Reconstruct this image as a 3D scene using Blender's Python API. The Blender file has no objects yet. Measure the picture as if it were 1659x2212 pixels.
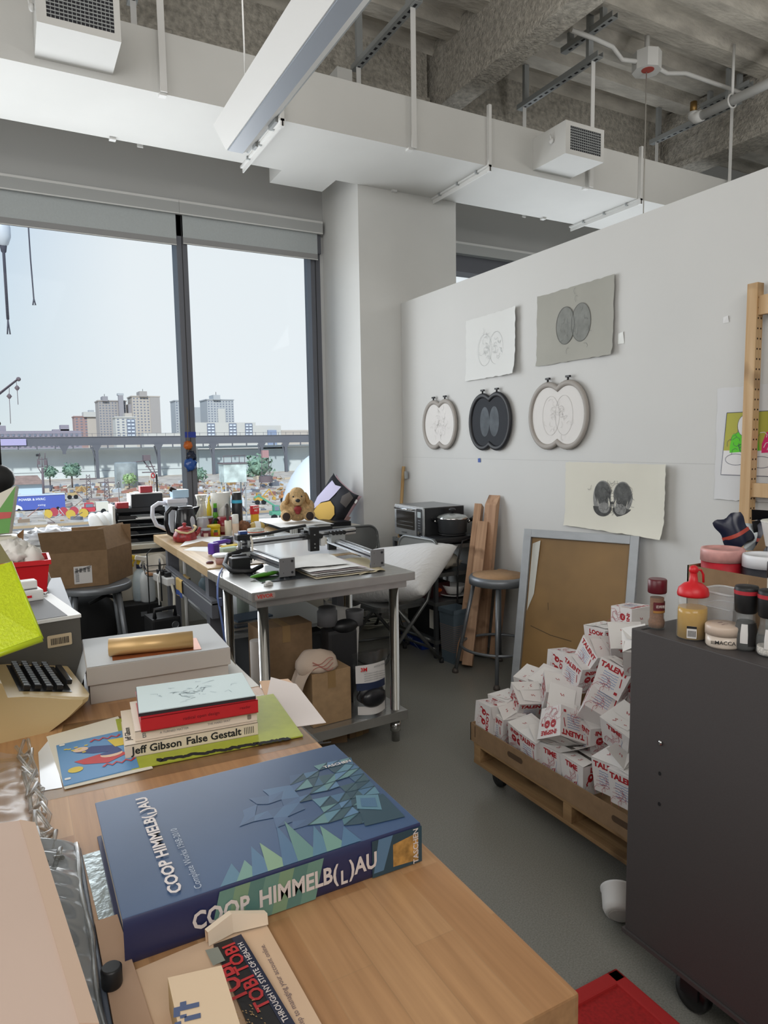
import bpy, bmesh, math, random
from mathutils import Matrix, Vector, Euler, noise as mnoise
rnd = random.Random(7)
C = bpy.context.scene.collection
PI = math.pi
def R(a): return math.radians(a)
# ------------------------------------------------------------------ materials
def lin(h):
    h = h.lstrip('#')
    v = [int(h[i:i+2], 16)/255 for i in (0, 2, 4)]
    return [(c/12.92 if c <= .04045 else ((c+.055)/1.055)**2.4) for c in v]
MATS = {}
def M(name, hx='888888', rough=.6, metal=0, alpha=1, nz=0, amt=.12, bump=0, bs=60, emit=0, spec=.5, sx=(1,1,1), trans=0, det=3):
    if name in MATS: return MATS[name]
    m = bpy.data.materials.new(name); MATS[name] = m
    m.use_nodes = True
    nt = m.node_tree; N = nt.nodes; L = nt.links
    b = N['Principled BSDF']; c = lin(hx)
    b.inputs['Base Color'].default_value = (*c, 1)
    b.inputs['Roughness'].default_value = rough
    b.inputs['Metallic'].default_value = metal
    b.inputs['Alpha'].default_value = alpha
    b.inputs['Specular IOR Level'].default_value = spec
    if trans: b.inputs['Transmission Weight'].default_value = trans
    if emit:
        b.inputs['Emission Color'].default_value = (*c, 1); b.inputs['Emission Strength'].default_value = emit
    tc = None
    if nz or bump:
        tc = N.new('ShaderNodeTexCoord'); mp = N.new('ShaderNodeMapping'); mp.inputs['Scale'].default_value = sx
        L.new(tc.outputs['Object'], mp.inputs['Vector'])
    if nz:
        t = N.new('ShaderNodeTexNoise'); t.inputs['Scale'].default_value = nz; t.inputs['Detail'].default_value = det
        L.new(mp.outputs[0], t.inputs['Vector'])
        r = N.new('ShaderNodeValToRGB')
        r.color_ramp.elements[0].position = .3; r.color_ramp.elements[1].position = .7
        r.color_ramp.elements[0].color = (*[max(0, x*(1-amt)) for x in c], 1)
        r.color_ramp.elements[1].color = (*[min(1, x*(1+amt)) for x in c], 1)
        L.new(t.outputs['Fac'], r.inputs[0]); L.new(r.outputs[0], b.inputs['Base Color'])
    if bump:
        t = N.new('ShaderNodeTexNoise'); t.inputs['Scale'].default_value = bs; t.inputs['Detail'].default_value = 4
        L.new(mp.outputs[0], t.inputs['Vector'])
        u = N.new('ShaderNodeBump'); u.inputs['Strength'].default_value = bump; u.inputs['Distance'].default_value = .02
        L.new(t.outputs['Fac'], u.inputs['Height']); L.new(u.outputs[0], b.inputs['Normal'])
    return m
def glass(name, hx='eef6f6', gl=.12, rough=.03):
    if name in MATS: return MATS[name]
    m = bpy.data.materials.new(name); MATS[name] = m; m.use_nodes = True
    nt = m.node_tree; N = nt.nodes; L = nt.links
    N.remove(N['Principled BSDF'])
    t = N.new('ShaderNodeBsdfTransparent'); t.inputs[0].default_value = (*lin(hx), 1)
    g = N.new('ShaderNodeBsdfGlossy'); g.inputs['Roughness'].default_value = rough
    fr = N.new('ShaderNodeLayerWeight'); fr.inputs[0].default_value = gl
    x = N.new('ShaderNodeMixShader')
    L.new(fr.outputs['Facing'], x.inputs[0]); L.new(t.outputs[0], x.inputs[1]); L.new(g.outputs[0], x.inputs[2])
    L.new(x.outputs[0], N['Material Output'].inputs[0])
    return m
def butcher(name, hx, dark, light, along='Y', bw=.34, bh=.042, rough=.42):
    if name in MATS: return MATS[name]
    m = bpy.data.materials.new(name); MATS[name] = m; m.use_nodes = True
    nt = m.node_tree; N = nt.nodes; L = nt.links; b = N['Principled BSDF']
    b.inputs['Roughness'].default_value = rough
    tc = N.new('ShaderNodeTexCoord'); mp = N.new('ShaderNodeMapping')
    L.new(tc.outputs['Object'], mp.inputs[0])
    if along == 'Y': mp.inputs['Rotation'].default_value = (0, 0, PI/2)
    br = N.new('ShaderNodeTexBrick'); br.inputs['Scale'].default_value = 1
    br.inputs['Brick Width'].default_value = bw; br.inputs['Row Height'].default_value = bh
    br.inputs['Mortar Size'].default_value = .0006; br.offset = .37; br.offset_frequency = 2
    br.inputs['Color1'].default_value = (*lin(dark), 1); br.inputs['Color2'].default_value = (*lin(light), 1)
    br.inputs['Mortar'].default_value = (*[x*.8 for x in lin(hx)], 1); br.inputs['Bias'].default_value = 0
    L.new(mp.outputs[0], br.inputs['Vector'])
    m2 = N.new('ShaderNodeMapping'); m2.inputs['Scale'].default_value = (3, 60, 60)
    L.new(mp.outputs[0], m2.inputs[0])
    n = N.new('ShaderNodeTexNoise'); n.inputs['Scale'].default_value = 1.5; n.inputs['Detail'].default_value = 4; L.new(m2.outputs[0], n.inputs['Vector'])
    r = N.new('ShaderNodeValToRGB'); r.color_ramp.elements[0].position = .25; r.color_ramp.elements[1].position = .75
    r.color_ramp.elements[0].color = (.78, .74, .7, 1); r.color_ramp.elements[1].color = (1.06, 1.05, 1.03, 1)
    L.new(n.outputs['Fac'], r.inputs[0])
    x = N.new('ShaderNodeMix'); x.data_type = 'RGBA'; x.blend_type = 'MULTIPLY'; x.inputs[0].default_value = 1
    L.new(br.outputs['Color'], x.inputs[6]); L.new(r.outputs[0], x.inputs[7]); L.new(x.outputs[2], b.inputs['Base Color'])
    return m
def timber(name, hx, dark, sc=(40, 40, 2.2), rough=.65, knots=0):
    """grain stretched along local Z"""
    if name in MATS: return MATS[name]
    m = bpy.data.materials.new(name); MATS[name] = m; m.use_nodes = True
    nt = m.node_tree; N = nt.nodes; L = nt.links; b = N['Principled BSDF']
    b.inputs['Roughness'].default_value = rough
    tc = N.new('ShaderNodeTexCoord'); mp = N.new('ShaderNodeMapping'); mp.inputs['Scale'].default_value = sc
    L.new(tc.outputs['Object'], mp.inputs[0])
    n = N.new('ShaderNodeTexNoise'); n.inputs['Scale'].default_value = 1; n.inputs['Detail'].default_value = 5; n.inputs['Distortion'].default_value = .6
    L.new(mp.outputs[0], n.inputs['Vector'])
    r = N.new('ShaderNodeValToRGB'); r.color_ramp.elements[0].position = .32; r.color_ramp.elements[1].position = .68
    r.color_ramp.elements[0].color = (*lin(dark), 1); r.color_ramp.elements[1].color = (*lin(hx), 1)
    L.new(n.outputs['Fac'], r.inputs[0]); out = r.outputs[0]
    if knots:
        v = N.new('ShaderNodeTexNoise'); v.inputs['Scale'].default_value = knots; v.inputs['Detail'].default_value = 2
        L.new(tc.outputs['Object'], v.inputs['Vector'])
        k = N.new('ShaderNodeValToRGB'); k.color_ramp.elements[0].position = .28; k.color_ramp.elements[1].position = .4
        k.color_ramp.elements[0].color = (.3, .25, .2, 1); k.color_ramp.elements[1].color = (1, 1, 1, 1)
        L.new(v.outputs['Fac'], k.inputs[0])
        x = N.new('ShaderNodeMix'); x.data_type = 'RGBA'; x.blend_type = 'MULTIPLY'; x.inputs[0].default_value = .8
        L.new(out, x.inputs[6]); L.new(k.outputs[0], x.inputs[7]); out = x.outputs[2]
    L.new(out, b.inputs['Base Color'])
    return m
# ------------------------------------------------------------------ mesh builder
def TM(loc=(0,0,0), rz=0, rx=0, ry=0, s=1):
    return Matrix.Translation(loc) @ Euler((rx, ry, rz), 'XYZ').to_matrix().to_4x4() @ Matrix.Scale(s, 4)
def frame(o, ux, uy):
    """matrix whose local x,y run along ux,uy at origin o"""
    ux = Vector(ux).normalized(); uy = Vector(uy); uy = (uy - ux*uy.dot(ux)).normalized(); uz = ux.cross(uy)
    m = Matrix((ux, uy, uz)).transposed().to_4x4(); m.translation = Vector(o); return m
TXT = {}
def text_data(s, bold=0):
    k = (s, bold)
    if k not in TXT:
        cu = bpy.data.curves.new('t', 'FONT'); cu.body = s; cu.size = 1; cu.offset = bold; cu.resolution_u = 2
        cu.align_x = 'CENTER'; cu.align_y = 'CENTER'
        ob = bpy.data.objects.new('t', cu); C.objects.link(ob)
        dg = bpy.context.evaluated_depsgraph_get(); dg.update()
        me = bpy.data.meshes.new_from_object(ob.evaluated_get(dg))
        TXT[k] = ([tuple(v.co) for v in me.vertices], [tuple(p.vertices) for p in me.polygons])
        bpy.data.objects.remove(ob); bpy.data.curves.remove(cu); bpy.data.meshes.remove(me)
    return TXT[k]
class MB:
    def __init__(s): s.v = []; s.f = []; s.fm = []; s.sm = []; s.mats = []
    def mi(s, m):
        if m not in s.mats: s.mats.append(m)
        return s.mats.index(m)
    def add(s, vs, fs, m, T=None, smooth=False):
        o = len(s.v)
        if T is not None: vs = [tuple(T @ Vector(v)) for v in vs]
        s.v += [tuple(v) for v in vs]; i = s.mi(m)
        for f in fs: s.f.append([o+k for k in f]); s.fm.append(i); s.sm.append(smooth)
        return s
    def box(s, c, d, m, T=None, b=0, rz=0, rx=0, ry=0):
        Q = TM(c, rz, rx, ry)
        if T is not None: Q = T @ Q
        x, y, z = d[0]/2, d[1]/2, d[2]/2
        if b:
            b = min(b, x*.95, y*.95, z*.95)
            bm = bmesh.new(); bmesh.ops.create_cube(bm, size=1)
            bmesh.ops.scale(bm, vec=d, verts=bm.verts)
            bmesh.ops.bevel(bm, geom=bm.edges[:], offset=b, segments=2, profile=.7, affect='EDGES')
            s.add([v.co[:] for v in bm.verts], [[v.index for v in f.verts] for f in bm.faces], m, Q); bm.free(); return s
        vs = [(-x,-y,-z),(x,-y,-z),(x,y,-z),(-x,y,-z),(-x,-y,z),(x,-y,z),(x,y,z),(-x,y,z)]
        return s.add(vs, [(3,2,1,0),(4,5,6,7),(0,1,5,4),(1,2,6,5),(2,3,7,6),(3,0,4,7)], m, Q)
    def bx(s, a, b, m, bev=0, T=None):
        return s.box([(a[i]+b[i])/2 for i in range(3)], [abs(b[i]-a[i]) for i in range(3)], m, T, bev)
    def lathe(s, prof, m, c=(0,0,0), n=24, T=None, sm=True, arc=2*PI, caps=True):
        vs, fs = [], []; full = arc > 6.28
        k = n if full else n+1
        for r, z in prof:
            for i in range(k):
                a = arc*i/n; vs.append((c[0]+r*math.cos(a), c[1]+r*math.sin(a), c[2]+z))
        for j in range(len(prof)-1):
            for i in range(n):
                i2 = (i+1) % k
                fs.append((j*k+i, j*k+i2, (j+1)*k+i2, (j+1)*k+i))
        s.add(vs, fs, m, T, sm)
        if caps and full:
            s.add(vs[:k], [tuple(reversed(range(k)))], m, T)
            s.add(vs[-k:], [tuple(range(k))], m, T)
        return s
    def cyl(s, a, b, r, m, n=12, r2=None, sm=True):
        return s.tube([a, b], r, m, n, r2=r2, sm=sm)
    def tube(s, pts, r, m, n=8, closed=False, r2=None, sm=True, T=None, flat=None):
        pts = [Vector(p) for p in pts]; vs, fs = [], []; K = len(pts)
        up = None
        for i, p in enumerate(pts):
            if closed: d = pts[(i+1) % K]-pts[i-1]
            else: d = pts[min(i+1, K-1)]-pts[max(i-1, 0)]
            if d.length < 1e-9: d = Vector((0,0,1))
            d.normalize()
            if up is None:
                up = Vector((0,0,1)) if abs(d.z) < .9 else Vector((1,0,0))
            x = d.cross(up)
            if x.length < 1e-4: x = d.orthogonal()
            x.normalize(); y = x.cross(d); up = y
            rr = r if r2 is None else r+(r2-r)*i/max(1, K-1)
            fl = 1 if flat is None else flat
            for k in range(n):
                a = 2*PI*k/n+ (PI/4 if n == 4 else 0); vs.append(p+x*rr*math.cos(a)+y*rr*fl*math.sin(a))
        for i in range(K if closed else K-1):
            j = (i+1) % K
            for k in range(n):
                k2 = (k+1) % n; fs.append((i*n+k, i*n+k2, j*n+k2, j*n+k))
        s.add(vs, fs, m, T, sm and n > 4)
        if not closed:
            s.add(vs[:n], [tuple(range(n))][::1], m, T); s.add(vs[-n:], [tuple(reversed(range(n)))], m, T)
        return s
    def prism(s, poly, z0, z1, m, T=None, side=None):
        n = len(poly)
        vs = [(x, y, z0) for x, y in poly]+[(x, y, z1) for x, y in poly]
        s.add(vs, [tuple(reversed(range(n))), tuple(range(n, 2*n))], m, T)
        return s.add(vs, [(i, (i+1) % n, n+(i+1) % n, n+i) for i in range(n)], side or m, T)
    def grid(s, f, nu, nv, m, T=None, sm=True, wu=False):
        vs = [f(i/nu, j/nv) for j in range(nv+1) for i in range(nu+1)]
        fs = [(j*(nu+1)+i, j*(nu+1)+i+1, (j+1)*(nu+1)+i+1, (j+1)*(nu+1)+i) for j in range(nv) for i in range(nu)]
        return s.add(vs, fs, m, T, sm)
    def ell(s, c, r, m, T=None, n=16, rot=None):
        vs, fs = [], []; nv = n//2
        for j in range(nv+1):
            t = PI*j/nv
            for i in range(n):
                a = 2*PI*i/n; vs.append((r[0]*math.sin(t)*math.cos(a), r[1]*math.sin(t)*math.sin(a), r[2]*math.cos(t)))
        for j in range(nv):
            for i in range(n):
                fs.append((j*n+i, (j+1)*n+i, (j+1)*n+(i+1) % n, j*n+(i+1) % n))
        Q = TM(c) @ (Euler(rot).to_matrix().to_4x4() if rot else Matrix())
        if T is not None: Q = T @ Q
        return s.add(vs, fs, m, Q, True)
    def text(s, t, T, size, m, bold=0, lift=.0005, sx=1):
        vs, fs = text_data(t, bold)
        return s.add([(x*size*sx, y*size, lift) for x, y, z in vs], fs, m, T)
    def run(s, items, T, m, bold=0, lift=.0005, sx=1, gap=.06, fit=0):
        """words set one after another on a line: (string, size, drop)"""
        ws = []; ex = [it[3] if len(it) > 3 else 0 for it in items]; items = [it[:3] for it in items]
        for t, z, dy in items:
            xs = [v[0] for v in text_data(t, bold)[0]]; ws.append((max(xs)-min(xs))*z*sx)
        g = gap*items[0][1]
        if fit: k = (fit-g*(len(ws)-1)-sum(ex))/sum(ws); sx *= k; ws = [v*k for v in ws]
        x = -(sum(ws)+g*(len(ws)-1)+sum(ex))/2
        for (t, z, dy), w_, e_ in zip(items, ws, ex):
            x += e_; s.text(t, T @ TM((x+w_/2, dy, 0)), z, m, bold, lift, sx); x += w_+g
        return s
    def strip(s, pts, w, m, T=None, lift=.0005):
        """thin drawn line in the local xy plane"""
        vs, fs = [], []
        P2 = [Vector(p) for p in pts]
        for i, p in enumerate(P2):
            d = P2[min(i+1, len(P2)-1)]-P2[max(i-1, 0)]
            if d.length == 0: d = Vector((1, 0))
            d.normalize(); q = Vector((-d.y, d.x))*w/2
            vs += [(p.x+q.x, p.y+q.y, lift), (p.x-q.x, p.y-q.y, lift)]
        fs = [(2*i, 2*i+1, 2*i+3, 2*i+2) for i in range(len(P2)-1)]
        return s.add(vs, fs, m, T)
    def poly(s, pts, m, T=None, lift=.0004):
        return s.add([(x, y, lift) for x, y in pts], [tuple(range(len(pts)))], m, T)
    def build(s, name, parent=None, bev=0):
        me = bpy.data.meshes.new(name); me.from_pydata(s.v, [], s.f)
        for m in s.mats: me.materials.append(m)
        me.polygons.foreach_set('material_index', s.fm); me.polygons.foreach_set('use_smooth', s.sm)
        me.update()
        bm = bmesh.new(); bm.from_mesh(me); bmesh.ops.remove_doubles(bm, verts=bm.verts, dist=1e-6)
        bmesh.ops.recalc_face_normals(bm, faces=bm.faces); bm.to_mesh(me); bm.free()
        o = bpy.data.objects.new(name, me); C.objects.link(o)
        if parent is not None: o.parent = parent
        return o
def oval(rx, ry, n=28, c=(0, 0), a0=0, a1=2*PI):
    full = a1-a0 > 6.28
    return [(c[0]+rx*math.cos(a0+(a1-a0)*i/(n if full else n-1)), c[1]+ry*math.sin(a0+(a1-a0)*i/(n if full else n-1))) for i in range(n)]
def rrect(w, d, r, n=5, c=(0, 0)):
    out = []
    for sx, sy, a in ((1,1,0),(-1,1,90),(-1,-1,180),(1,-1,270)):
        for i in range(n+1):
            t = R(a+90*i/n); out.append((c[0]+sx*(w/2-r)+r*math.cos(t), c[1]+sy*(d/2-r)+r*math.sin(t)))
    return out
def tag(o, label, cat, group=None, kind=None):
    o['label'] = label; o['category'] = cat
    if group: o['group'] = group
    if kind: o['kind'] = kind
    return o
def thing(name, label, cat, loc=(0,0,0), rz=0, group=None, rx=0, ry=0):
    o = bpy.data.objects.new(name, None); C.objects.link(o); o.empty_display_size = .1
    o.location = loc; o.rotation_euler = (rx, ry, rz)
    return tag(o, label, cat, group)
def solo(mb, name, label, cat, loc=(0,0,0), rz=0, group=None, rx=0, ry=0, kind=None):
    o = mb.build(name); o.location = loc; o.rotation_euler = (rx, ry, rz)
    return tag(o, label, cat, group, kind)
def struct(mb, name, label=None, cat=None, parent=None):
    o = mb.build(name, parent)
    if parent is None:
        o['kind'] = 'structure'; o['label'] = label or name.replace('_', ' '); o['category'] = cat or name.split('_')[0]
    return o
def part(parent, name, mb, label=None):
    o = mb.build(name, parent)
    if label: o['label'] = label
    return o
def dup(root, loc, rz=0, label=None, rx=0, ry=0, scale=None):
    r = root.copy(); C.objects.link(r); r.location = loc; r.rotation_euler = (rx, ry, rz)
    if scale: r.scale = scale
    if label: r['label'] = label
    for ch in list(root.children):
        c = ch.copy(); C.objects.link(c); c.parent = r
        for g in list(ch.children):
            d = g.copy(); C.objects.link(d); d.parent = c
    return r
def BX(a, b, m, bev=0): return MB().bx(a, b, m, bev)
# ------------------------------------------------------------------ common materials
white = M('white_paint', 'd9d9d6', .6, nz=3, amt=.02)
white2 = M('white_metal', 'e2e2e0', .45)
wallm = M('partition_paint', 'd2d2d0', .7, nz=1.2, amt=.025)
headm = M('window_wall_paint', 'c9cac9', .7)
fire = M('sprayed_fireproofing', 'b9b4aa', .95, nz=25, amt=.3, bump=1.0, bs=55)
deckm = M('painted_deck', 'c4bfb5', .85, nz=9, amt=.22, bump=.5, bs=40, sx=(.4, 1, 1))
galv = M('galvanized', 'a9adae', .5, .25)
alu = M('aluminium', 'a4a8ac', .5, .6, nz=20, amt=.06, sx=(1, .1, 1))
steel = M('stainless', 'b9b8b5', .3, .75, nz=6, amt=.12, sx=(1, 8, 1))
chrome = M('chrome', 'cccccc', .12, 1)
blackm = M('black_plastic', '17181b', .45)
dkm = M('dark_grey', '2c2d30', .6)
mull = M('mullion_grey', '686a71', .5, .2)
card = M('cardboard', 'a98b68', .85, nz=30, amt=.1)
card2 = M('cardboard_dark', '8a6f52', .85, nz=30, amt=.1)
paper = M('paper_white', 'eeeeec', .8)
cream = M('paper_cream', 'e3ddcf', .85)
greym = M('grey_metal', '7b7f84', .4, .5)
redm = M('red_plastic', 'd21f28', .4)
clearp = M('clear_plastic', 'dfe3e6', .15, alpha=.28)

# ================================================================== camera
sc = bpy.context.scene
cd = bpy.data.cameras.new('camera'); cam = bpy.data.objects.new('camera', cd); C.objects.link(cam)
yaw, pitch, roll = R(28.451), R(5.836), R(-.902)
fw = Vector((math.sin(yaw)*math.cos(pitch), math.cos(yaw)*math.cos(pitch), -math.sin(pitch)))
r0 = Vector((math.cos(yaw), -math.sin(yaw), 0)); u0 = r0.cross(fw)
rr = r0*math.cos(roll)+u0*math.sin(roll); uu = -r0*math.sin(roll)+u0*math.cos(roll)
mw = Matrix((rr, uu, -fw)).transposed().to_4x4(); mw.translation = (0, 0, 1.45)
cam.matrix_world = mw
cd.sensor_fit = 'VERTICAL'; cd.sensor_height = 24; cd.lens = 24*1471.67/2212
cd.clip_start = .02; cd.clip_end = 3000
sc.camera = cam
sc.view_settings.view_transform = 'Standard'; sc.view_settings.look = 'None'
cy = sc.cycles; cy.max_bounces = 6; cy.diffuse_bounces = 3; cy.glossy_bounces = 3; cy.transmission_bounces = 4; cy.transparent_max_bounces = 10; cy.caustics_reflective = False; cy.caustics_refractive = False; cy.sample_clamp_indirect = 6
sc.view_settings.exposure = 0; sc.view_settings.gamma = 1
# ================================================================== world: hazy bright sky
w = bpy.data.worlds.new('sky'); sc.world = w; w.use_nodes = True
N = w.node_tree.nodes; L = w.node_tree.links; bg = N['Background']
tc = N.new('ShaderNodeTexCoord'); sep = N.new('ShaderNodeSeparateXYZ'); L.new(tc.outputs['Generated'], sep.inputs[0])
rz = N.new('ShaderNodeValToRGB'); L.new(sep.outputs['Z'], rz.inputs[0])
e = rz.color_ramp.elements
e[0].position = 0; e[0].color = (*lin('eef2f0'), 1); e[1].position = .42; e[1].color = (*lin('a6c8ee'), 1)
k = e.new(.14); k.color = (*lin('d8e6ef'), 1)
dt = N.new('ShaderNodeVectorMath'); dt.operation = 'DOT_PRODUCT'; L.new(tc.outputs['Generated'], dt.inputs[0])
dt.inputs[1].default_value = Vector((.45, .87, .2)).normalized()
rg = N.new('ShaderNodeValToRGB'); L.new(dt.outputs['Value'], rg.inputs[0])
rg.color_ramp.elements[0].position = .86; rg.color_ramp.elements[0].color = (0,0,0,1)
rg.color_ramp.elements[1].position = .95; rg.color_ramp.elements[1].color = (1,1,1,1)
mx = N.new('ShaderNodeMix'); mx.data_type = 'RGBA'; L.new(rg.outputs[0], mx.inputs[0]); L.new(rz.outputs[0], mx.inputs[6])
mx.inputs[7].default_value = (.99, .995, 1, 1)
L.new(mx.outputs[2], bg.inputs[0]); bg.inputs[1].default_value = 1.0
# ================================================================== lamps
def area(name, loc, d, sx, sy, power, col=(1,1,1), spread=180):
    l = bpy.data.lights.new(name, 'AREA'); l.shape = 'RECTANGLE'; l.size = sx; l.size_y = sy; l.energy = power; l.color = col
    l.spread = R(spread)
    o = bpy.data.objects.new(name, l); C.objects.link(o); o.location = loc
    o.rotation_euler = Vector(d).to_track_quat('-Z', 'Y').to_euler(); return o
area('window_daylight', (-.15, 5.45, 1.95), (0, -1, 0), 3.9, 2.0, 95, (.95, .98, 1))
area('far_window_daylight', (5.4, 5.5, 1.95), (0, -1, 0), 3.6, 2.0, 60, (.93, .97, 1))
area('room_fill_behind', (-.6, -2.2, 3.6), (.35, .8, -.75), 3.0, 2.0, 82, (1, .97, .93))  # unseen fill lamp added behind the camera
area('room_fill_left', (-2.2, 1.2, 2.4), (1, .25, -.05), 2.6, 2.0, 42, (1, .99, .98))  # added fill from the left, not a fixture of the room
area('ceiling_fill_up', (1.1, 1.2, 3.2), (0, 0, 1), .15, 3.6, 20, (1, .98, .95))  # lamp added to brighten the deck; the strip light itself is off
area('next_room_fill_up', (4.6, 1.0, 3.2), (0, 0, 1), .3, 4.5, 30, (1, .98, .95))  # second added lamp, lifts the ceiling past the partition
area('next_room_fill', (5.5, -1.0, 3.4), (.1, .6, -1), 2, 2, 40, (1, .98, .95))  # unseen fill lamp added beyond the partition
sl = bpy.data.lights.new('sun', 'SUN'); sl.energy = 3.6; sl.angle = R(3); sl.color = (1, .96, .9)
so = bpy.data.objects.new('sun', sl); C.objects.link(so); so.rotation_euler = Vector((.3, .7, -.62)).to_track_quat('-Z', 'Y').to_euler()
# ================================================================== room shell
YW = 5.63
floorm = M('polished_concrete', '85847d', .3, nz=220, amt=.22, spec=.35)
nt = floorm.node_tree
struct(BX((-3, -4, -.2), (9, 5.9, 0), floorm), 'floor', 'grey speckled polished concrete floor')
m = MB()
m.bx((-3, YW, 3.335), (2.485, 5.95, 4.9), headm); m.bx((-3, YW, 0), (2.485, 5.95, .72), headm)
m.bx((2.455, YW, .72), (2.485, 5.95, 3.335), headm); m.bx((-3, YW, .72), (-2.4, 5.95, 3.335), headm)
m.bx((3.405, YW, 3.335), (9, 5.95, 4.9), headm); m.bx((3.405, YW, 0), (9, 5.95, .8), headm); m.bx((7.6, YW, .8), (9, 5.95, 3.335), headm)
m.bx((2.485, 5.62, 0), (3.405, 5.95, 4.9), headm)
struct(m, 'wall_window', 'pale grey wall above and below the big window')
struct(BX((-3.15, -4, 0), (-3, 5.95, 4.9), white), 'wall_left')
struct(BX((-3.15, -4.15, 0), (9.15, -4, 4.9), white), 'wall_back')
struct(BX((9, -4, 0), (9.15, 5.95, 4.9), white), 'wall_right')
struct(BX((2.485, 4.933, 0), (3.405, 5.62, 3.8), white).bx((2.335, 4.94, 3.79), (2.46, 5.1, 4.28), white), 'column', 'square white column between the windows')
m = MB(); m.bx((2.86, -2.2, 0), (2.98, 4.931, 2.574), wallm)
m.bx((2.8595, -2.2, 1.3245), (2.861, 4.931, 1.3265), M('seam', 'bcbcbb', .8))
struct(m, 'wall_partition', 'white free-standing partition wall hung with drawings')
# ceiling deck: trapezoid ribs along x
m = MB(); prof = []
y = -4.0
while y < 5.7:
    prof += [(y, 4.72), (y+.16, 4.72), (y+.2, 4.82), (y+.36, 4.82), (y+.4, 4.72)]; y += .4
prof = [p for i, p in enumerate(prof) if i == 0 or p != prof[i-1]]
vs = []; fs = []
for i, (py, pz) in enumerate(prof): vs += [(-3, py, pz), (9, py, pz)]
for i in range(len(prof)-1): fs.append((2*i, 2*i+1, 2*i+3, 2*i+2))
m.add(vs, fs, deckm); m.bx((-3, -4, 4.84), (9, 5.95, 4.95), deckm)
struct(m, 'ceiling', 'grey painted ribbed metal deck ceiling')
def ibeam(m, a, b, wid, h, ax):
    # wide flange seen from below with thick sprayed coat
    if ax == 'Y':
        x, z = a[0], a[2]; m.bx((x, a[1], z), (x+wid, b[1], z+.07), fire, .015); m.bx((x+.03, a[1], z+.06), (x+wid-.03, b[1], z+h), fire)
    else:
        y, z = a[1], a[2]; m.bx((a[0], y, z), (b[0], y+wid, z+.07), fire, .015); m.bx((a[0], y+.05, z+.06), (b[0], y+wid-.05, z+h), fire)
m = MB(); ibeam(m, (3.325, -4, 4.25), (3.325, 5.6, 4.25), .21, .56, 'Y'); struct(m, 'ceiling_beam', 'sprayed beam running to the window above the column', 'beam')
m = MB(); ibeam(m, (6.2, -4, 4.2), (6.2, 5.6, 4.2), .3, .6, 'Y'); struct(m, 'ceiling_beam.001', 'far sprayed beam at the right behind the pipe', 'beam')
m = MB(); ibeam(m, (-.3, -4, 4.35), (-.3, 5.6, 4.35), .25, .5, 'Y'); struct(m, 'ceiling_beam.002', 'sprayed beam over the left of the room', 'beam')
m = MB(); ibeam(m, (-3, 5.15, 4.28), (3.3, 5.15, 4.28), .3, .52, 'X'); ibeam(m, (3.55, 5.15, 4.28), (6.2, 5.15, 4.28), .3, .52, 'X')
struct(m, 'ceiling_beam.003', 'sprayed perimeter beam along the window wall behind the duct', 'beam')
# ------------------------------------------------ windows
glz = glass('window_glass', 'f4f8fa', .06)
def win(x0, x1, xm, name, label):
    o = bpy.data.objects.new(name, None); C.objects.link(o); o['kind'] = 'structure'; o['label'] = label; o['category'] = 'window'
    f = MB(); ly, hy = 5.6, 5.78
    f.bx((x0, ly, .79), (x0+.09, hy, 3.33), mull); f.bx((x1-.088, ly+.03, .79), (x1, hy, 3.33), mull)
    f.bx((x1-.047, ly+.026, .84), (x1-.042, ly+.031, 3.33), dkm)
    f.bx((x0, ly+.02, .72), (x1, hy, .79), mull); f.bx((x0, ly, 3.08), (x1, hy, 3.33), mull)
    part(o, 'frame', f)
    mm = MB(); mm.bx((xm-.042, ly, .79), (xm+.042, hy, 3.33), mull, .004); mm.bx((xm-.003, ly-.002, .84), (xm+.003, ly, 3.33), dkm)
    part(o, 'mullion', mm)
    part(o, 'sill', BX((x0, 5.42, .70), (x1, 5.66, .72), white2))
    for a, b in ((x0+.09, xm-.042), (xm+.042, x1-.088)): part(o, 'pane', BX((a, 5.72, .79), (b, 5.728, 3.1), glz))
win(-2.4, 2.455, 1.27, 'window_1', 'big two-pane window over the yard')
win(3.405, 7.6, 5.4, 'window_2', 'second window glimpsed above the partition')
shade = M('shade_fabric', 'b9bfc0', .85, nz=80, amt=.03)
shade2 = M('shade_hem', '9a9a9a', .85)
for nm, lb, a, b, z in (('roller_blind', 'grey roller shade over the left window pane', -2.4, 1.226, 3.003), ('roller_blind.001', 'grey roller shade over the right window pane', 1.278, 2.416, 3.02)):
    t = thing(nm, lb, 'blind')
    part(t, 'shade', BX((a, 5.585, z+.05), (b, 5.589, 3.27), shade))
    h = MB(); h.bx((a, 5.583, z), (b, 5.591, z+.05), shade2); h.bx((a, 5.58, z), (b, 5.594, z+.006), white2); part(t, 'hem_bar', h)
    a2, b2 = (a, 1.25) if a < 0 else (1.2515, 2.455)
    c = MB(); c.bx((a2, 5.55, 3.238), (b2, 5.625, 3.32), M('cassette', 'b4b6b5', .6)); c.bx((a2, 5.548, 3.318), (b2, 5.628, 3.335), white2); c.bx((a2, 5.548, 3.232), (b2, 5.56, 3.24), white2)
    part(t, 'cassette', c)
m = MB(); m.bx((3.41, 5.53, 3.232), (7.6, 5.625, 3.33), M('cassette')); m.bx((3.41, 5.528, 3.318), (7.6, 5.628, 3.338), white2)
solo(m, 'blind_cassette', 'blind cassette seen above the partition beside the column', 'blind')
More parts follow.
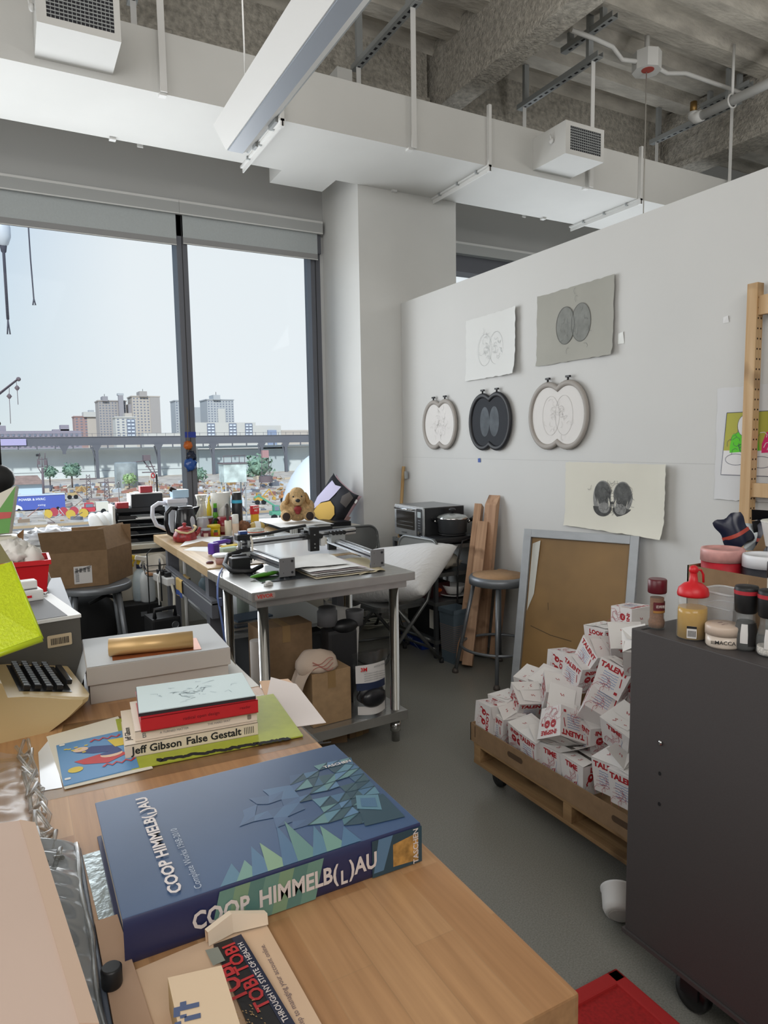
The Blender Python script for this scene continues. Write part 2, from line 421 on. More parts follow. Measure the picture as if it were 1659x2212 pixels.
# ------------------------------------------------ air duct
t = thing('air_duct', 'long white rectangular air duct hung along the window wall', 'duct')
m = MB(); m.bx((-2.9, 4.195, 3.446), (8.9, 4.933, 3.783), white); part(t, 'duct_body', m)
part(t, 'takeoff_box', BX((1.865, 4.933, 3.446), (2.3, 5.2, 3.7), white))
for x in (-1.0, 1.59, 3.18, 4.75):
    m = MB(); m.bx((x-.012, 4.165, 3.40), (x+.012, 4.193, 3.86), white2); m.bx((x-.02, 4.165, 3.43), (x+.02, 4.99, 3.444), white2); m.bx((x-.004, 4.165, 3.40), (x+.004, 4.99, 3.431), white2)
    for yy in (4.3, 4.55, 4.8): m.bx((x-.03, yy, 3.425), (x+.02, yy+.015, 3.445), galv)
    part(t, 'joint_flange', m)
for x, y in ((.88, 4.2), (2.52, 4.2), (4.15, 4.2), (.7, 4.92), (2.8, 4.92), (4.35, 4.92)): part(t, 'hanger_clip', BX((x-.02, y-.02, 3.432), (x+.02, y+.02, 3.446), white2))
grd = M('grille_dark', '24242a', .7)
for nm, lb, x0, x1 in (('duct_vent', 'white grille box projecting from the duct at upper left', .232, .615), ('duct_vent.001', 'white grille box projecting from the duct above the partition', 3.604, 3.98)):
    t = thing(nm, lb, 'vent')
    m = MB(); z0, z1 = 3.485, 3.712
    m.bx((x0, 3.862, z0), (x1, 4.194, z1), white); part(t, 'vent_box', m)
    g = MB(); g.bx((x0+.045, 3.853, z0+.035), (x1-.03, 3.861, z1-.03), grd); part(t, 'grille_opening', g)
    f = MB()
    f.bx((x0, 3.846, z0), (x0+.045, 3.862, z1), white); f.bx((x1-.03, 3.846, z0), (x1, 3.862, z1), white)
    f.bx((x0+.045, 3.846, z0), (x1-.03, 3.862, z0+.035), white); f.bx((x0+.045, 3.846, z1-.03), (x1-.03, 3.862, z1), white)
    for i in range(1, 9): zz = z0+.035+(z1-z0-.065)*i/9; f.bx((x0+.045, 3.848, zz-.0025), (x1-.03, 3.853, zz+.0025), galv)
    for i in range(1, 16): xx = x0+.045+(x1-x0-.075)*i/16; f.bx((xx-.0015, 3.85, z0+.035), (xx+.0015, 3.853, z1-.03), galv)
    part(t, 'grille_frame', f)
    d = MB(); d.tube([(x0, 3.98, 3.63), (x0-.02, 3.98, 3.63), (x0-.025, 3.98, 3.66)], .006, white2); d.ell((x0-.012, 3.98, 3.615), (.014, .02, .02), white2); part(t, 'damper_lever', d)
# ------------------------------------------------ strut channel hangers
def strut(name, label, x, z, rod=True, y0=4.08, y1=5.04):
    t = thing(name, label, 'hanger')
    m = MB(); m.bx((x-.03, y0, z-.002), (x+.03, y1, z+.002), galv); m.bx((x-.03, y0, z), (x-.026, y1, z+.04), galv); m.bx((x+.026, y0, z), (x+.03, y1, z+.04), galv)
    n = int((y1-y0)/.07)
    for i in range(n): m.bx((x-.01, y0+.03+i*.07, z-.003), (x+.01, y0+.065+i*.07, z-.0022), grd)
    for yy in (y0+.1, y1-.1): m.bx((x-.025, yy, z+.04), (x+.025, yy+.03, 4.74), galv)
    part(t, 'strut_channel', m)
    if rod:
        for yy in (4.155, 4.97): part(t, 'hanger_strap', BX((x-.019, yy-.003, 3.44), (x+.019, yy+.003, z+.01), white2))
strut('strut_hanger', 'slotted strut hanger over the duct right of the strip light', 2.53, 4.33)
strut('strut_hanger.001', 'slotted strut hanger above the right grille box', 4.17, 4.38)
strut('strut_hanger.002', 'slotted strut hanger near the white sprinkler pipe', 5.87, 4.40)
strut('strut_hanger.003', 'slotted strut hanger at the upper left of the duct', .88, 4.36)
strut('strut_channel', 'short slotted channel under the deck left of the junction box', 4.18, 4.6, False, 3.95, 4.5)
strut('strut_channel.001', 'short slotted channel under the deck right of the junction box', 6.05, 4.6, False, 4.1, 4.6)
# ------------------------------------------------ strip light
t = thing('strip_light', 'long white suspended linear light over the room', 'light')
m = MB(); y0, y1 = .3, 3.62
for poly in ([(1.005, 3.075), (1.012, 3.078), (1.078, 2.965), (1.068, 2.962)], [(1.15, 2.962), (1.155, 2.968), (1.19, 2.99), (1.192, 2.983)], [(1.05, 3.0), (1.05, 3.05), (1.16, 3.05), (1.16, 3.0)]):
    vs = [(x, y0, z) for x, z in poly]+[(x, y1, z) for x, z in poly]
    m.add(vs, [(0,1,2,3), (7,6,5,4), (0,4,5,1), (1,5,6,2), (2,6,7,3), (3,7,4,0)], white2)
part(t, 'housing', m)
part(t, 'lens', BX((1.075, y0, 2.958), (1.152, y1-.01, 2.97), M('lens', 'a7b0bd', .4)))
part(t, 'mount_rail', MB().bx((1.19, 1.9, 2.985), (1.2, 3.66, 3.01), galv).bx((1.185, 3.2, 2.96), (1.2, 3.3, 2.985), galv).bx((1.185, 3.5, 2.96), (1.2, 3.55, 2.985), galv))
for yy in (3.3, 1.2): part(t, 'suspension_cable', MB().cyl((1.08, yy, 3.05), (1.07, yy, 4.72), .004, white2, 6))
# ------------------------------------------------ pipe, conduit, cord
t = thing('sprinkler_pipe', 'white sprinkler pipe with an elbow near the right beam', 'pipe')
part(t, 'pipe', MB().tube([(5.58, 4.27, 4.3), (5.58, 1.0, 4.3)], .04, white2, 14))
part(t, 'elbow', MB().tube([(5.58, 4.24, 4.3), (5.58, 4.3, 4.3), (5.58, 4.33, 4.33), (5.58, 4.33, 4.36)], .048, white2, 14))
part(t, 'sprinkler_head', MB().cyl((5.58, 4.33, 4.36), (5.58, 4.33, 4.45), .03, M('brass', '9a7a4a', .4, .8)))
part(t, 'hanger', MB().cyl((5.58, 3.95, 4.34), (5.58, 3.95, 4.75), .012, white2).tube([(5.58+.055*math.cos(a*PI/8), 3.95, 4.3+.055*math.sin(a*PI/8)) for a in range(16)], .008, white2, 6, closed=True))
t = thing('junction_box', 'octagonal ceiling junction box with conduits running either side', 'electrical box')
T0 = TM((4.766, 4.156, 4.5))
part(t, 'box', MB().prism(oval(.115, .115, 8), -.06, .08, white2, T0).cyl((4.766, 4.156, 4.58), (4.766, 4.156, 4.715), .02, white2))
part(t, 'conduit', MB().tube([(4.67, 4.165, 4.5), (4.53, 4.2, 4.5), (4.38, 4.16, 4.54), (4.2, 4.17, 4.56), (3.95, 4.17, 4.56)], .018, white2).tube([(4.86, 4.15, 4.5), (5.05, 4.19, 4.51), (5.24, 4.16, 4.54), (5.8, 4.18, 4.56), (6.2, 4.18, 4.56)], .018, white2))
part(t, 'cover_plate', MB().prism(oval(.05, .05, 16), -.063, -.06, M('red_tag', 'b5544a'), TM((4.75, 4.13, 4.5))))
solo(MB().cyl((4.766, 4.156, 4.44), (4.766, 4.156, 2.4), .005, M('cord_grey', 'b8b5ae'), 6), 'hanging_wire', 'thin wire dropping from the junction box past the duct', 'wire')
solo(MB().lathe([(.005, .12), (.03, .12), (.035, .06), (.05, .03), (.05, 0), (.02, -.01)], white2, n=20), 'ceiling_sensor', 'small white round fitting at the top edge beside the strip light', 'sensor', (1.862, 4.208, 4.2))

# ================================================================== outside: industrial yard, seen from an upper floor
GZ = -9.3
gnd = M('yard_ground', 'c4b5a6', .95, nz=.35, amt=.35, det=6)
struct(BX((-500, 7, GZ-.5), (900, 1500, GZ), gnd), 'ground_outside', 'dusty yard ground outside the window', 'ground')
hz = dict(rough=.9)  # distance haze is put into the paled far colours below
brickA = M('far_brick', 'aaa39f', **hz); brickB = M('far_brick_shade', '9c989c', **hz); brickC = M('far_tan', 'bfb5ab', **hz)  # the brick's shade copy has the shade put into its colour
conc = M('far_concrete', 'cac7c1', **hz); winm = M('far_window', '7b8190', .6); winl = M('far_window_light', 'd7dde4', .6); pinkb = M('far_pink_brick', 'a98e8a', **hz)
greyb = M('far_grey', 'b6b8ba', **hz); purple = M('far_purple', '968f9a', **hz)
def tower(label, x0, x1, y, z1, m, dep=18, rows=14, cols=6, extra=None, mside=None, band=None, group='apartment towers on the skyline'):
    t = thing('apartment_tower', label, 'building', group=group)
    w_ = MB(); w_.bx((x0, y, GZ), (x1, y+dep, z1), m); part(t, 'walls', w_)
    r_ = MB(); r_.bx((x0-.5, y-.5, z1), (x1+.5, y+dep+.5, z1+.8), mside or m)
    part(t, 'roof_parapet', r_)
    if rows:
        f = MB(); h = (z1-8)/rows
        for i in range(rows):
            for j in range(cols):
                cx = x0+(x1-x0)*(j+.5)/cols; zz = z1-h*(i+.6)
                f.bx((cx-(x1-x0)/cols*.22, y-.15, zz-h*.2), (cx+(x1-x0)/cols*.22, y-.02, zz+h*.2), winm)
        part(t, 'windows', f)
    if band:
        b = MB(); bx0, bx1, br = band; h = (z1-4)/br
        b.bx((bx0, y-.3, 3), (bx1, y-.16, z1-1), winm)
        for i in range(br):
            for j in (0, 1):
                cx = bx0+(bx1-bx0)*(.27+.46*j); zz = 3+(z1-4)*(i+.5)/br
                b.bx((cx-(bx1-bx0)*.17, y-.5, zz-h*.22), (cx+(bx1-bx0)*.17, y-.31, zz+h*.22), winl)
        part(t, 'balcony_bay', b)
    for a in (extra or []):
        part(t, a[0], BX(a[1], a[2], a[3]))
    return t
tower('pinkish mid-rise block left of the tall skyline towers', 45.2, 62.3, 600, 25.5, pinkb, 20, 8, 5, [('penthouse', (52, 598, 25.5), (61, 612, 29.5), conc), ('painted_sun_side', (54.5, 599.5, GZ), (62.4, 599.9, 25.3), brickC), ('penthouse', (56, 598, 29.5), (60, 606, 31), greyb)])  # sunlit side is a paler front panel, sunlight put into its colour
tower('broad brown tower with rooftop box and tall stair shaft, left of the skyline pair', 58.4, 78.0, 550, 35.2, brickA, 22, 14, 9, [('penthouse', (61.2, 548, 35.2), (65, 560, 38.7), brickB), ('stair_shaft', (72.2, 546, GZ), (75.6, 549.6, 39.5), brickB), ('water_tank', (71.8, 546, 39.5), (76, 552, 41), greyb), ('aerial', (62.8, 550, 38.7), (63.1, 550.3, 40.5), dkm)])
tower('brown tower with rooftop tank, right one of the skyline pair', 80.8, 100.6, 540, 38.2, brickC, 22, 14, 8, [('penthouse', (86, 538, 38.2), (91.4, 552, 42.2), brickA), ('aerial', (88.6, 540, 42.2), (88.9, 540.3, 44), dkm), ('painted_shade_side', (93.5, 539.4, GZ), (100.7, 539.8, 38), brickA), ('low_wing', (78.8, 545, GZ), (81, 560, 33), brickB)])  # shaded side is a darker front panel, shade put into its colour
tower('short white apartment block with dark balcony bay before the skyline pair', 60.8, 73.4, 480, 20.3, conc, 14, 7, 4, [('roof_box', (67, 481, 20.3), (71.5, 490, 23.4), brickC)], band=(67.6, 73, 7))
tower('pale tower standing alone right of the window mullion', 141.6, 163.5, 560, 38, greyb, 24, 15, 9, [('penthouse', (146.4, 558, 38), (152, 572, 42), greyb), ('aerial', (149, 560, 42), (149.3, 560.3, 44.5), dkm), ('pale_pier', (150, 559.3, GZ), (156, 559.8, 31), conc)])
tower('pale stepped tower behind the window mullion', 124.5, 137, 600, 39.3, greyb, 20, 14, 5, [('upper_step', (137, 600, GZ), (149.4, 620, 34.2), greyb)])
t = thing('apartment_row', 'long low cream apartment row with dark balcony bays under the lone pale tower', 'building')
m = MB(); m.bx((98, 450, GZ), (146, 466, 16.2), conc); m.bx((146, 450, GZ), (164, 466, 14.2), conc); m.bx((164, 452, GZ), (186, 466, 11), brickC); m.bx((74, 455, GZ), (98, 466, 9.5), conc)
part(t, 'walls', m)
for x in (99.5, 113, 127.5, 138.5): 
    b = MB(); b.bx((x, 449.6, 5), (x+5.2, 449.9, 15.6), winm)
    for i in range(5):
        for j in (0, 1): b.bx((x+.5+2.4*j, 449.3, 5.8+2*i), (x+2.2+2.4*j, 449.6, 6.8+2*i), winl)
    part(t, 'balcony_bay', b)
part(t, 'blue_annex', BX((154, 448, GZ), (160, 449.9, 11), M('far_blue', '8f9bb3', .9)))
t = thing('brick_block', 'long low brick block on the left behind the elevated railway', 'building')
part(t, 'walls', BX((-60, 380, GZ), (31.5, 392, 9.8), purple))
m = MB(); m.bx((22, 380, 9.8), (26, 388, 12.7), purple); m.bx((18.5, 380, 9.8), (26, 390, 10.5), purple); m.bx((-6, 381, 9.8), (-2, 390, 12.4), purple); part(t, 'roof_hut', m)
m = MB()
for i in range(26):
    for j in range(3): m.bx((-30+i*2.35, 379.7, 2+j*2.6), (-29+i*2.35, 379.9, 3.1+j*2.6), winm)
part(t, 'windows', m)
t = thing('elevated_railway', 'dark steel elevated railway crossing the whole view on trestle legs', 'railway')
trk = M('track_steel', '67686f', .8)
m = MB(); m.bx((-120, 250, 2.0), (300, 256, 4.75), trk); m.bx((-120, 249.8, 4.75), (300, 250.1, 4.9), trk); part(t, 'deck', m)
for x, y2 in ((-16, GZ), ((15.164, 249, 0.146)[0], -.8), ((25.084, 249, -0.052)[0], GZ), ((45.284, 249, -0.457)[0], GZ), ((64.525, 249, -0.842)[0], GZ), ((82.926, 249, -1.21)[0], GZ), ((92.528, 249, -1.402)[0], GZ), (120, GZ), (145, GZ), (175, GZ)):
    m = MB(); m.bx((x-.5, 249, y2), (x+.5, 250, 2.1), trk); m.add([(x-.5, 249, 2.1), (x-1.6, 249, 2.1), (x-.5, 249, 0)], [(0,1,2)], trk); m.add([(x+.5, 249, 2.1), (x+1.6, 249, 2.1), (x+.5, 249, 0)], [(0,1,2)], trk)
    if y2 < -2: m.cyl((x-1.4, 249.4, 1.5), (x+.2, 249.4, -6), .28, trk, 5)
    part(t, 'trestle_leg', m)
for i in range(24): m = MB(); m.bx((-20+i*5.4, 250, .9), (-19.6+i*5.4, 250.3, 2.0), trk); part(t, 'short_post', m)
m = MB()
for i in range(80): m.bx((-60+i*3, 250, 4.8), (-59.9+i*3, 250.1, 6.0), trk)
m.bx((-120, 250, 5.85), (300, 250.1, 5.95), trk); part(t, 'railing', m)
part(t, 'banner', BX((-14, 249.4, 2.3), (4.2, 249.7, 4.4), M('banner', 'b3abd0', .8)), 'pale lilac banner hanging on the railway')
wsh = M('shed_white', 'd2d9d9', .85, nz=.15, amt=.06); wtp = M('shed_roof_edge', 'e6eef0', .7)
t = thing('long_white_shed', 'long pale windowless warehouse under the elevated railway', 'building')
part(t, 'walls', MB().bx((-60, 258, GZ), (61, 290, .3), wsh).bx((61, 256, GZ), (96, 290, -.3), M('shed_grey', 'b7c2c5', .85)).bx((96, 258, GZ), (240, 290, .1), wsh))
part(t, 'roof_edge', MB().bx((-60, 257.4, .3), (240, 291, 1.1), wtp))
part(t, 'seams', MB().bx((25, 257.9, GZ), (25.2, 258, .3), trk).bx((-10, 257.9, -7), (96, 258, -6.9), trk).bx((7, 257.8, -1.4), (8.2, 258, -.7), trk))
t = thing('low_shed', 'low pale shed with brown tin roof behind the blue trailer', 'building')
part(t, 'walls', BX((-20, 165, GZ), (5.4, 176, -6.1), M('shed_blue_white', 'c8dcea', .8)))
m = MB(); m.add([(-20, 164, -6.3), (5.7, 164, -6.3), (4.6, 170, -4.6), (-20, 170, -4.6), (5.7, 177, -6.3), (-20, 177, -6.3)], [(0,1,2,3), (3,2,4,5), (1,4,2)], M('tin_roof', '9c8073', .8, nz=1, amt=.2)); part(t, 'roof', m)
part(t, 'vent_pipe', MB().bx((-.9, 163.6, GZ), (-.5, 164, -5), wsh))
# blue trailer with lettering
blu = M('trailer_blue', '5465b5', .5)
t = thing('box_trailer', 'long blue box trailer with white lettering parked in the yard', 'trailer')
m = MB(); m.bx((-1.9, 131, -9.1), (7.6, 133.6, -6.7), blu); T = frame((2.5, 130.98, -7.35), (1, 0, 0), (0, 0, 1)); m.text('POWER & HVAC', T, .56, M('white_letter', 'f2f4f8', .6), .02); m.text('ewing', frame((3.9, 130.98, -8.35), (1, 0, 0), (0, 0, 1)), .5, MATS['white_letter'])
m.poly([(0,0), (1.2, 0), (1.0, .5), (.5, .8), (0, .9)], MATS['white_letter'], frame((-.2, 130.97, -9.0), (1, 0, 0), (0, 0, 1))); part(t, 'trailer_box', m)
part(t, 'roof_edge', BX((-2, 130.9, -6.7), (7.65, 133.7, -6.6), winl))
for x in (-.6, .4, 6.4): part(t, 'wheel', MB().cyl((x, 130.9, -9.05), (x, 131.3, -9.05), .25, blackm, 12))
# floodlight mast, pylons, cranes
rust = M('rust_steel', '73666a', .8)
t = thing('floodlight_mast', 'dark lattice cage on a mast left of the yard trees', 'mast')
part(t, 'mast', MB().cyl((4.55, 140, GZ), (4.7, 140, -2.2), .2, rust, 8))
m = MB()
for a in ((3.9, -2.1, 5.6, -2.0), (3.9, -.7, 5.6, -.6), (3.9, -2.1, 4.0, -.6), (5.6, -2.1, 5.5, -.6), (4.7, -2.1, 4.7, -.3), (4.2, -.6, 4.4, .5), (5.2, -.6, 5.3, .5), (3.9, -2, 4.6, -3.4), (5.6, -2, 4.7, -3.4)): m.cyl((a[0], 140, a[1]), (a[2], 140, a[3]), .08, rust, 6)
m.bx((3.9, 139.8, -1.6), (4.4, 140.2, -.9), rust); m.bx((5, 139.8, -1.8), (5.5, 140.2, -.8), rust); part(t, 'cage', m)
t = thing('yard_crane', 'lattice crane boom with two hook blocks against the sky', 'crane')
a, b = (-7.422, 90, 1.746), (1.167, 90, 9.352); a, b = Vector(a), Vector(b); m = MB(); q = Vector((.0, .4, .35))
for o in (Vector((0,0,0)), q, Vector((0, -.4, .35))): m.cyl(a+o*1.3, b+o*.3, .07, rust, 6)
for i in range(26):
    f0, f1 = i/26, (i+1)/26; m.cyl(a.lerp(b, f0), a.lerp(b, f1)+Vector((0, 0, .35))*(1.3-f1), .04, rust, 5)
m.ell(b, (.25, .2, .25), rust); part(t, 'boom', m)
for (h, g, e_) in (((0.167, 90, 8.328), (0.107, 90, 7.383), (0.052, 90, 4.274)), ((0.912, 90, 9.029), (0.964, 90, 8.347), (0.94, 90, 6.448))):
    k = MB(); g = Vector(g); k.cyl(h, g, .03, rust, 5); k.cyl(g, e_, .035, rust, 5); k.add([g+Vector(v) for v in ((-.3,0,0), (0,-.1,-.4), (.3,0,0), (0,0,.35), (0,.1,0))], [(0,1,2,3)], rust); k.ell(g, (.22, .15, .3), rust, n=8); part(t, 'hook_block', k)
for nm, lb, pts in (('lifting_sling', 'long rope sling with loop hanging outside the left pane, leftmost one', ((0.251, 36, 12.346), (0.229, 36, 11.144), (0.227, 36, 10.541), (0.205, 36, 7.281), (0.145, 36, 6.617), (0.256, 36, 6.624))), ('lifting_sling.001', 'thinner rope sling with split end outside the left pane, right of the looped one', ((1.309, 36, 12.501), (1.291, 36, 11.28), (1.291, 36, 10.052), (1.317, 36, 8.297), (1.261, 36, 8.001), (1.376, 36, 8.011)))):
    m = MB(); m.tube(pts[:4], .07 if 'looped' not in lb else .035, M('rope', '4b4a55', .8), 6); m.tube([pts[3], pts[4], pts[5], pts[3]], .035, MATS['rope'], 6)
    if 'loop ' in lb: m.ell(pts[1], (.35, .3, .7), M('pulley', 'c9cdd4', .5), n=10); m.ell(pts[2], (.15, .1, .4), MATS['rope'], n=8)
    solo(m, nm, lb, 'rope')
# trees
leaf = M('hazy_leaf', '7f9a86', .9, nz=1.2, amt=.3); leaf2 = M('hazy_leaf_light', 'a4bd86', .9, nz=1.2, amt=.3); bark = M('hazy_bark', '7d6f68', .9)  # haze paled into the leaf and bark colours
def tree(label, c, r, lm, y):
    t = thing('yard_tree', label, 'tree', group='bushy trees along the warehouse')
    m = MB(); rg = random.Random(int(c[0]*100)); m.ell((c[0], y, c[1]), (r*.7, r*.7, r*.6), lm, n=10)
    for i in range(150):
        a, b, q = rg.uniform(0, 2*PI), rg.uniform(-.9, 1.2), r*rg.uniform(.55, 1.05)
        p = Vector((c[0]+q*math.cos(a)*math.cos(b), y+q*math.sin(a)*math.cos(b), c[1]+q*math.sin(b)*.85))
        s = r*.2; vs = [p+Vector([rg.uniform(-s, s) for _ in range(3)]) for _ in range(4)]
        m.add(vs, [(0,1,2), (1,2,3), (0,2,3)], lm)
    part(t, 'crown', m); part(t, 'trunk', MB().cyl((c[0], y, GZ), (c[0], y, c[1]), r*.1, bark, 6))
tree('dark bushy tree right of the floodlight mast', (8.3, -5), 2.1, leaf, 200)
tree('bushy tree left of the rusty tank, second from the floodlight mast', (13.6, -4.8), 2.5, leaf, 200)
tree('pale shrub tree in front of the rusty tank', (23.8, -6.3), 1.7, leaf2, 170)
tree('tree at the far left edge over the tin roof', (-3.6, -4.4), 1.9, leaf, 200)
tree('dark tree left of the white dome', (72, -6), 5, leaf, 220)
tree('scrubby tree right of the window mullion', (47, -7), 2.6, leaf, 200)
# rusty tank and conveyor
t = thing('rusty_silo', 'weathered round silo with conveyor frame beside the warehouse', 'silo')
part(t, 'drum', MB().lathe([(2.9, 0), (2.9, 6.3), (2.6, 6.6)], M('silo', '9aa0a0', .9, nz=.5, amt=.2), (26, 190, GZ)))
m = MB()
for a in ((27, -2.9, 32, -2.2), (32, -2.2, 33.5, -6), (30.5, -2.4, 34, -8), (31, -4, 33.4, -4), (30, -5.5, 34, -5.5)): m.cyl((a[0], 190, a[1]), (a[2], 190, a[3]), .16, rust, 6)
m.bx((30.4, 189, -2.4), (32.2, 191, -.9), rust); part(t, 'conveyor_frame', m)
# water tank
t = thing('water_tank', 'rust-streaked white square water tank on spindly legs', 'tank')
part(t, 'tank', MB().bx((16.4, 60, -1.9), (18.45, 61.6, -.25), M('tank_white', 'c9d4cf', .8, nz=1.4, amt=.28)).bx((16.3, 59.9, -.25), (18.55, 61.7, -.15), rust))
m = MB()
for x in (16.55, 18.35):
    for y in (60.1, 61.5): m.cyl((x, y, -1.9), (x*1.0, y, GZ), .07, M('leg_white', 'b9bcbc', .8), 6)
m.cyl((16.6, 60, -2), (18.3, 60, -4.6), .05, rust, 6); m.cyl((18.3, 60, -2.4), (16.6, 60, -5), .05, rust, 6); part(t, 'legs', m)
m = MB()
for x in (16.5, 17.2, 17.9, 18.4): m.cyl((x, 60.2, -.2), (x, 60.2, .45), .03, rust, 5)
m.cyl((16.4, 60.2, .45), (18.5, 60.2, .5), .03, rust, 5); part(t, 'top_rail', m)
t = thing('storage_dome', 'big white egg-shaped dome with one black porthole, right of the yard', 'dome')
dome = M('dome_white', 'eef1f3', .6)
part(t, 'shell', MB().ell((18.6, 40, -3.5), (4.0, 4.0, 4.9), dome, n=40).lathe([(3.9, GZ), (4.0, -3.5)], dome, (18.6, 40, 0), 40))
part(t, 'porthole', MB().ell((16.15, 37.5, -.95), (.1, .2, .2), blackm, n=12))
# machines
def machine(label, px, c, col, kind):
    x, y = c
    mm = M('mach_'+col, col, .7); t = thing('excavator' if kind != 'loader' else 'telehandler', label, 'machine', group='machines parked in the yard')
    part(t, 'body', MB().bx((x-.9, y-.7, GZ+.7), (x+.9, y+.7, GZ+1.3), mm, .08).bx((x-.5, y-.5, GZ+1.3), (x+.3, y+.5, GZ+2.1), mm, .08))
    part(t, 'cab_window', BX((x-.45, y-.56, GZ+1.4), (x+.2, y-.52, GZ+2.0), winm))
    a = MB()
    if kind == 'loader': a.cyl((x+1, y, GZ+1.2), (x-2.6, y, GZ+3.6), .16, mm, 4); a.cyl((x-2.6, y, GZ+3.6), (x-3.2, y, GZ+3.3), .14, mm, 4)
    else: a.cyl((x+.5, y, GZ+1.3), (x+1.9, y, GZ+2.7), .13, mm, 4); a.cyl((x+1.9, y, GZ+2.7), (x+2.8, y, GZ+1.2), .11, mm, 4); a.bx((x+2.5, y-.3, GZ+.7), (x+3.0, y+.3, GZ+1.2), mm)
    part(t, 'arm', a)
    for sx in (-.6, .6): part(t, 'wheel', MB().cyl((x+sx, y-.8, GZ+.45), (x+sx, y-.5, GZ+.45), .45, blackm, 12))
machine('green telescopic loader with raised boom beside the white dome', 0, (32.5, 92), '5fa287', 'loader')
YEL = 'c9a04a'
machine('yellow digger near the warehouse left of the water tank', 0, (33, 128), YEL, 'digger')
machine('yellow digger right of the water tank legs', 0, (38.5, 118), YEL, 'digger')
machine('tan digger far back left of the yard', 0, (10.5, 156), 'bfa678', 'digger')
machine('orange digger in front of the dome', 0, (44, 120), 'c78a55', 'digger')
def truck(label, x, y, col, back):
    mm = M('mach_'+col, col, .6); t = thing('pickup_truck', label, 'truck', group='trucks in the yard')
    part(t, 'cab', MB().bx((x-1.3, y-.9, GZ+.4), (x+.6, y+.9, GZ+1.1), mm, .08).bx((x-.9, y-.8, GZ+1.1), (x+.4, y+.8, GZ+1.8), mm, .1))
    part(t, 'windscreen', BX((x-.8, y-.86, GZ+1.15), (x+.3, y-.82, GZ+1.65), winm))
    part(t, 'bed', BX((x+.7, y-.9, GZ+.5), (x+2.6, y+.9, GZ+1.9), M('mach_'+back, back, .7), .03))
    for sx in (-.8, 1.8): part(t, 'wheel', MB().cyl((x+sx, y-1, GZ+.4), (x+sx, y-.7, GZ+.4), .4, blackm, 12))
truck('red truck with pale tank bed on the yard road', 10.6, 119, 'c8434f', 'd9d5c8')
truck('white van parked at the right of the yard road', 31, 112, 'd9dcdf', 'd9dcdf')
truck('grey truck behind the water tank', 24, 150, 'a9adb3', 'c9c4b8')
for i, (x, y, c, lb) in enumerate(((5.2, 119, 'b54a56', 'leftmost red cable drum beside the blue trailer'), (6.6, 119, 'b54a56', 'middle red cable drum in the yard'), (8.1, 119, 'b54a56', 'red cable drum nearest the red truck'), (4.2, 116, 'd0b04c', 'yellow cable drum before the blue trailer'), (9.1, 114, 'd0b04c', 'yellow cable drum before the red truck'), (7.2, 113, 'd0b04c', 'small yellow drum on the yard road'))):
    mm = M('mach_'+c, c, .7)
    t = thing('cable_drum', lb, 'drum', group='cable drums in the yard')
    part(t, 'flange', MB().cyl((x, y-.5, GZ+.65), (x, y-.42, GZ+.65), .65, mm, 16).cyl((x, y+.4, GZ+.65), (x, y+.48, GZ+.65), .65, mm, 16))
    part(t, 'core', MB().cyl((x, y-.42, GZ+.65), (x, y+.4, GZ+.65), .4, rust, 12))
m = MB(); m.bx((-60, 101, GZ), (140, 102, GZ+.5), M('bulkhead', 'b79f80', .9)); m.bx((-60, 100.6, GZ-.2), (140, 101, GZ+.2), M('bulkhead_edge', '7e8187', .9))
solo(m, 'bulkhead_kerb', 'long timber kerb along the front of the yard', 'kerb')
# pylons
for i, (x, y, h, lb) in enumerate(((13.2, 150, 5.2, 'thin lattice pylon with crossbars left of the rusty silo'), (16.6, 150, 4.2, 'low lattice gantry with hat roof behind the red truck'), (54, 160, 7.5, 'rusty conveyor tower before the warehouse right of the water tank'))):
    t = thing('lattice_pylon', lb, 'pylon'); m = MB(); wd = .5 if i < 2 else 1.3
    for sx in (-1, 1): m.cyl((x+sx*wd, y, GZ), (x+sx*wd*.6, y, GZ+h), .07, rust, 5)
    for k in range(6): m.cyl((x-wd, y, GZ+h*k/6), (x+wd*.7, y, GZ+h*(k+1)/6), .05, rust, 5); m.cyl((x+wd, y, GZ+h*k/6), (x-wd*.7, y, GZ+h*(k+1)/6), .05, rust, 5)
    part(t, 'lattice', m)
    m = MB()
    if i == 2: m.lathe([(1.7, 0), (1.7, 1.5)], rust, (x, y, GZ+1.5), 12, caps=False); m.bx((x-.8, y-.5, GZ+h), (x+.8, y+.5, GZ+h+1.8), M('mach_pink', 'b48b8b', .8))
    else: m.bx((x-1.6, y-.1, GZ+h*.8), (x+1.6, y+.1, GZ+h*.85), rust); m.bx((x-1.1, y-.1, GZ+h*.6), (x+1.1, y+.1, GZ+h*.63), rust)
    part(t, 'platform', m)
# uncountable scrap and rubble in the yard
m = MB(); rg = random.Random(3)
cols = [M('scrap%d' % i, c, .9) for i, c in enumerate(('8f7d6c', 'c2b39d', '9a8a86', 'd8cdbb', '75777f', 'b08d5e', 'a7786a', 'c4c9cf'))]
AV = [(-21, 163, 6, 178), (22, 186, 30, 194), (-2.5, 129, 8.5, 135), (8, 117, 14, 121), (29, 110, 34, 114), (22, 148, 27, 152), (31, 126, 37, 130), (36, 116, 42, 120), (12, 148, 18, 152), (41, 118, 48, 122), (3, 112, 10, 121), (52, 158, 56, 162), (15, 148, 19, 152)]
for i in range(1000):
    y = rg.uniform(104, 205); x = rg.uniform(-4, .55*y+6); s = rg.uniform(.15, .8)*(y/130)
    if any(a-2 < x < c+2 and b-1 < y < d+1 for a, b, c, d in AV): continue
    m.box((x, y, GZ+s*.3), (s*rg.uniform(.6, 3.4), s, s*rg.uniform(.4, 1.3)), rg.choice(cols), rz=rg.uniform(0, 3), ry=rg.uniform(-.3, .3))
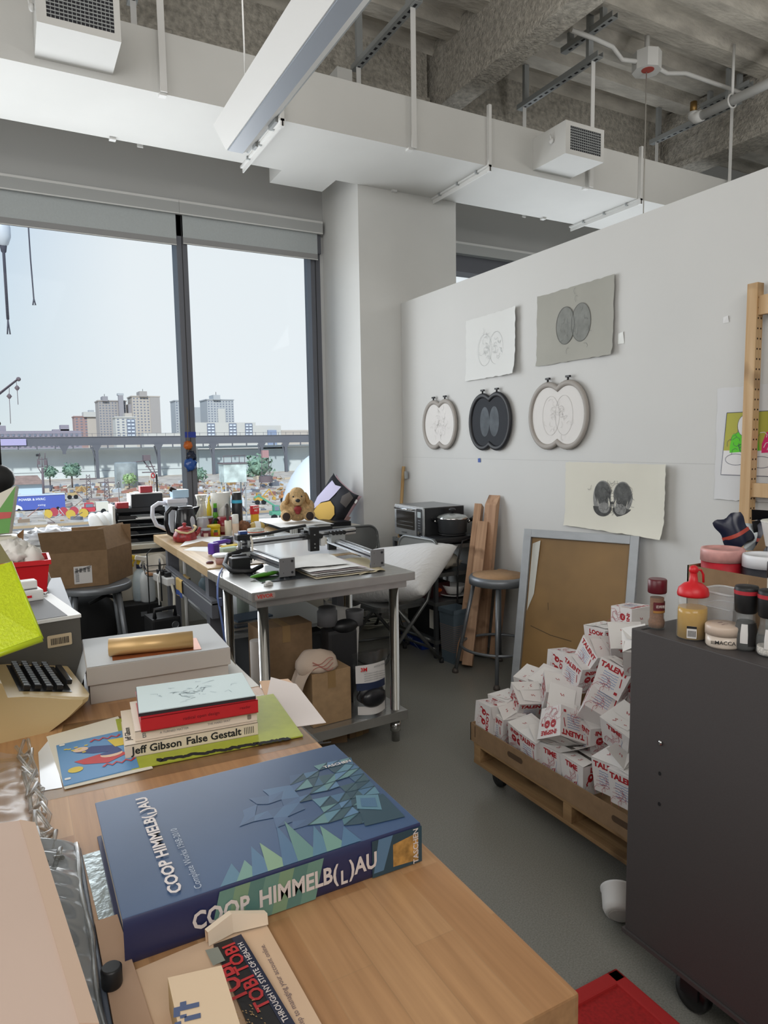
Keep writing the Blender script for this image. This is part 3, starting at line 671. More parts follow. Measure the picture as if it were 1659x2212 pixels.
for i in range(160):
    y = rg.uniform(104, 190); x = rg.uniform(-4, .55*y+6); m.cyl((x, y, GZ+rg.uniform(0, 1)), (x+rg.uniform(-2, 2), y, GZ+rg.uniform(.3, 2.2)), .06, rg.choice(cols), 5)
solo(m, 'scrap_rubble', 'scattered scrap, pipes and rubble covering the dusty yard', 'rubble', kind='stuff')

# ================================================================== front workbench and what lies on it
DZ = .865
wb = butcher('workbench_top', 'c39a70', 'a97d55', 'c59c72', 'Y', .33, .055, .38)
t = thing('workbench', 'maple block workbench in the front, carrying the big blue book', 'workbench')
part(t, 'worktop', BX((-.95, .492, .825), (.493, 2.1, DZ), wb, .003))
for x in (-.85, .42):
    for y in (.6, 2.0): part(t, 'leg', BX((x-.03, y-.03, 0), (x+.03, y+.03, .825), greym))
part(t, 'apron', BX((-.85, .6, .74), (.42, .63, .82), greym))
# ---- big blue architecture book
navy = M('book_navy', '3c5478', .35, nz=2.5, amt=.22, sx=(1, 1, 1)); navyd = M('book_spine_navy', '2c3157', .4)
fcol = [M('facet%d' % i, c, .35) for i, c in enumerate(('5b7f9f', '4a6e8c', '40617a', '5c8496', '2f4a58', '4d7480', '648a8c', '3a5660'))]
teal = [M('shard%d' % i, c, .4) for i, c in enumerate(('4f7890', '6d9488', '4a7090', '809e80', '44688a', '5c847e'))]
lett = M('book_lettering', 'dcd3d0', .5)
t = thing('big_book', 'huge dark blue architecture book lying flat, its title on cover and spine', 'book', (.272, .917, DZ))
W, D, Tk = .392, .288, .056
m = MB(); m.box((0, .003, Tk/2), (W-.012, D-.012, Tk-.006), M('page_edge', 'cfc6b6', .85, nz=300, amt=.15, sx=(.02, .02, 1))); part(t, 'page_block', m)
m = MB()
m.box((0, 0, Tk-.0015), (W, D, .003), navy, b=.001); m.box((0, 0, .0015), (W, D, .003), navyd, b=.001)
vs = []; n = 7
for sx in (-1, 1):
    for i in range(n+1): a = -PI/2+PI*i/n; vs.append((sx*W/2, -D/2-.004*math.cos(a), Tk/2+Tk/2*math.sin(a)))
m.add(vs, [(i, n+1+i, n+2+i, i+1) for i in range(n)], navyd, None, True)
part(t, 'cover', m)
m = MB(); T = TM((0, 0, Tk)); rg = random.Random(5)
def tri(a, b, c, mat, TT, lift): m.add([(*a, lift), (*b, lift), (*c, lift)], [(0, 1, 2)], mat, TT)
fade = [M('fade%d' % i, c, .35) for i, c in enumerate(('456084', '3f587a', '4b6a8c'))]
# faceted glass facade in the upper right of the cover
G = {}
for i in range(10):
    for j in range(10): G[i, j] = (-.03+i*.0225+rg.uniform(-.006, .006)+.003*j, -.09+j*.021+rg.uniform(-.005, .005)-.002*i)
for i in range(9):
    for j in range(9):
        a, b, c, d = G[i, j], G[i+1, j], G[i+1, j+1], G[i, j+1]
        if rg.random() < .55+.05*i and abs(j-3.5-.35*i*.3) < 1.2+.55*i: 
            tri(a, b, c, rg.choice(fade if i < 4 else fcol), T, .0006); tri(a, c, d, rg.choice(fade if i < 5 else fcol), T, .0006)
            if i > 3: 
                for p, q in ((a, b), (a, c)): m.strip([p, q], .0016, fcol[4], T, .0009)
for k in range(9):  # shards running down to the spine
    x = -.085+k*.02; h = .03+.05*math.exp(-((k-4.5)/2.2)**2)
    tri((x, -D/2), (x+.03, -D/2), (x+.02+rg.uniform(-.01, .01), -D/2+h+rg.uniform(0, .03)), teal[k % 6], T, .0007+.0001*k)
m.poly([(.125, -.115), (.185, -.122), (.188, -.05), (.14, -.06)], fcol[4], T, .0011); m.poly([(.135, -.07), (.165, -.09), (.18, -.05), (.15, -.035)], fcol[3], T, .0014); m.poly([(.143, -.068), (.163, -.08), (.172, -.056), (.152, -.046)], fcol[1], T, .0017)
m.run([('COOP', .0215, 0), ('HIMMELB(', .0215, 0, .006), ('L', .018, -.007), (')AU', .0215, 0)], frame((-.133, -.004, Tk), (0, 1, 0), (-1, 0, 0)), lett, .03, .0018, 1, .1, .252)
m.text('Complete Works 1968-2010', frame((-.108, -.062, Tk), (0, 1, 0), (-1, 0, 0)), .0125, M('book_lettering_grey', 'a9b4c4', .5), 0, .0018)
m.text('TASCHEN', frame((.168, .07, Tk), (1, 0, 0), (0, 1, 0)), .011, lett, .02, .0018)
S = frame((0, -D/2-.0042, Tk/2), (1, 0, 0), (0, 0, 1))
for k in range(7):
    x = -.1+k*.019; m.poly([(x, -.026), (x+.021, -.026), (x+.034, .026), (x+.013, .026)], teal[(k*2+1) % 6], S, .0004+.0001*k)
m.poly([(.118, -.026), (.196, -.026), (.196, .026), (.118, .026)], fcol[4], S, .0006); m.poly([(.15, -.02), (.19, -.022), (.19, .018), (.15, .012)], M('gold_photo', 'b58a4c', .5, nz=60, amt=.5), S, .0008); m.poly([(.12, -.02), (.135, -.02), (.15, .026), (.128, .026)], fcol[0], S, .0008)
m.run([('COOP', .031, 0), ('HIMMELB(', .031, 0, .008), ('L', .026, -.009), (')AU', .031, 0)], frame((.002, -D/2-.0046, Tk/2-.001), (1, 0, 0), (0, 0, 1)), lett, .03, .0014, 1, .12, .246)
m.text('TASCHEN', frame((.186, -D/2-.0046, Tk/2), (0, 0, 1), (-1, 0, 0)), .0115, lett, .02, .0012)
part(t, 'cover_print', m)
# ---- pale lidded box with roll
pale = M('pale_box', 'b5aea8', .8); palet = M('pale_box_top', 'ccd0d4', .7)
t = thing('lidded_box', 'pale grey lidded cardboard box under the golden roll', 'box', (.285, 1.757, DZ), -.045)
part(t, 'base', MB().bx((-.158, -.122, 0), (.158, .122, .05), pale, .002))
m = MB(); m.bx((-.163, -.128, .046), (.163, .128, .088), pale, .002); m.bx((-.161, -.126, .0885), (.161, .126, .0892), palet)
m.add([(-.163, -.128, .084), (-.163, .128, .084), (-.185, .12, .02), (-.185, -.12, .02)], [(0,1,2,3)], palet); m.add([(.163, -.128, .08), (.163, .128, .08), (.183, .12, .03), (.183, -.1, .03)], [(3,2,1,0)], cream)
part(t, 'lid', m)
gold = M('gold_foil', 'cda973', .38, .35, nz=6, amt=.12, sx=(.3, 3, 3))
a, b = (0.173, 1.681, 0.975), (0.362, 1.644, 0.975)
m = MB(); A = Vector(a); B = Vector(b); A.y += .02; B.y += .02; A.z = B.z = .9545+.021; m.tube([A, B], .0245, gold, 20, flat=.84)
solo(m, 'foil_roll', 'golden foil roll lying on the pale lidded box', 'roll')
cop = M('copper_sheet', 'a8623c', .4, .4, nz=12, amt=.25)
q = [(0.175, 1.659, 0.955), (0.376, 1.64, 0.955), (0.388, 1.744, 0.955), (0.185, 1.774, 0.955)]
solo(MB().add([(x, y, .9547) for x, y, z in q]+[(x, y, .9556) for x, y, z in q], [(3,2,1,0), (4,5,6,7), (0,1,5,4), (1,2,6,5), (2,3,7,6), (3,0,4,7)], cop), 'copper_sheet', 'thin copper sheet under the golden roll', 'sheet')
# ---- sheets and folders
def sheet(name, label, cat, q, z, th, mat, deco=None):
    m = MB(); n = len(q); m.prism([(p[0], p[1]) for p in q], z, z+th, mat)
    if deco: deco(m, z+th)
    return solo(m, name, label, cat)
sheet('clear_folder', 'clear plastic folder spread on the workbench under the book stack', 'folder', [(.004, 1.222), (.497, 1.198), (.49, 1.50), (.06, 1.55)], .8652, .0004, glass('folder_film', 'f2f2f0', .04, .3))
sheet('white_sheet', 'white sheet along the workbench edge beside the pale lidded box', 'paper', [(.40, 1.56), (.492, 1.56), (.49, 1.95), (.45, 1.95)], .8652, .0008, paper)
sheet('folder_glare', 'white sheet standing in for glare on the clear folder, left of the blue comic', 'paper', [(0.008, 1.428, 0.867), (0.033, 1.492, 0.867), (0.04, 1.255, 0.867), (0.007, 1.26, 0.867)], .8658, .0006, M('glare_white', 'e6e8ec', .1))  # white sheet added in place of a reflection on the folder
sheet('cream_sheets', 'cream paper sheets under the blue comic', 'paper', [(0.025, 1.497, 0.867), (0.166, 1.533, 0.867), (0.189, 1.246, 0.867), (0.043, 1.244, 0.867)], .8666, .0012, cream)
def pk(m, z): m.prism([(.36, 1.54), (.555, 1.51), (.53, 1.33), (.35, 1.33)], z, z+.0006, M('peach', 'e3c9b4', .85))
pinkp = M('pale_pink_paper', 'e6dcd8', .85)
sheet('pale_sheets', 'pale pink sheets poking over the workbench edge', 'paper', [(0.537, 1.603, 0.867), (0.574, 1.523, 0.867), (0.544, 1.274, 0.867), (0.408, 1.301, 0.867)], .8656, .001, pinkp)
sheet('peach_sheet', 'peach paper sheet peeking from under the pale pink sheets', 'paper', [(0.503, 1.592, 0.867), (0.571, 1.571, 0.867), (0.569, 1.479, 0.867), (0.478, 1.465, 0.867)], .8653, .0004, M('peach_paper', 'e0bd9f', .85))
def grs(m, z):
    rg = random.Random(2); pts = []
    for i in range(60): pts.append((.2+i*.0042, 1.268-.0006*i+rg.uniform(-.004, .004)))
    m.strip(pts, .012, M('ink_black', '1d1d1f', .8), None, z+.0004)
sheet('green_booklet', 'lime green booklet under the paperback stack', 'booklet', [(0.159, 1.514, 0.868), (0.501, 1.482, 0.868), (0.476, 1.233, 0.868), (0.147, 1.258, 0.868)], .8668, .0026, M('lime_cover', 'a9b23c', .5, nz=40, amt=.06), grs)
cb = M('comic_blue', '5f93c4', .5)
def comic(m, z):
    T = TM((.1, 1.35, z)); c = {k: M('comic_'+k, h, .55) for k, h in dict(red='c63a3c', yel='dcc344', nav='34457f', skin='e6c4a8', wht='e9e6e0').items()}
    m.poly([(-.03, .03), (.0, .045), (.04, .03), (.05, .0), (.0, .01)], c['nav'], T); m.poly([(.03, .06), (.07, .055), (.075, .02), (.04, .02)], c['yel'], T, .0006)
    m.poly([(-.035, -.01), (.03, .005), (.06, -.02), (.02, -.045), (-.02, -.03)], c['red'], T, .0005); m.poly(oval(.014, .011, 12, (-.02, .04)), c['skin'], T, .0007); m.poly(oval(.02, .013, 14, (.03, -.01)), c['skin'], T, .0007); m.poly(oval(.013, .012, 12, (-.035, -.045)), c['yel'], T, .0007); m.poly(oval(.02, .008, 12, (.03, -.004)), c['nav'], T, .0008)
    for y, x in ((.07, .0), (-.055, .01)): m.strip([(x+i*.008, y+(.006 if i % 2 else -.004)) for i in range(8)], .005, c['red'], T, .0009)
    for x, y in ((-.05, .08), (-.05, -.075)): m.poly(rrect(.01, .008, .002, 2, (x, y)), c['wht'], T, .0007)
    for i in range(7): m.poly(oval(.004, .003, 6, (-.045+i*.006, .055-.003*i*(i % 3))), c['yel'], T, .0008)
sheet('comic', 'light blue comic with red and yellow figures, half under the green booklet', 'magazine', [(0.04, 1.436, 0.87), (0.173, 1.445, 0.87), (0.167, 1.258, 0.87), (0.042, 1.253, 0.87)], .8682, .0016, cb, comic)
# ---- paperback stack
def pback(name, label, x, y, z, w, d, h, cov, rz=0, deco=None, pg='d9cfbc'):
    t = thing(name, label, 'book', (x, y, z), rz, 'paperbacks stacked on the green booklet')
    part(t, 'page_block', MB().box((0, .003, h/2), (w-.004, d-.006, h-.003), M('pages_'+pg, pg, .85, nz=400, amt=.1, sx=(.02, .02, 1))))
    m = MB(); m.box((0, 0, .0006), (w, d, .0012), cov); m.box((0, 0, h-.0006), (w, d, .0012), cov); m.box((0, -d/2+.0008, h/2), (w, .0016, h), cov)
    if deco: deco(m, w, d, h)
    part(t, 'cover', m)
ink = M('ink_black', '1d1d1f', .8)
def jg(m, w, d, h):
    m.text('Jeff Gibson', frame((-.068, -d/2-.0001, h/2), (1, 0, 0), (0, 0, 1)), .0205, ink, .025); m.text('False Gestalt', frame((.038, -d/2-.0001, h/2), (1, 0, 0), (0, 0, 1)), .0205, ink, .025)
    m.text('Jeff Gibson', frame((-w/2+.008, -d/2+.055, h), (0, 1, 0), (-1, 0, 0)), .0145, ink, .02)
    for i in range(6): m.strip([(.098+.0035*i, -.007), (.098+.0035*i, .007)], .0012, ink, frame((0, -d/2-.0001, h/2), (1, 0, 0), (0, 0, 1)))
crm = M('cover_cream', 'e2d3c0', .5)
pback('paperback', 'cream paperback with bold black spine title, bottom of the stack', .283, 1.386, .8696, .25, .185, .025, crm, -.09, jg)
def mid(m, w, d, h):
    S = frame((0, -d/2-.0001, h/2), (1, 0, 0), (0, 0, 1)); m.text('A TURNED MATTER', TM() @ S @ TM((-.045, 0, 0)), .006, greym); m.text('THE HARD WAY', S @ TM((.04, 0, 0)), .006, greym); m.poly(rrect(.008, .01, .002, 2, (.1, 0)), M('logo_grey', '8c7f74', .6), S, .0003); m.text('B', S @ TM((-.1, 0, 0)), .014, greym)
pback('paperback.001', 'cream paperback with small grey spine print, second from the bottom of the stack', .293, 1.385, .8948, .232, .165, .02, M('cover_cream2', 'e6d9c8', .5), -.085, mid)
def rd(m, w, d, h):
    S = frame((0, -d/2-.0001, h/2), (1, 0, 0), (0, 0, 1)); m.text('radical open design', S @ TM((0, 0, 0)), .009, M('dark_red', '6d1420', .5)); m.text('reader', S @ TM((.085, .002, 0)), .008, MATS['dark_red'])
pback('paperback.002', 'thick red paperback, third from the bottom of the stack', .298, 1.372, .915, .222, .158, .026, M('cover_red', 'c3262f', .4), -.09, rd, 'd8b5b4')
t = thing('sketchbook', 'thin sketchbook with pale blue pencil drawing, on top of the stack', 'sketchbook', (.298, 1.378, .9412), -.12)
part(t, 'cover', MB().box((0, 0, .003), (.222, .152, .006), dkm))
m = MB(); m.box((0, 0, .0068), (.22, .15, .0016), M('pale_blue_paper', 'd3e4e6', .6)); rg = random.Random(9); pc = M('pencil', 'a9bcc4', .8)
for i in range(46):
    x, y = rg.gauss(0, .03), rg.gauss(0, .022); m.strip([(x, y), (x+rg.uniform(-.012, .012), y+rg.uniform(-.008, .008)), (x+rg.uniform(-.014, .014), y+rg.uniform(-.01, .01))], .0011, pc, TM((0, 0, .0076)))
part(t, 'drawing_page', m)
# ---- beige typewriter (its keyboard faces the aisle)
bei = M('typewriter_beige', 'c9b184', .35); key = M('key_black', '1a1b1f', .25); keyt = M('key_top_highlight', '8b9199', .2)  # grey tops are the gloss highlight painted onto black keys
t = thing('typewriter', 'beige portable typewriter with black keys at the left of the workbench', 'typewriter', (-.085, 1.655, DZ), .12)
m = MB()
prof = [(-.2, .0), (.10, .0), (.15, .02), (.185, .045), (.187, .053), (.17, .057), (.06, .085), (.03, .09), (.022, .12), (.0, .135), (-.2, .135)]
n = len(prof)
def sect(y, k): return [(x*k if x > .1 else x, y, z) for x, z in prof]
ys = [(-.142, .90), (-.132, .97), (-.115, 1), (.115, 1), (.132, .97), (.142, .90)]
vs = []; fs = []
for y, k in ys: vs += sect(y, k)
for i in range(len(ys)-1):
    for j in range(n): fs.append((i*n+j, i*n+(j+1) % n, (i+1)*n+(j+1) % n, (i+1)*n+j))
fs += [tuple(range(n)), tuple(reversed(range((len(ys)-1)*n, len(ys)*n)))]
m.add(vs, fs, bei); part(t, 'body', m)
part(t, 'key_well', MB().add([(.055, -.105, .0868), (.155, -.105, .0622), (.155, .105, .0622), (.055, .105, .0868)], [(0,1,2,3)], key))
for r_ in range(4):
    for c in range(11):
        x = .07+r_*.021; z = .096-(x-.055)*.245; y = -.095+c*.0185+(r_ % 2)*.006
        k = MB(); k.box((x, y, z-.004), (.013, .014, .012), key, b=.002, ry=.2); k.box((x, y, z+.0025), (.010, .011, .002), keyt, b=.0008, ry=.2); o = part(t, 'key', k)
part(t, 'space_bar', MB().box((.157, 0, .072), (.013, .13, .011), key, b=.003, ry=.2))
part(t, 'platen', MB().cyl((-.1, -.17, .15), (-.1, .17, .15), .02, key, 14).cyl((-.1, -.19, .15), (-.1, -.165, .15), .026, key, 14).cyl((-.1, .165, .15), (-.1, .19, .15), .026, key, 14))
# ---- dark grey flat scanner-like box
dg = M('charcoal_card', '54514c', .7); dgt = M('charcoal_top', '6a6a6c', .6)
t = thing('charcoal_box', 'charcoal box with white lid rim and barcode label behind the typewriter', 'box', (.122, 1.805, DZ), .17)
part(t, 'body', BX((-.3, 0, 0), (0, .31, .17), dg, .002))
m = MB(); m.bx((-.302, -.002, .168), (.002, .312, .176), white2); m.bx((-.27, .004, .1762), (-.028, .29, .1772), dgt); part(t, 'lid', m)
m = MB(); S = frame((-.05, -.0012, .12), (1, 0, 0), (0, 0, 1)); m.poly(rrect(.055, .03, .003, 3), M('label_tan', 'c9b596', .7), S); rg = random.Random(4); x = -.02
while x < .02: wd = rg.uniform(.0006, .002); m.poly([(x, -.009), (x+wd, -.009), (x+wd, .007), (x, .007)], ink, S, .0008); x += wd+rg.uniform(.0007, .0016)
part(t, 'barcode_label', m)
m = MB(); q = (0.047, 2.095, 1.044); m.tube([(-.012, .01, .004), (0, 0, .004), (.016, .006, .004)], .003, chrome, 6); m.tube([(0, 0, .004), (.012, -.012, .004)], .003, chrome, 6)
solo(m, 'metal_clip', 'small silver cross-shaped clip on the charcoal box', 'clip', (q[0], q[1], 1.0425))
t = thing('white_adapter', 'white slotted plastic device at the back of the charcoal box', 'device', (.012, 2.07, 1.0425), .2)
part(t, 'body', MB().bx((-.04, -.05, 0), (.03, .03, .028), white2, .005).bx((-.03, -.01, .028), (.025, .03, .048), white2, .004))
part(t, 'slot', MB().bx((-.02, -.0515, .01), (.0, -.05, .016), redm).bx((-.02, -.03, .0285), (.02, -.02, .029), grd))
# ---- low side table behind and its clutter
part(thing('side_table', 'black low table behind the charcoal box, mostly hidden', 'table', (-.28, 2.62, 0)), 'table_body', BX((-.45, -.38, 0), (.42, .38, .93), blackm))
t = thing('red_bin', 'red square plastic bin holding a white bag at the left edge', 'bin', (-.0, 2.55, .93))
m = MB()
def taper(m, w0, d0, w1, d1, h, mat, T=None, th=.003):
    a = [(-w0/2, -d0/2, 0), (w0/2, -d0/2, 0), (w0/2, d0/2, 0), (-w0/2, d0/2, 0)]; b = [(-w1/2, -d1/2, h), (w1/2, -d1/2, h), (w1/2, d1/2, h), (-w1/2, d1/2, h)]
    m.add(a+b, [(3,2,1,0), (0,1,5,4), (1,2,6,5), (2,3,7,6), (3,0,4,7)], mat, T); b2 = [(x*(1-2*th/w1), y*(1-2*th/d1), z) for x, y, z in b]; a2 = [(x*.97, y*.97, th) for x, y, z in a]
    m.add(b+b2, [(0,1,5,4), (1,2,6,5), (2,3,7,6), (3,0,4,7)], mat, T); m.add(a2+b2, [(0,1,2,3), (4,5,1,0), (5,6,2,1), (6,7,3,2), (7,4,0,3)], mat, T)
    return m
part(t, 'body', taper(MB(), .13, .13, .17, .17, .15, redm)); m = MB(); m.box((0, 0, .15), (.18, .18, .012), redm, b=.003); 
m2 = MB()
for a, b in (((-.09, -.09, .14), (.09, -.082, .155)), ((-.09, .082, .14), (.09, .09, .155)), ((-.09, -.082, .14), (-.082, .082, .155)), ((.082, -.082, .14), (.09, .082, .155))): m2.bx(a, b, redm)
part(t, 'rim', m2)
def blob(m, c, r, mat, amp=.25, seed=0, n=22, fr=3):
    vs, fs = [], []; nv = n//2
    for j in range(nv+1):
        th = PI*j/nv
        for i in range(n):
            a = 2*PI*i/n; d = Vector((math.sin(th)*math.cos(a), math.sin(th)*math.sin(a), math.cos(th)))
            k = 1+amp*mnoise.noise(d*fr+Vector((seed, seed*2, 0))); vs.append((c[0]+d.x*r[0]*k, c[1]+d.y*r[1]*k, c[2]+d.z*r[2]*k))
    for j in range(nv):
        for i in range(n): fs.append((j*n+i, (j+1)*n+i, (j+1)*n+(i+1) % n, j*n+(i+1) % n))
    return m.add(vs, fs, mat, None, True)
bagw = M('bag_white', 'e2dfd9', .6)
solo(blob(blob(MB(), (0, 0, 0), (.06, .06, .045), bagw, .5, 3, 26, 4), (.055, -.04, -.015), (.028, .025, .045), bagw, .5, 5, 16, 4), 'plastic_bag', 'crumpled white plastic bag stuffed in the red bin', 'bag', (-.015, 2.55, 1.1))
solo(blob(MB(), (0, 0, 0), (.06, .05, .045), paper, .6, 8, 20, 4), 'crumpled_paper', 'crumpled white paper behind the white plastic bag', 'paper', (.035, 2.80, .975))
m = MB(); g1 = M('snack_green', '4f8f2f', .35); g2 = M('snack_white', 'ccc8b8', .35); g3 = M('snack_red', 'b53a34', .35)
sh = [(-.11, -.06), (.07, -.05), (.09, .11), (.01, .07), (-.11, .05)]
m.prism(sh, -.015, .015, g2); m.poly([(-.02, -.055), (.07, -.05), (.089, .108), (.02, .0)], g1, None, .0155); m.poly([(-.11, -.06), (-.02, -.055), (-.05, -.02), (-.11, -.03)], g1, None, .0157); m.poly([(-.03, -.01), (.074, .0), (.078, .02), (-.005, .02)], g3, None, .0162)
T_ = frame((-.085, 2.62, 1.215), (1, -.3, 0), (.0, .25, 1)); 
for i, v in enumerate(m.v): m.v[i] = tuple(T_ @ Vector(v))
t = thing('snack_bag', 'green and white crinkled snack bag leaning at the left edge', 'bag'); part(t, 'bag', m)
part(t, 'foot', MB().bx((-.16, 2.58, 1.1), (.0, 2.66, 1.16), g2, .02))
t = thing('tan_packet', 'tan paper packet beside the green snack bag', 'packet'); part(t, 'packet', MB().add([(-.06, 2.72, 1.0), (.0, 2.74, .97), (.02, 2.76, 1.16), (-.03, 2.74, 1.12), (-.05, 2.76, 1.0), (.0, 2.78, .97)], [(0,1,2,3), (4,5,2), (0,3,2,4)], card))
t = thing('desk_lamp', 'black round-headed lamp with thin upright rod at the left edge', 'lamp', (-.07, 2.85, .93))
part(t, 'head', MB().ell((0, 0, .41), (.075, .05, .058), blackm)); part(t, 'stem', MB().cyl((0, 0, 0), (0, 0, .37), .012, blackm)); part(t, 'rod', MB().cyl((.03, 0, .45), (.032, 0, .61), .004, blackm).ell((.032, 0, .61), (.009, .009, .009), blackm)); part(t, 'base', MB().lathe([(.06, 0), (.06, .012), (.015, .02)], blackm))
# ---- hi-vis mesh pouch
hv = M('hi_vis_mesh', 'c4d51e', .45, nz=160, amt=.08, bump=.25, bs=220); hv2 = M('hi_vis_edge', 'b9cc1c', .3); ol = M('olive_card', '8d8660', .7)
t = thing('hi_vis_pouch', 'fluorescent yellow-green mesh pouch leaning over the typewriter', 'pouch')
a, b, c, d = Vector((-0.126, 1.5, 1.209)), Vector((-0.015, 1.52, 1.227)), Vector((0.027, 1.36, 1.105)), Vector((-0.126, 1.36, 1.067))
m = MB(); nn = (b-a).cross(d-a).normalized()*.004; m.add([a, b, c, d, a+nn, b+nn, c+nn, d+nn], [(0,1,2,3), (7,6,5,4), (0,4,5,1), (1,5,6,2), (2,6,7,3), (3,7,4,0)], hv); part(t, 'mesh_front', m)
m = MB(); m.tube([d, c], .006, hv2, 8); m.tube([b, c], .0025, hv2, 6); part(t, 'welded_edge', m)
m = MB(); m.add([a+Vector((0, .006, .0)), b+Vector((0, .006, 0)), Vector((-0.036, 1.53, 1.272)), Vector((-0.122, 1.52, 1.285))], [(0,1,2,3)], ol); part(t, 'card_insert', m)
# ---- clear bag, padded mailer, envelope
film = glass('crinkle_film', 'f1f1ee', .16, .3)
m = MB(); rg = random.Random(11)
def fb(u, v):
    x = -.34+u*.335+.012*mnoise.noise(Vector((u*4, v*6, 0))); y = .98+v*.44
    return (x+.02*(1-v), y, .867+.035*math.sin(PI*min(1, u*1.02))**.5*(.6+.4*mnoise.noise(Vector((u*9, v*14, 2))))+.001)
m.grid(fb, 26, 40, film); t = thing('clear_bag', 'crinkled clear plastic bag at the left edge of the workbench', 'bag'); part(t, 'film', m)
m = MB()
for k in range(3): m.tube([(-.005+.012*math.sin(i*1.3+k*2)-.012*(i/18)+.02*(1-i/18), .98+i*.025, .885+.012*math.sin(i*2.1+k)) for i in range(19)], .0035, glass('crinkle_edge', 'f4f4f2', .3, .3), 6)
part(t, 'sealed_edge', m)
fl2 = M('mailer_film', '9aa0a6', .12, nz=3, amt=.35, spec=1)
def fm(u, v):
    x = -.2+u*(.245+.004*v); y = .5+v*.55
    w_ = .0085*math.sin(v*85+7*mnoise.noise(Vector((u*2.2, v*5, 0))))*min(1, (1-u)*4+.1)*(1 if v > .35 else .35)
    return (x, y, .868+.03*(1-abs(2*u-1)**4)+w_*.7)
m = MB(); m.grid(fm, 30, 150, fl2); t = thing('plastic_mailer', 'shiny wrinkled grey plastic mailer in the lower left corner', 'mailer'); part(t, 'mailer', m)
part(t, 'sealed_edge', MB().tube([(.045-.002*math.sin(i*.9), .5+i*.0275, .871+.002*math.sin(i*2.2)) for i in range(21)], .004, glass('crinkle_edge'), 6))
part(t, 'rear_edge', MB().tube([(.051, .5, .868), (.049, 1.04, .868)], .003, M('mailer_blue', '5d6675', .4), 6))
env = M('manila_envelope', 'c7afa0', .75, nz=2, amt=.04)
t = thing('large_envelope', 'large pinkish manila envelope on the shiny mailer in the lower left corner', 'envelope')
q = [(-0.13, 1.071, 0.93), (-0.023, 1.046, 0.93), (-0.004, 1.027, 0.93), (0.037, 0.625, 0.93), (0.043, 0.561, 0.93), (-0.092, 0.637, 0.93)]
part(t, 'body', MB().prism([(x, y) for x, y, z in q], .912, .93, env))
a, b, c, d = q[1], q[2], q[3], (0.021, 0.634, 0.93)
part(t, 'folded_edge', MB().prism([(a[0], a[1]), (b[0], b[1]), (c[0], c[1]), (d[0], d[1])], .9301, .9312, M('manila_edge', 'c4a994', .75)))
solo(MB().lathe([(.01, 0), (.011, .003), (.011, .02), (.009, .022)], blackm), 'stopper', 'small black stopper beside the shiny mailer', 'stopper', (0.059, 0.741, 0.872)[:2]+(.8722,))
sheet('silver_card', 'silver foil card poking out from under the big blue book', 'card', [(0.053, 1.024, 0.867), (0.091, 1.025, 0.867), (0.097, 0.846, 0.867), (0.058, 0.868, 0.867)], .8652, .0008, M('silver_foil', 'b9c4c6', .3, .6, nz=30, amt=.15, bump=.15, bs=60))
sheet('card_strip', 'flattened pale cardboard strip left of the big blue book', 'cardboard', [(0.053, 0.858, 0.872), (0.079, 0.858, 0.872), (0.09, 0.638, 0.872), (0.054, 0.658, 0.872)], .866, .006, M('pale_card', 'bf9f86', .85))
# ---- open letter pile in the foreground
lp = M('letter_cream', 'd8b99b', .8)
def let(m, z):
    a, b = Vector((0.22, 0.69, 0.869)), Vector((0.22, 0.586, 0.869)); m.text('Important step to managing your account online.', frame((a+b)/2, a-b, Vector((-1, -.4, 0))), .0085, M('letter_ink', '6f5d62', .8), 0, .0005)
sheet('letter', 'printed cream letter at the bottom, right of the black leaflet', 'letter', [(0.083, 0.756, 0.869), (0.152, 0.762, 0.869), (0.236, 0.763, 0.869), (0.238, 0.576, 0.869), (0.233, 0.538, 0.869), (0.077, 0.626, 0.869)], .8653, .0032, lp, let)
t = thing('folded_flap', 'bent cream cardboard flap standing against the spine of the big blue book', 'cardboard')
a, b, c = Vector((0.163, 0.754, 0.872)), Vector((0.194, 0.761, 0.872)), Vector((0.235, 0.754, 0.872)); h = Vector((0, .004, .022))
m = MB(); m.add([a, b, c, a+h*.7, b+h, c+h*.6], [(0,1,4,3), (1,2,5,4)], lp); q = Vector((.002, -.006, -.001)); m.add([a+h*.7, b+h, c+h*.6, a+h*.7+q, b+h+q, c+h*.6+q, a+q, b+q, c+q], [(0,1,4,3), (1,2,5,4), (3,4,7,6), (4,5,8,7)], M('flap_edge', 'e4d3bd', .8)); part(t, 'flap', m)
blk = M('leaflet_black', '1b181b', .35); lred = M('leaflet_red', 'c03236', .4); lnav = M('leaflet_navy', '20263f', .4)
t = thing('black_leaflet', 'black leaflet with big red lettering and a navy edge, half under the cream carton', 'leaflet')
A, B, Cc, Dd = [Vector((x, y, .869)) for x, y, z in ((0.17, 0.747, 0.872), (0.203, 0.747, 0.872), (0.217, 0.544, 0.872), (0.173, 0.568, 0.872))]
m = MB(); m.prism([(v.x, v.y) for v in (A, B, Cc, Dd)], .8687, .872, blk); ed = (Cc-B); ln = ed.length; T = frame((B.x, B.y, .872), -ed, Vector((-ed.y, ed.x, 0)) if (Vector((-ed.y, ed.x, 0)).dot(A-B) > 0) else Vector((ed.y, -ed.x, 0)))
m.poly([(0, 0), (-ln, 0), (-ln, .012), (0, .012)], lnav, T, .0004); m.text('THROUGH NY STATE OF HEALTH', T @ TM((-.078, .0062, 0)), .0085, lett, .02, .0008)
m.text('TOBI TOBI', T @ TM((-.062, .018, 0)), .021, lred, .025, .0006, 1.1); m.text('TOBI', T @ TM((-.064, .036, 0)), .03, lred, .03, .0006, .9); m.poly([(-.03, .03), (-.005, .03), (-.002, .044), (-.03, .044)], M('leaflet_badge', '8b8f86', .5), T, .0006)
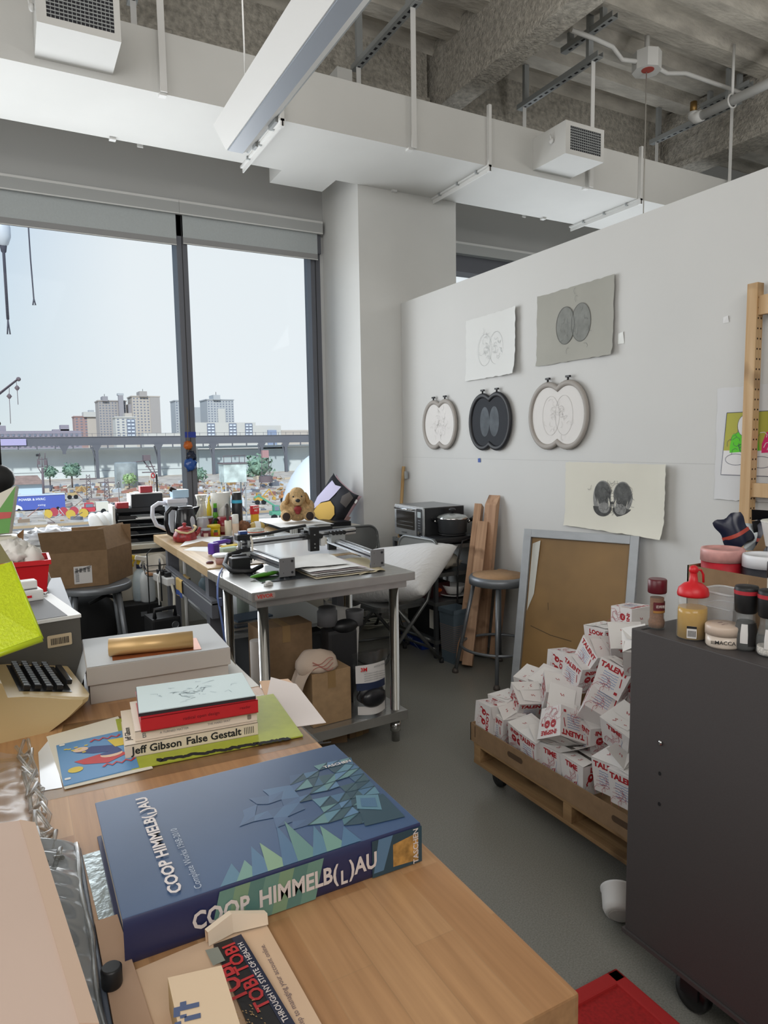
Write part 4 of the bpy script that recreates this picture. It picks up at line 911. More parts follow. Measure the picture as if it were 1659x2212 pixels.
for i in range(40): x, y = rnd.uniform(-.14, -.1), rnd.uniform(.022, .045); m.poly([(x, y), (x+.002, y), (x+.002, y+.0015)], gold, T, .0007)
part(t, 'leaflet', m)
t = thing('white_carton', 'small cream carton printed with a blue blocky character at the bottom', 'carton')
A, B, Cc, Dd = [Vector((x, y, 0)) for x, y, z in ((0.107, 0.681, 0.905), (0.16, 0.67, 0.905), (0.153, 0.542, 0.905), (0.102, 0.57, 0.905))]
m = MB(); m.prism([(v.x, v.y) for v in (A, B, Cc, Dd)], .869, .905, M('carton_cream', 'dcc3a4', .7), None, M('carton_side', 'b79a6e', .7))
T = frame((A.x, A.y, .905), B-A, Vector((A-Dd))); bl = M('block_blue', '4a587c', .6)
for x0, x1, y0, y1 in ((.006, .03, -.048, -.042), (.012, .018, -.042, -.037), (.006, .012, -.054, -.048), (.016, .031, -.062, -.056), (.007, .013, -.068, -.060), (.012, .018, -.057, -.053), (.014, .032, -.078, -.070), (.012, .017, -.09, -.07)): m.poly([(x0, y0), (x1, y0), (x1, y1), (x0, y1)], bl, T)
part(t, 'carton', m)

# ================================================================== wooden table by the window and its clutter
TZ = .84
bt = butcher('far_table_top', 'cfb48c', 'b99a6e', 'd8bf98', 'Y', .5, .05, .45)
t = thing('wooden_table', 'butcher block table before the window with grey steel frame', 'table')
part(t, 'tabletop', BX((.82, 3.36, .79), (1.65, 4.86, TZ), bt, .004))
for x, y in ((.88, 4.55), (1.6, 4.7), (.88, 3.5), (1.6, 3.5)): part(t, 'leg', BX((x-.035, y-.035, 0), (x+.035, y+.035, .79), mull))
m = MB(); m.bx((.825, 3.34, .585), (.86, 4.515, .675), mull, .003); m.bx((.824, 3.34, .655), (.861, 4.515, .662), galv); part(t, 'crossbar', m)
part(t, 'under_shelf', MB().bx((.95, 3.5, .42), (1.6, 4.7, .44), galv).cyl((.93, 4.42, 0), (.93, 4.42, .79), .012, white2))
whp = M('white_panel', 'e9edf0', .18)
sheet('white_glare_sheet', 'glossy white sheet with tabletop glare in its colour, right half of the wooden table', 'sheet', [(1.19, 3.40), (1.63, 3.40), (1.63, 4.5), (1.19, 4.5)], .8405, .004, whp)  # the sheet's white also stands for glare on the tabletop
def lat(name, label, cat, prof, mat, loc, n=24, extra=None, group=None, z=TZ):
    t = thing(name, label, cat, (loc[0], loc[1], z), 0, group); part(t, 'body', MB().lathe(prof, mat, n=n))
    for nm, mb in (extra or []): part(t, nm, mb)
    return t
# red teapot
tp = M('teapot_red', '9c2f33', .3, nz=45, amt=.45); rope = M('raffia', 'd2bf93', .8)
t = lat('teapot', 'dark red patterned teapot with a raffia-wrapped handle at the near corner of the table', 'teapot', [(.06, 0), (.075, .012), (.073, .04), (.058, .072), (.045, .08)], tp, (.935, 4.40))
part(t, 'lid', MB().lathe([(.047, .08), (.04, .092), (.012, .1), (.008, .104), (.015, .112), (.011, .12), (.002, .122)], tp))
part(t, 'spout', MB().tube([(.06, 0, .035), (.085, 0, .055), (.1, 0, .085)], .016, tp, 10, r2=.009))
part(t, 'handle', MB().tube([(-.06, -.02, .08), (-.04, -.06, .068), (.0, -.075, .062), (.04, -.06, .07), (.07, -.02, .09), (.065, .02, .095)], .007, rope, 8))
# black electric kettle
kb = M('kettle_black', '1d1e22', .15)
t = lat('kettle', 'glossy black jug kettle standing behind the red teapot', 'kettle', [(.07, 0), (.078, .02), (.074, .1), (.062, .19), (.055, .2)], kb, (.98, 4.57))
part(t, 'lid', MB().lathe([(.055, .2), (.045, .212), (.015, .216)], kb)); part(t, 'spout', MB().add([(.05, -.025, .2), (.05, .025, .2), (.1, 0, .205), (.06, -.02, .14), (.06, .02, .14)], [(0,2,1), (0,3,2), (1,2,4), (3,4,2)], kb))
part(t, 'handle', MB().tube([(-.05, 0, .2), (-.09, 0, .205), (-.12, 0, .17), (-.125, 0, .1), (-.11, 0, .04), (-.075, 0, .02)], .014, kb, 10)); part(t, 'water_gauge', MB().ell((.03, -.067, .1), (.018, .006, .05), M('gauge', 'b9bdc4', .2)))
# filter pitcher
t = thing('filter_pitcher', 'white water filter pitcher with big loop handle behind the black kettle', 'pitcher', (.96, 4.77, TZ))
part(t, 'body', taper(MB(), .1, .12, .12, .14, .225, M('frosted', 'e2e8f0', .2, alpha=.6))); part(t, 'lid', MB().box((0, 0, .238), (.135, .15, .03), M('pitcher_white', 'e6e8f2', .35), b=.008))
part(t, 'handle', MB().tube([(-.06, 0, .22), (-.11, 0, .225), (-.15, 0, .2), (-.155, 0, .14), (-.13, 0, .075), (-.06, 0, .04)], .014, MATS['pitcher_white'], 10)); part(t, 'filter_core', MB().lathe([(.035, .07), (.04, .2)], M('pitcher_blue', 'c5d4ee', .4)))
t = thing('blue_tub', 'pale blue plastic tub holding a dark brush, on the sill behind the pitcher', 'tub', (1.06, 5.0, 1.0))
t.location = (1.06, 4.83, TZ+.256); t.location = (.99, 4.77, TZ+.2535)
part(t, 'body', MB().box((.0, 0, .03), (.11, .09, .055), M('tub_blue', 'bcdaf0', .4), b=.008)); part(t, 'brush', MB().box((-.045, -.02, .055), (.05, .03, .03), M('bristle', '2d2422', .9), ry=.5, b=.006))
# carafe, bottles, towel, thermos
lat('glass_carafe', 'tall clear glass carafe left of the paper towel roll', 'carafe', [(.04, 0), (.042, .1), (.03, .2), (.028, .215), (.042, .265)], M('carafe_glass', 'ccc8b8', .06, .3, alpha=.55), (1.145, 4.8))
lat('yellow_bottle', 'slim yellow bottle between carafe and green bottle', 'bottle', [(.017, 0), (.017, .17), (.006, .22), (.005, .25)], M('yellow_plastic', 'eed33a', .3), (1.18, 4.735), 14)
gb = M('green_glass', '5aa82a', .12); t = lat('green_bottle', 'bright green bottle before the paper towel roll', 'bottle', [(.024, 0), (.024, .1), (.014, .15), (.012, .2), (.013, .21)], gb, (1.21, 4.685), 16)
part(t, 'neck_label', MB().lathe([(.0145, .145), (.0135, .178)], M('label_navy', '2a3350', .5), n=16, caps=False))
t = lat('paper_towel_roll', 'white paper towel roll standing at the back of the table', 'paper towel', [(.022, 0), (.068, 0), (.068, .275), (.022, .275), (.022, .27)], M('towel_white', 'd9d8d2', .9, bump=.15, bs=90), (1.275, 4.78), 32)
part(t, 'core', MB().lathe([(.021, .1), (.021, .277)], card)); part(t, 'loose_sheet', MB().add([(-.03, -.068, .16), (.0, -.085, .19), (-.005, -.08, .1), (-.04, -.069, .07), (-.07, .0, .275), (-.05, -.03, .3), (-.03, -.02, .275)], [(0,1,2,3), (4,5,6)], paper))
t = lat('thermos', 'black thermos with turquoise band right of the paper towel roll', 'thermos', [(.037, 0), (.037, .2), (.034, .205), (.034, .27), (.03, .275)], M('thermos_black', '1f2024', .4), (1.375, 4.72))
part(t, 'band', MB().lathe([(.038, .2), (.0365, .222)], M('turquoise', '3fb1d4', .4), caps=False))
dr = M('tin_maroon', '6e2630', .35)
for nm, lb, x, y, r, h in (('maroon_tin', 'maroon round tin behind the clear ribbed jar', 1.147, 4.645, .036, .125), ('maroon_tin.001', 'short maroon tin before the clear ribbed jar', 1.075, 4.43, .033, .07)):
    t = lat(nm, lb, 'tin', [(r, 0), (r, h-.01)], dr, (x, y)); part(t, 'rim', MB().lathe([(r+.001, h-.012), (r+.001, h), (r-.003, h), (r-.003, h-.004)], galv)); part(t, 'emblem', MB().lathe([(r+.0006, h*.25), (r+.0006, h*.6)], M('tin_label', 'c3a99b', .5), arc=.9, n=8, caps=False, T=TM(rz=-2.2)))
lat('ribbed_jar', 'clear ribbed plastic jar between the two maroon tins', 'jar', [(.04, 0)]+[(.04+.003*(i % 2), .01+i*.012) for i in range(9)]+[(.034, .13)], M('jar_clear', 'd5d8e4', .1, alpha=.4), (1.088, 4.55))
yt = M('tin_yellow', 'd9bb1e', .35); t = lat('yellow_tin', 'yellow round tin with red and green print', 'tin', [(.041, 0), (.041, .065)], yt, (1.15, 4.51)); part(t, 'lid', MB().lathe([(.044, .063), (.044, .08), (.038, .082)], yt))
part(t, 'print', MB().lathe([(.0415, .012), (.0415, .034)], M('print_red', 'b0402a', .5), arc=.8, n=8, caps=False, T=TM(rz=-1.9)).lathe([(.0416, .034), (.0416, .05)], M('print_green', '4d7a30', .5), arc=.6, n=8, caps=False, T=TM(rz=-1.8)))
t = lat('red_mug', 'red pot with black loop handle behind the brush holder', 'mug', [(.045, 0), (.052, .05), (.05, .12)], M('mug_red', '8c2430', .25), (1.255, 4.62)); part(t, 'handle', MB().tube([(-.045, -.01, .1), (-.075, -.02, .11), (-.09, -.02, .08), (-.085, -.02, .045), (-.05, -.01, .03)], .009, blackm, 8)); part(t, 'belly_label', MB().lathe([(.0525, .02), (.0535, .06)], M('tin_tan', 'b98a7a', .6), arc=1.2, n=8, caps=False, T=TM(rz=-2.4)))
t = lat('brush_holder', 'cream cylinder holding a dark-handled brush', 'holder', [(.023, 0), (.023, .105), (.019, .105), (.019, .09)], M('cream_plastic', 'e4ddc6', .5), (1.245, 4.50)); part(t, 'brush_handle', MB().tube([(0, 0, .09), (-.002, 0, .13), (-.004, 0, .2)], .008, M('handle_grey', '4c4846', .5), 8, r2=.012).ell((-.004, 0, .2), (.012, .012, .02), MATS['handle_grey']))
t = lat('cream_bottle', 'slim cream bottle with frosted cap right of the brush holder', 'bottle', [(.022, 0), (.022, .09), (.02, .093)], M('cream_peach', 'd8bfa6', .4), (1.275, 4.43)); part(t, 'cap', MB().lathe([(.0225, .09), (.0215, .148), (.018, .15)], M('frost_cap', 'e1ddd6', .25)))
t = thing('brown_cloth', 'bunched brown patterned cloth right of the cream bottle', 'cloth', (1.385, 4.6, TZ)); part(t, 'cloth', blob(MB(), (0, 0, .042), (.045, .04, .042), M('cloth_brown', '80583f', .9, nz=40, amt=.5), .45, 4, 20, 5))
t = thing('squash', 'pale yellow squash with a white paper band', 'squash', (1.475, 4.6, TZ)); part(t, 'fruit', MB().ell((0, 0, .036), (.062, .036, .036), M('squash_skin', 'c9ad64', .5))); part(t, 'paper_band', MB().lathe([(.0362, -.02), (.037, 0), (.0362, .02)], paper, T=TM((0, 0, .0375), 0, 0, PI/2), caps=False)); part(t, 'stem', MB().cyl((.06, 0, .036), (.085, .0, .042), .006, M('stem_brown', '6a5a34', .8)))
t = thing('snack_packet', 'small red and yellow snack packet standing behind the squash', 'packet', (1.495, 4.7, TZ), .35)
part(t, 'packet', MB().box((0, 0, .075), (.055, .025, .15), M('packet_yellow', 'e0b530', .4), b=.004)); m = MB(); m.box((0, 0, .145), (.06, .03, .062), M('packet_red', 'd02a30', .4), b=.004); S = frame((0, -.0152, .15), (1, 0, 0), (0, 0, 1)); m.text('CHOP', S @ TM((0, .012, 0)), .019, paper, .02); m.text('HU', S @ TM((0, -.009, 0)), .02, paper, .02); part(t, 'red_top', m)
# fabric jar, tape, scoop, tub, envelope
t = lat('fabric_jar', 'jar with grey patterned cloth tied over its lid by a red cord', 'jar', [(.048, 0), (.05, .05), (.045, .065)], M('jar_cloth_dark', '7a6a60', .9, nz=40, amt=.5), (1.30, 4.08), z=.8446); part(t, 'cloth_lid', MB().lathe([(.058, .02), (.056, .05), (.05, .066), (.053, .07), (.05, .084), (.01, .09)], M('cloth_grey', 'c5c7bf', .9, nz=60, amt=.2))); part(t, 'cord', MB().tube([(.052*math.cos(a*PI/12), .052*math.sin(a*PI/12), .066) for a in range(24)], .003, M('cord_red', 'c0583f', .7), 6, closed=True))
sil = M('strip_silver', 'b9b9b4', .35, .6)
for nm, lb, x, y, h in (('metal_strips', 'short bundle of silver strips standing behind the plotter, left one', 1.41, 4.12, .055), ('metal_strips.001', 'taller bundle of silver strips standing behind the plotter, right one', 1.545, 4.06, .075)):
    t = thing(nm, lb, 'strips', (x, y, .8446))
    for i in range(4): part(t, 'strip', BX((-.024+i*.012, -.01, 0), (-.015+i*.012, .01, h-.002*i), sil, .001))
lat('tape_roll', 'dark navy tape roll beside the folded envelope', 'tape', [(.026, 0), (.04, 0), (.04, .042), (.026, .042), (.026, 0)], M('tape_navy', '22243a', .4), (1.135, 4.15), 28)
pv = M('purple_plastic', '5b35a8', .35); t = thing('purple_dispenser', 'purple handled tape dispenser at the table edge', 'dispenser', (.985, 3.78, TZ), .5); part(t, 'head', MB().box((-.035, 0, .036), (.05, .045, .066), pv, b=.01)); part(t, 'handle', MB().tube([(-.03, 0, .062), (.02, 0, .064), (.06, 0, .066), (.085, 0, .06)], .012, pv, 10)); part(t, 'inner_face', MB().box((-.036, -.0232, .036), (.03, .002, .04), M('purple_dark', '432884', .4)))
for nm, lb, x, y, c in (('scrubber', 'pale green scrubbing pad behind the purple dispenser', 1.06, 3.84, 'b7cbb9'), ('scrubber.001', 'yellow pad behind the purple dispenser', 1.1, 3.92, 'd0b64e')): solo(MB().box((0, 0, .012), (.11, .06, .024), M('pad_'+c, c, .9), b=.008), nm, lb, 'pad', (x, y, TZ), .3)
t = lat('lidded_tub', 'small clear tub with white lid and pink contents at the front of the table', 'tub', [(.03, 0), (.038, .04)], M('tub_pink', 'b98f8c', .3), (.915, 3.45)); part(t, 'lid', MB().lathe([(.046, .038), (.048, .048), (.04, .053), (.03, .05), (.005, .05)], M('lid_white', 'e5e8ec', .35)))
t = lat('glass_tumbler', 'small clear glass beside the lidded tub', 'glass', [(.022, 0), (.026, .04), (.024, .04), (.02, .004)], MATS['jar_clear'], (.985, 3.42))
m = MB(); q = [(0.853, 4.174, 0.842), (0.992, 4.489, 0.86), (1.149, 4.326, 0.86), (1.106, 4.024, 0.842)]; a, b, c, d = [Vector(v) for v in q]
m.add([a, b+Vector((0, 0, .0)), c, d, a, d], [(0,1,2,3)], paper); m.add([a, (a+d)/2+Vector((0, .03, .03)), d], [(0,1,2)], card)
t = thing('folded_envelope', 'folded white envelope with small blue mark by the red teapot', 'envelope'); part(t, 'envelope', m)
mid_ = (b+c)/2; m = MB(); m.poly(oval(.012, .008, 10), M('mark_blue', '2a4a94', .6), TM(((a.x+d.x)/2-.02, (a.y+b.y)/2+.02, .8535), .4, .15)); part(t, 'blue_mark', m)
sheet('white_note', 'white paper note lying at the table edge under the folded envelope', 'paper', [(0.842, 4.032, 0.842), (0.955, 4.171, 0.842), (1.067, 4.006, 0.842), (0.963, 3.869, 0.842)], .8402, .0006, paper)
solo(MB().lathe([(.018, 0), (.02, .006), (.012, .012), (.0, .013)], M('wine_lid', '5b2a30', .4)), 'stopper', 'dark red stopper beside the lidded tub', 'stopper', (.865, 3.5, TZ))
for nm, lb, x, y in (('clear_cup', 'small clear cup left of the cloth-covered jar', 1.215, 4.2), ('clear_cup.001', 'clear cup behind the cloth-covered jar', 1.26, 4.3)): lat(nm, lb, 'cup', [(.03, 0), (.034, .035), (.032, .035), (.028, .003)], MATS['jar_clear'], (x, y), z=.8446 if x > 1.22 else TZ)
# ---- plotter on the steel table
rz_ = R(2.5)
st = thing('steel_table', 'stainless steel work table on chrome tube legs with a red-lettered badge', 'table', (.83, 2.69, 0), rz_)
m = MB(); m.bx((0, 0, .80), (.81, .62, .84), steel, .004); m.bx((.03, .03, .765), (.78, .59, .80), steel, .003); part(st, 'tabletop', m)
for x in (.075, .735):
    for y in (.075, .545): part(st, 'leg', MB().lathe([(.02, 0), (.02, .05), (.026, .052), (.026, .1), (.023, .1), (.023, .765)], chrome, (x, y, 0), 20))
part(st, 'under_shelf', MB().bx((.03, .03, .115), (.78, .59, .16), steel, .003))
m = MB(); S = frame((.058, -.0012, .82), (1, 0, 0), (0, 0, 1)); m.poly(rrect(.09, .026, .005, 3), M('badge_silver', 'b9a9a4', .4, .4), S); m.text('VEVOR', S, .022, M('badge_red', 'c8372e', .5), .03, .001); part(st, 'badge', m)
t = thing('pen_plotter', 'aluminium rail pen plotter straddling paper on the steel table', 'plotter')
ext = M('extrusion', 'd4d8dd', .22, .85)
def rail(m, a, b, w_=.04, h=.04):
    a, b = Vector(a), Vector(b); T = frame((a+b)/2, b-a, Vector((0, 0, 1)).cross(b-a)); L_ = (b-a).length
    m.box((0, 0, 0), (L_, w_, h*.86), ext, T, .003)
    for s in (-1, 1): m.box((0, s*w_*.25, h*.44), (L_, w_*.28, h*.1), ext, T); 
    for s in (-1, 1): m.box((0, s*w_*.505, 0), (L_, .002, h*.2), grd, T)
    m.box((0, 0, h*.435), (L_, w_*.16, .002), grd, T)
m = MB(); rail(m, (1.063, 2.9, .9), (1.03, 3.5, .9), .05); part(t, 'rail', m); m = MB(); rail(m, (1.52, 2.885, .9), (1.575, 3.55, .9), .05); part(t, 'rail', m)
m = MB(); rail(m, (.99, 3.36, .948), (1.70, 3.5, .948), .03, .04); part(t, 'crossbeam', m)
for x, y in ((1.064, 2.896), (1.52, 2.88)):
    m = MB(); m.box((x, y, .893), (.075, .006, .085), M('end_plate', '8f8f92', .4, .6), rz=.05)
    for sx in (-.024, .024):
        for z in (.868, .92): m.cyl((x+sx, y-.004, z), (x+sx, y-.003, z), .006, grd, 10)
    part(t, 'end_plate', m)
    part(t, 'foot', MB().cyl((x+.02, y+.02, .8405), (x+.02, y+.02, .87), .01, blackm).cyl((x-.02, y+.02, .8405), (x-.02, y+.02, .87), .01, blackm))
for x, y in ((1.03, 3.49), (1.575, 3.54)): part(t, 'foot', MB().box((x, y, .865), (.05, .02, .045), blackm))
cx, cy = 1.405, 3.43; m = MB(); m.box((cx, cy-.03, .935), (.055, .035, .13), blackm, b=.004); m.box((cx, cy, .99), (.06, .07, .02), galv, b=.004); m.box((cx, cy+.02, .965), (.09, .05, .03), blackm, b=.004)
for s in (-1, 1): m.cyl((cx+s*.036, cy-.05, .95), (cx+s*.036, cy+.03, .95), .013, blackm, 10)
for z in (.89, .91, .96): m.cyl((cx, cy-.05, z), (cx, cy-.047, z), .004, galv, 8)
part(t, 'pen_carriage', m); part(t, 'carriage_bracket', MB().box((cx+.05, cy-.03, .92), (.025, .03, .05), white2, b=.002))
m = MB(); m.box((1.0, 3.35, .985), (.075, .06, .03), blackm, b=.006); m.box((1.0, 3.35, 1.007), (.04, .035, .016), M('motor_blue', '2f4a86', .4), b=.003); m.box((1.0, 3.34, .92), (.05, .05, .02), blackm); m.box((1.0, 3.31, .885), (.05, .045, .055), galv, b=.004); m.box((1.0, 3.31, .884), (.052, .047, .022), blackm)
for sx in (-.025, .025): m.cyl((1.0+sx, 3.335, .92), (1.0+sx, 3.335, .975), .008, galv, 8)
part(t, 'drive_motor', m)
m = MB(); m.box((1.56, 3.44, .925), (.085, .05, .05), galv, b=.004); 
for i in range(4): m.cyl((1.53+i*.022, 3.41, .955), (1.53+i*.022, 3.46, .955), .011, blackm, 10)
part(t, 'roller_carriage', m)
part(t, 'tie_bracket', MB().tube([(1.03, 3.33, 1.0), (1.035, 3.31, .96), (1.03, 3.3, .9), (1.04, 3.29, .87)], .006, cream, 6))
part(t, 'cable_chain', MB().tube([(1.04, 3.37, .985), (1.15, 3.4, .985), (1.28, 3.42, 1.0), (1.38, 3.45, 1.005)], .008, blackm, 8)); part(t, 'drive_belt', MB().bx((.9, 3.2, .86), (.97, 3.215, .92), blackm).tube([(.97, 3.3, .92), (.9, 3.28, .91), (.86, 3.2, .88), (.87, 3.12, .86), (.95, 3.08, .855), (1.02, 3.12, .87)], .011, blackm, 8))
t = thing('control_box', 'small black controller box beside the plotter motor', 'controller'); part(t, 'body', MB().box((.925, 3.17, .878), (.09, .06, .072), blackm, b=.004))
# papers on the steel table
def flop(seed, q, z, n=14, amp=.01, curl=0):
    a, b, c, d = [Vector(v) for v in q]
    def f(u, v):
        p = a.lerp(b, u).lerp(d.lerp(c, u), v); return (p.x, p.y, z+amp*abs(mnoise.noise(Vector((u*2+seed, v*2, seed))))+curl*max(0, u-.6)**2*3)
    return f
t = thing('paper_pile', 'pile of white and buff drawing papers on the steel table', 'paper', group=None)
pq = [(1.118, 2.971, 0.85), (1.168, 2.77, 0.85), (1.452, 2.849, 0.85), (1.569, 3.539, 0.85)]
for i, (dx, dy, mt, z) in enumerate(((0, 0, M('paper_buff', 'd2c7ad', .9), .843), (.01, .02, M('paper_grey', 'cfcac8', .9), .849), (-.004, .03, paper, .855), (.006, .045, M('paper_pink', 'd9cdd0', .9), .861), (-.01, .055, paper, .867))):
    w_ = [(1.165+dx, 2.80+dy), (1.48+dx-.012*i, 2.80+dy), (1.47+dx-.01*i, 3.22), (1.15+dx, 3.22)]
    part(t, 'sheet', MB().grid(flop(i, [(x, y, 0) for x, y in w_], z, amp=.004), 14, 14, mt))
t = thing('curled_sheet', 'curling white sheet on top of the paper pile under the plotter', 'paper'); part(t, 'sheet', MB().grid(flop(9, [(1.10, 2.93, 0), (1.38, 2.91, 0), (1.42, 3.24, 0), (1.12, 3.26, 0)], .876, amp=.016), 16, 16, paper))
t = thing('buff_folder', 'buff folder edges fanned under the right plotter rail', 'folder'); part(t, 'sheet', MB().grid(flop(4, [(1.38, 2.79, 0), (1.53, 2.815, 0), (1.61, 3.22, 0), (1.42, 3.23, 0)], .8412, amp=.012, curl=0), 12, 16, M('paper_buff2', 'cbbf9f', .9)))
t = thing('glass_sheet', 'thin grey glass plate under the left plotter rail', 'plate'); part(t, 'plate', BX((.93, 2.86, .8405), (1.16, 3.26, .8435), M('smoked_glass', '3c3f44', .08)))
grn = M('green_plastic', '4b8f22', .35); t = thing('green_knife', 'green handled cutter lying on the steel table front left', 'cutter', (0.985, 2.978, 0.85)[:2]+(.8437,), .35); part(t, 'handle', MB().ell((0, 0, .011), (.085, .02, .011), grn)); part(t, 'slider', MB().ell((.005, -.004, .021), (.008, .006, .004), white2)); part(t, 'tip', MB().ell((.095, 0, .01), (.025, .012, .005), M('tip_white', 'dfe5ea', .3)))
solo(MB().box((0, 0, .006), (.04, .016, .012), white2, b=.002).box((.0, .0, .014), (.018, .02, .01), white2, b=.002), 'white_bracket', 'small white plastic bracket by the steel table badge', 'bracket', (0.942, 2.802, 0.845)[:2]+(.8405,), .3)
m = MB(); m.tube([(0.865, 3.263, 0.85), (0.782, 3, 0.875), (0.759, 2.95, 0.84), (0.751, 2.93, 0.786), (0.761, 2.93, 0.723), (0.767, 2.93, 0.67), (0.779, 2.93, 0.553)], .0045, M('usb_blue', '6c83bf', .4), 8); m.box((0.761, 2.925, 0.765), (.012, .012, .035), M('usb_plug', '4c5570', .5))
solo(m, 'usb_cable', 'pale blue cable hanging from the plotter down the steel table side', 'cable')
# ---- under the steel table
def carton(name, label, loc, w_, d_, h, rz=0, mat=card, group=None, tape=True, deco=None):
    t = thing(name, label, 'box', loc, rz, group); m = MB(); m.bx((-w_/2, -d_/2, 0), (w_/2, d_/2, h), mat, .003); part(t, 'carton', m)
    if tape: part(t, 'tape', MB().bx((-.02, -d_/2-.001, h-.08), (.02, d_/2+.001, h+.001), M('tape_brown', '9b7d55', .4)))
    if deco: mm = MB(); deco(mm); part(t, 'print', mm)
    return t
carton('tall_carton', 'tall brown carton at the back of the steel table shelf', (1.10, 3.12, .161), .27, .16, .42, .04, card2)
def gp(m): m.poly([(-.05, .02), (-.01, .02), (-.01, .07), (-.05, .07)], M('print_green2', '4c8a44', .6), frame((0, -.0805, 0), (1, 0, 0), (0, 0, 1)))
carton('small_carton', 'brown carton under the printed cap on the steel table shelf', (1.22, 2.87, .161), .2, .16, .25, .06, card)
capm = M('cap_cotton', 'cdb8a6', .9); t = thing('cotton_cap', 'cream cotton cap with pink line print draped over a carton', 'cap', (1.18, 2.86, .412))
m = MB(); blob(m, (0, 0, .02), (.1, .085, .07), capm, .12, 2, 28, 2); m.v = [(x, y, max(z, -.0) if x > -.06 else z) for x, y, z in m.v]; part(t, 'crown', m)
part(t, 'brim', MB().grid(lambda u, v: (-.06-.075*v+.01*math.sin(u*9), -.09+.15*u, .02-.12*v*v-.05*v), 12, 8, capm)); m = MB()
for k in range(4): m.tube([(-.05+.1*i/10, -.078-.008*math.sin(i*.31)+.002*k*0, .02+.012*k+.012*math.sin(i*.6+k)) for i in range(11)], .0018, M('print_pink', 'b9786c', .8), 5)
part(t, 'line_print', m)
t = thing('respirator_bag', 'clear bag holding a black respirator, white printed label, on the steel table shelf', 'bag', (1.42, 2.80, .161), .06)
bagc = glass('bag_clear', 'e4e7ea', .35, .15); m = MB(); m.grid(lambda u, v: ((u-.5)*(.175+.02*(v > .8)), -.045*math.sin(PI*min(1, max(0, u)))*(1-v*.7)-.012, v*.31+.004*mnoise.noise(Vector((u*7, v*7, 1)))), 18, 24, bagc); m.grid(lambda u, v: ((u-.5)*.17, .05*math.sin(PI*u)*(1-v*.8), v*.31), 12, 12, bagc); part(t, 'bag', m)
S = TM((0, 0, 0)); m = MB(); lab = M('label_white', 'd9d6d4', .6); nav2 = M('label_navy2', '1f2c4a', .5)
def lf(z0, z1, mt, off, w_=.15): m.grid(lambda u, v: ((u-.5)*w_, -.046*math.sin(PI*(u*w_/.175+.5-w_/.35))*(1-(z0+(z1-z0)*v)/.31*.7)-.0135-off, z0+(z1-z0)*v), 12, 4, mt)
lf(.17, .255, lab, .0, .16); lf(.135, .17, nav2, 0, .155); lf(.02, .06, lab, 0, .15)
m.text('3M', frame((-.052, -.046, .24), (1, -.25, 0), (0, 0, 1)), .026, redm, .03, .002); m.text('6502QL/49489', frame((.035, -.044, .246), (1, .2, 0), (0, 0, 1)), .012, greym, 0, .002)
for i in range(4): m.text('half facepiece reusable respirator', frame((0, -.055, .222-.011*i), (1, 0, 0), (0, 0, 1)), .0085, greym, 0, .002)
part(t, 'label', m); part(t, 'respirator', MB().ell((0, -.045, .095), (.066, .03, .045), M('respirator_black', '1c1d22', .3)).ell((0, -.02, .11), (.07, .03, .05), blackm).lathe([(.028, -.02), (.028, .0)], dkm, T=TM((-.045, -.03, .1), 0, PI/2)).lathe([(.028, -.02), (.028, .0)], dkm, T=TM((.045, -.03, .1), 0, PI/2)))
gcan = M('filter_grey', '6c6d70', .6)
t = thing('gas_mask', 'black mask with two grey filter canisters behind the respirator bag', 'mask', (1.37, 3.02, .161)); part(t, 'mask_body', MB().box((0, 0, .19), (.16, .1, .38), M('mask_box', '2b2b2d', .5), b=.02).ell((.02, -.03, .39), (.07, .04, .035), blackm)); part(t, 'filter_canister', MB().lathe([(.05, 0), (.05, .07), (.043, .075), (.043, .09), (.03, .09)], gcan, (-.06, .0, .4), 24)); part(t, 'filter_canister', MB().lathe([(.04, 0), (.046, .06), (.046, .075), (.036, .075), (.036, .05)], gcan, (.09, .0, .38), 24))
def pillow(m, w_, d_, h, mat, T=None, n=24, pinch=.12):
    def f(u, v, s):
        a, b = 2*u-1, 2*v-1; e = max(0, (1-a**4))**.6*max(0, (1-b**4))**.6
        k = 1-pinch*(1-abs(a)**3)*abs(b)**3; k2 = 1-pinch*(1-abs(b)**3)*abs(a)**3
        return (a*w_/2*k2, b*d_/2*k, s*h/2*e*(1+.06*mnoise.noise(Vector((u*5, v*5, s)))))
    m.grid(lambda u, v: f(u, v, 1), n, n, mat, T); m.grid(lambda u, v: f(1-u, v, -1), n, n, mat, T); return m
linen = M('linen_white', 'd9d8d6', .9, bump=.12, bs=14)
t = thing('small_pillow', 'small white pillow standing behind the gas mask', 'pillow', (1.46, 3.2, .40), .1, rx=1.3, ry=.25); part(t, 'cushion', pillow(MB(), .24, .44, .09, linen))
t = lat('pink_bottle', 'slim pink and orange bottle at the right of the respirator bag', 'bottle', [(.018, 0), (.018, .13), (.01, .15)], M('bottle_pink', 'd77f9a', .3, nz=30, amt=.3), (1.515, 2.89), 14, z=.161); part(t, 'cap', MB().lathe([(.011, .15), (.011, .17)], white2, n=12))
t = lat('paper_roll', 'pale paper roll standing at the left end of the steel table shelf', 'roll', [(.03, 0), (.03, .40)], M('roll_pale', 'b9b2ac', .8), (.925, 2.95), 18, z=.161)
def lb(m):
    S = frame((0, -.0605, .045), (1, 0, 0), (0, 0, 1)); m.poly(rrect(.1, .075, .004, 2, (-.03, 0)), lab, S); rg = random.Random(8)
    for i in range(18): m.poly([(.0+i*.0028-.03, -.03), (.0012+i*.0028-.03, -.03), (.0012+i*.0028-.03, .03), (i*.0028-.03, .03)], ink, S, .0008) if rg.random() < .6 else None
    m.text('AS', S @ TM((-.035, .005, 0)), .03, ink, .02, .001)
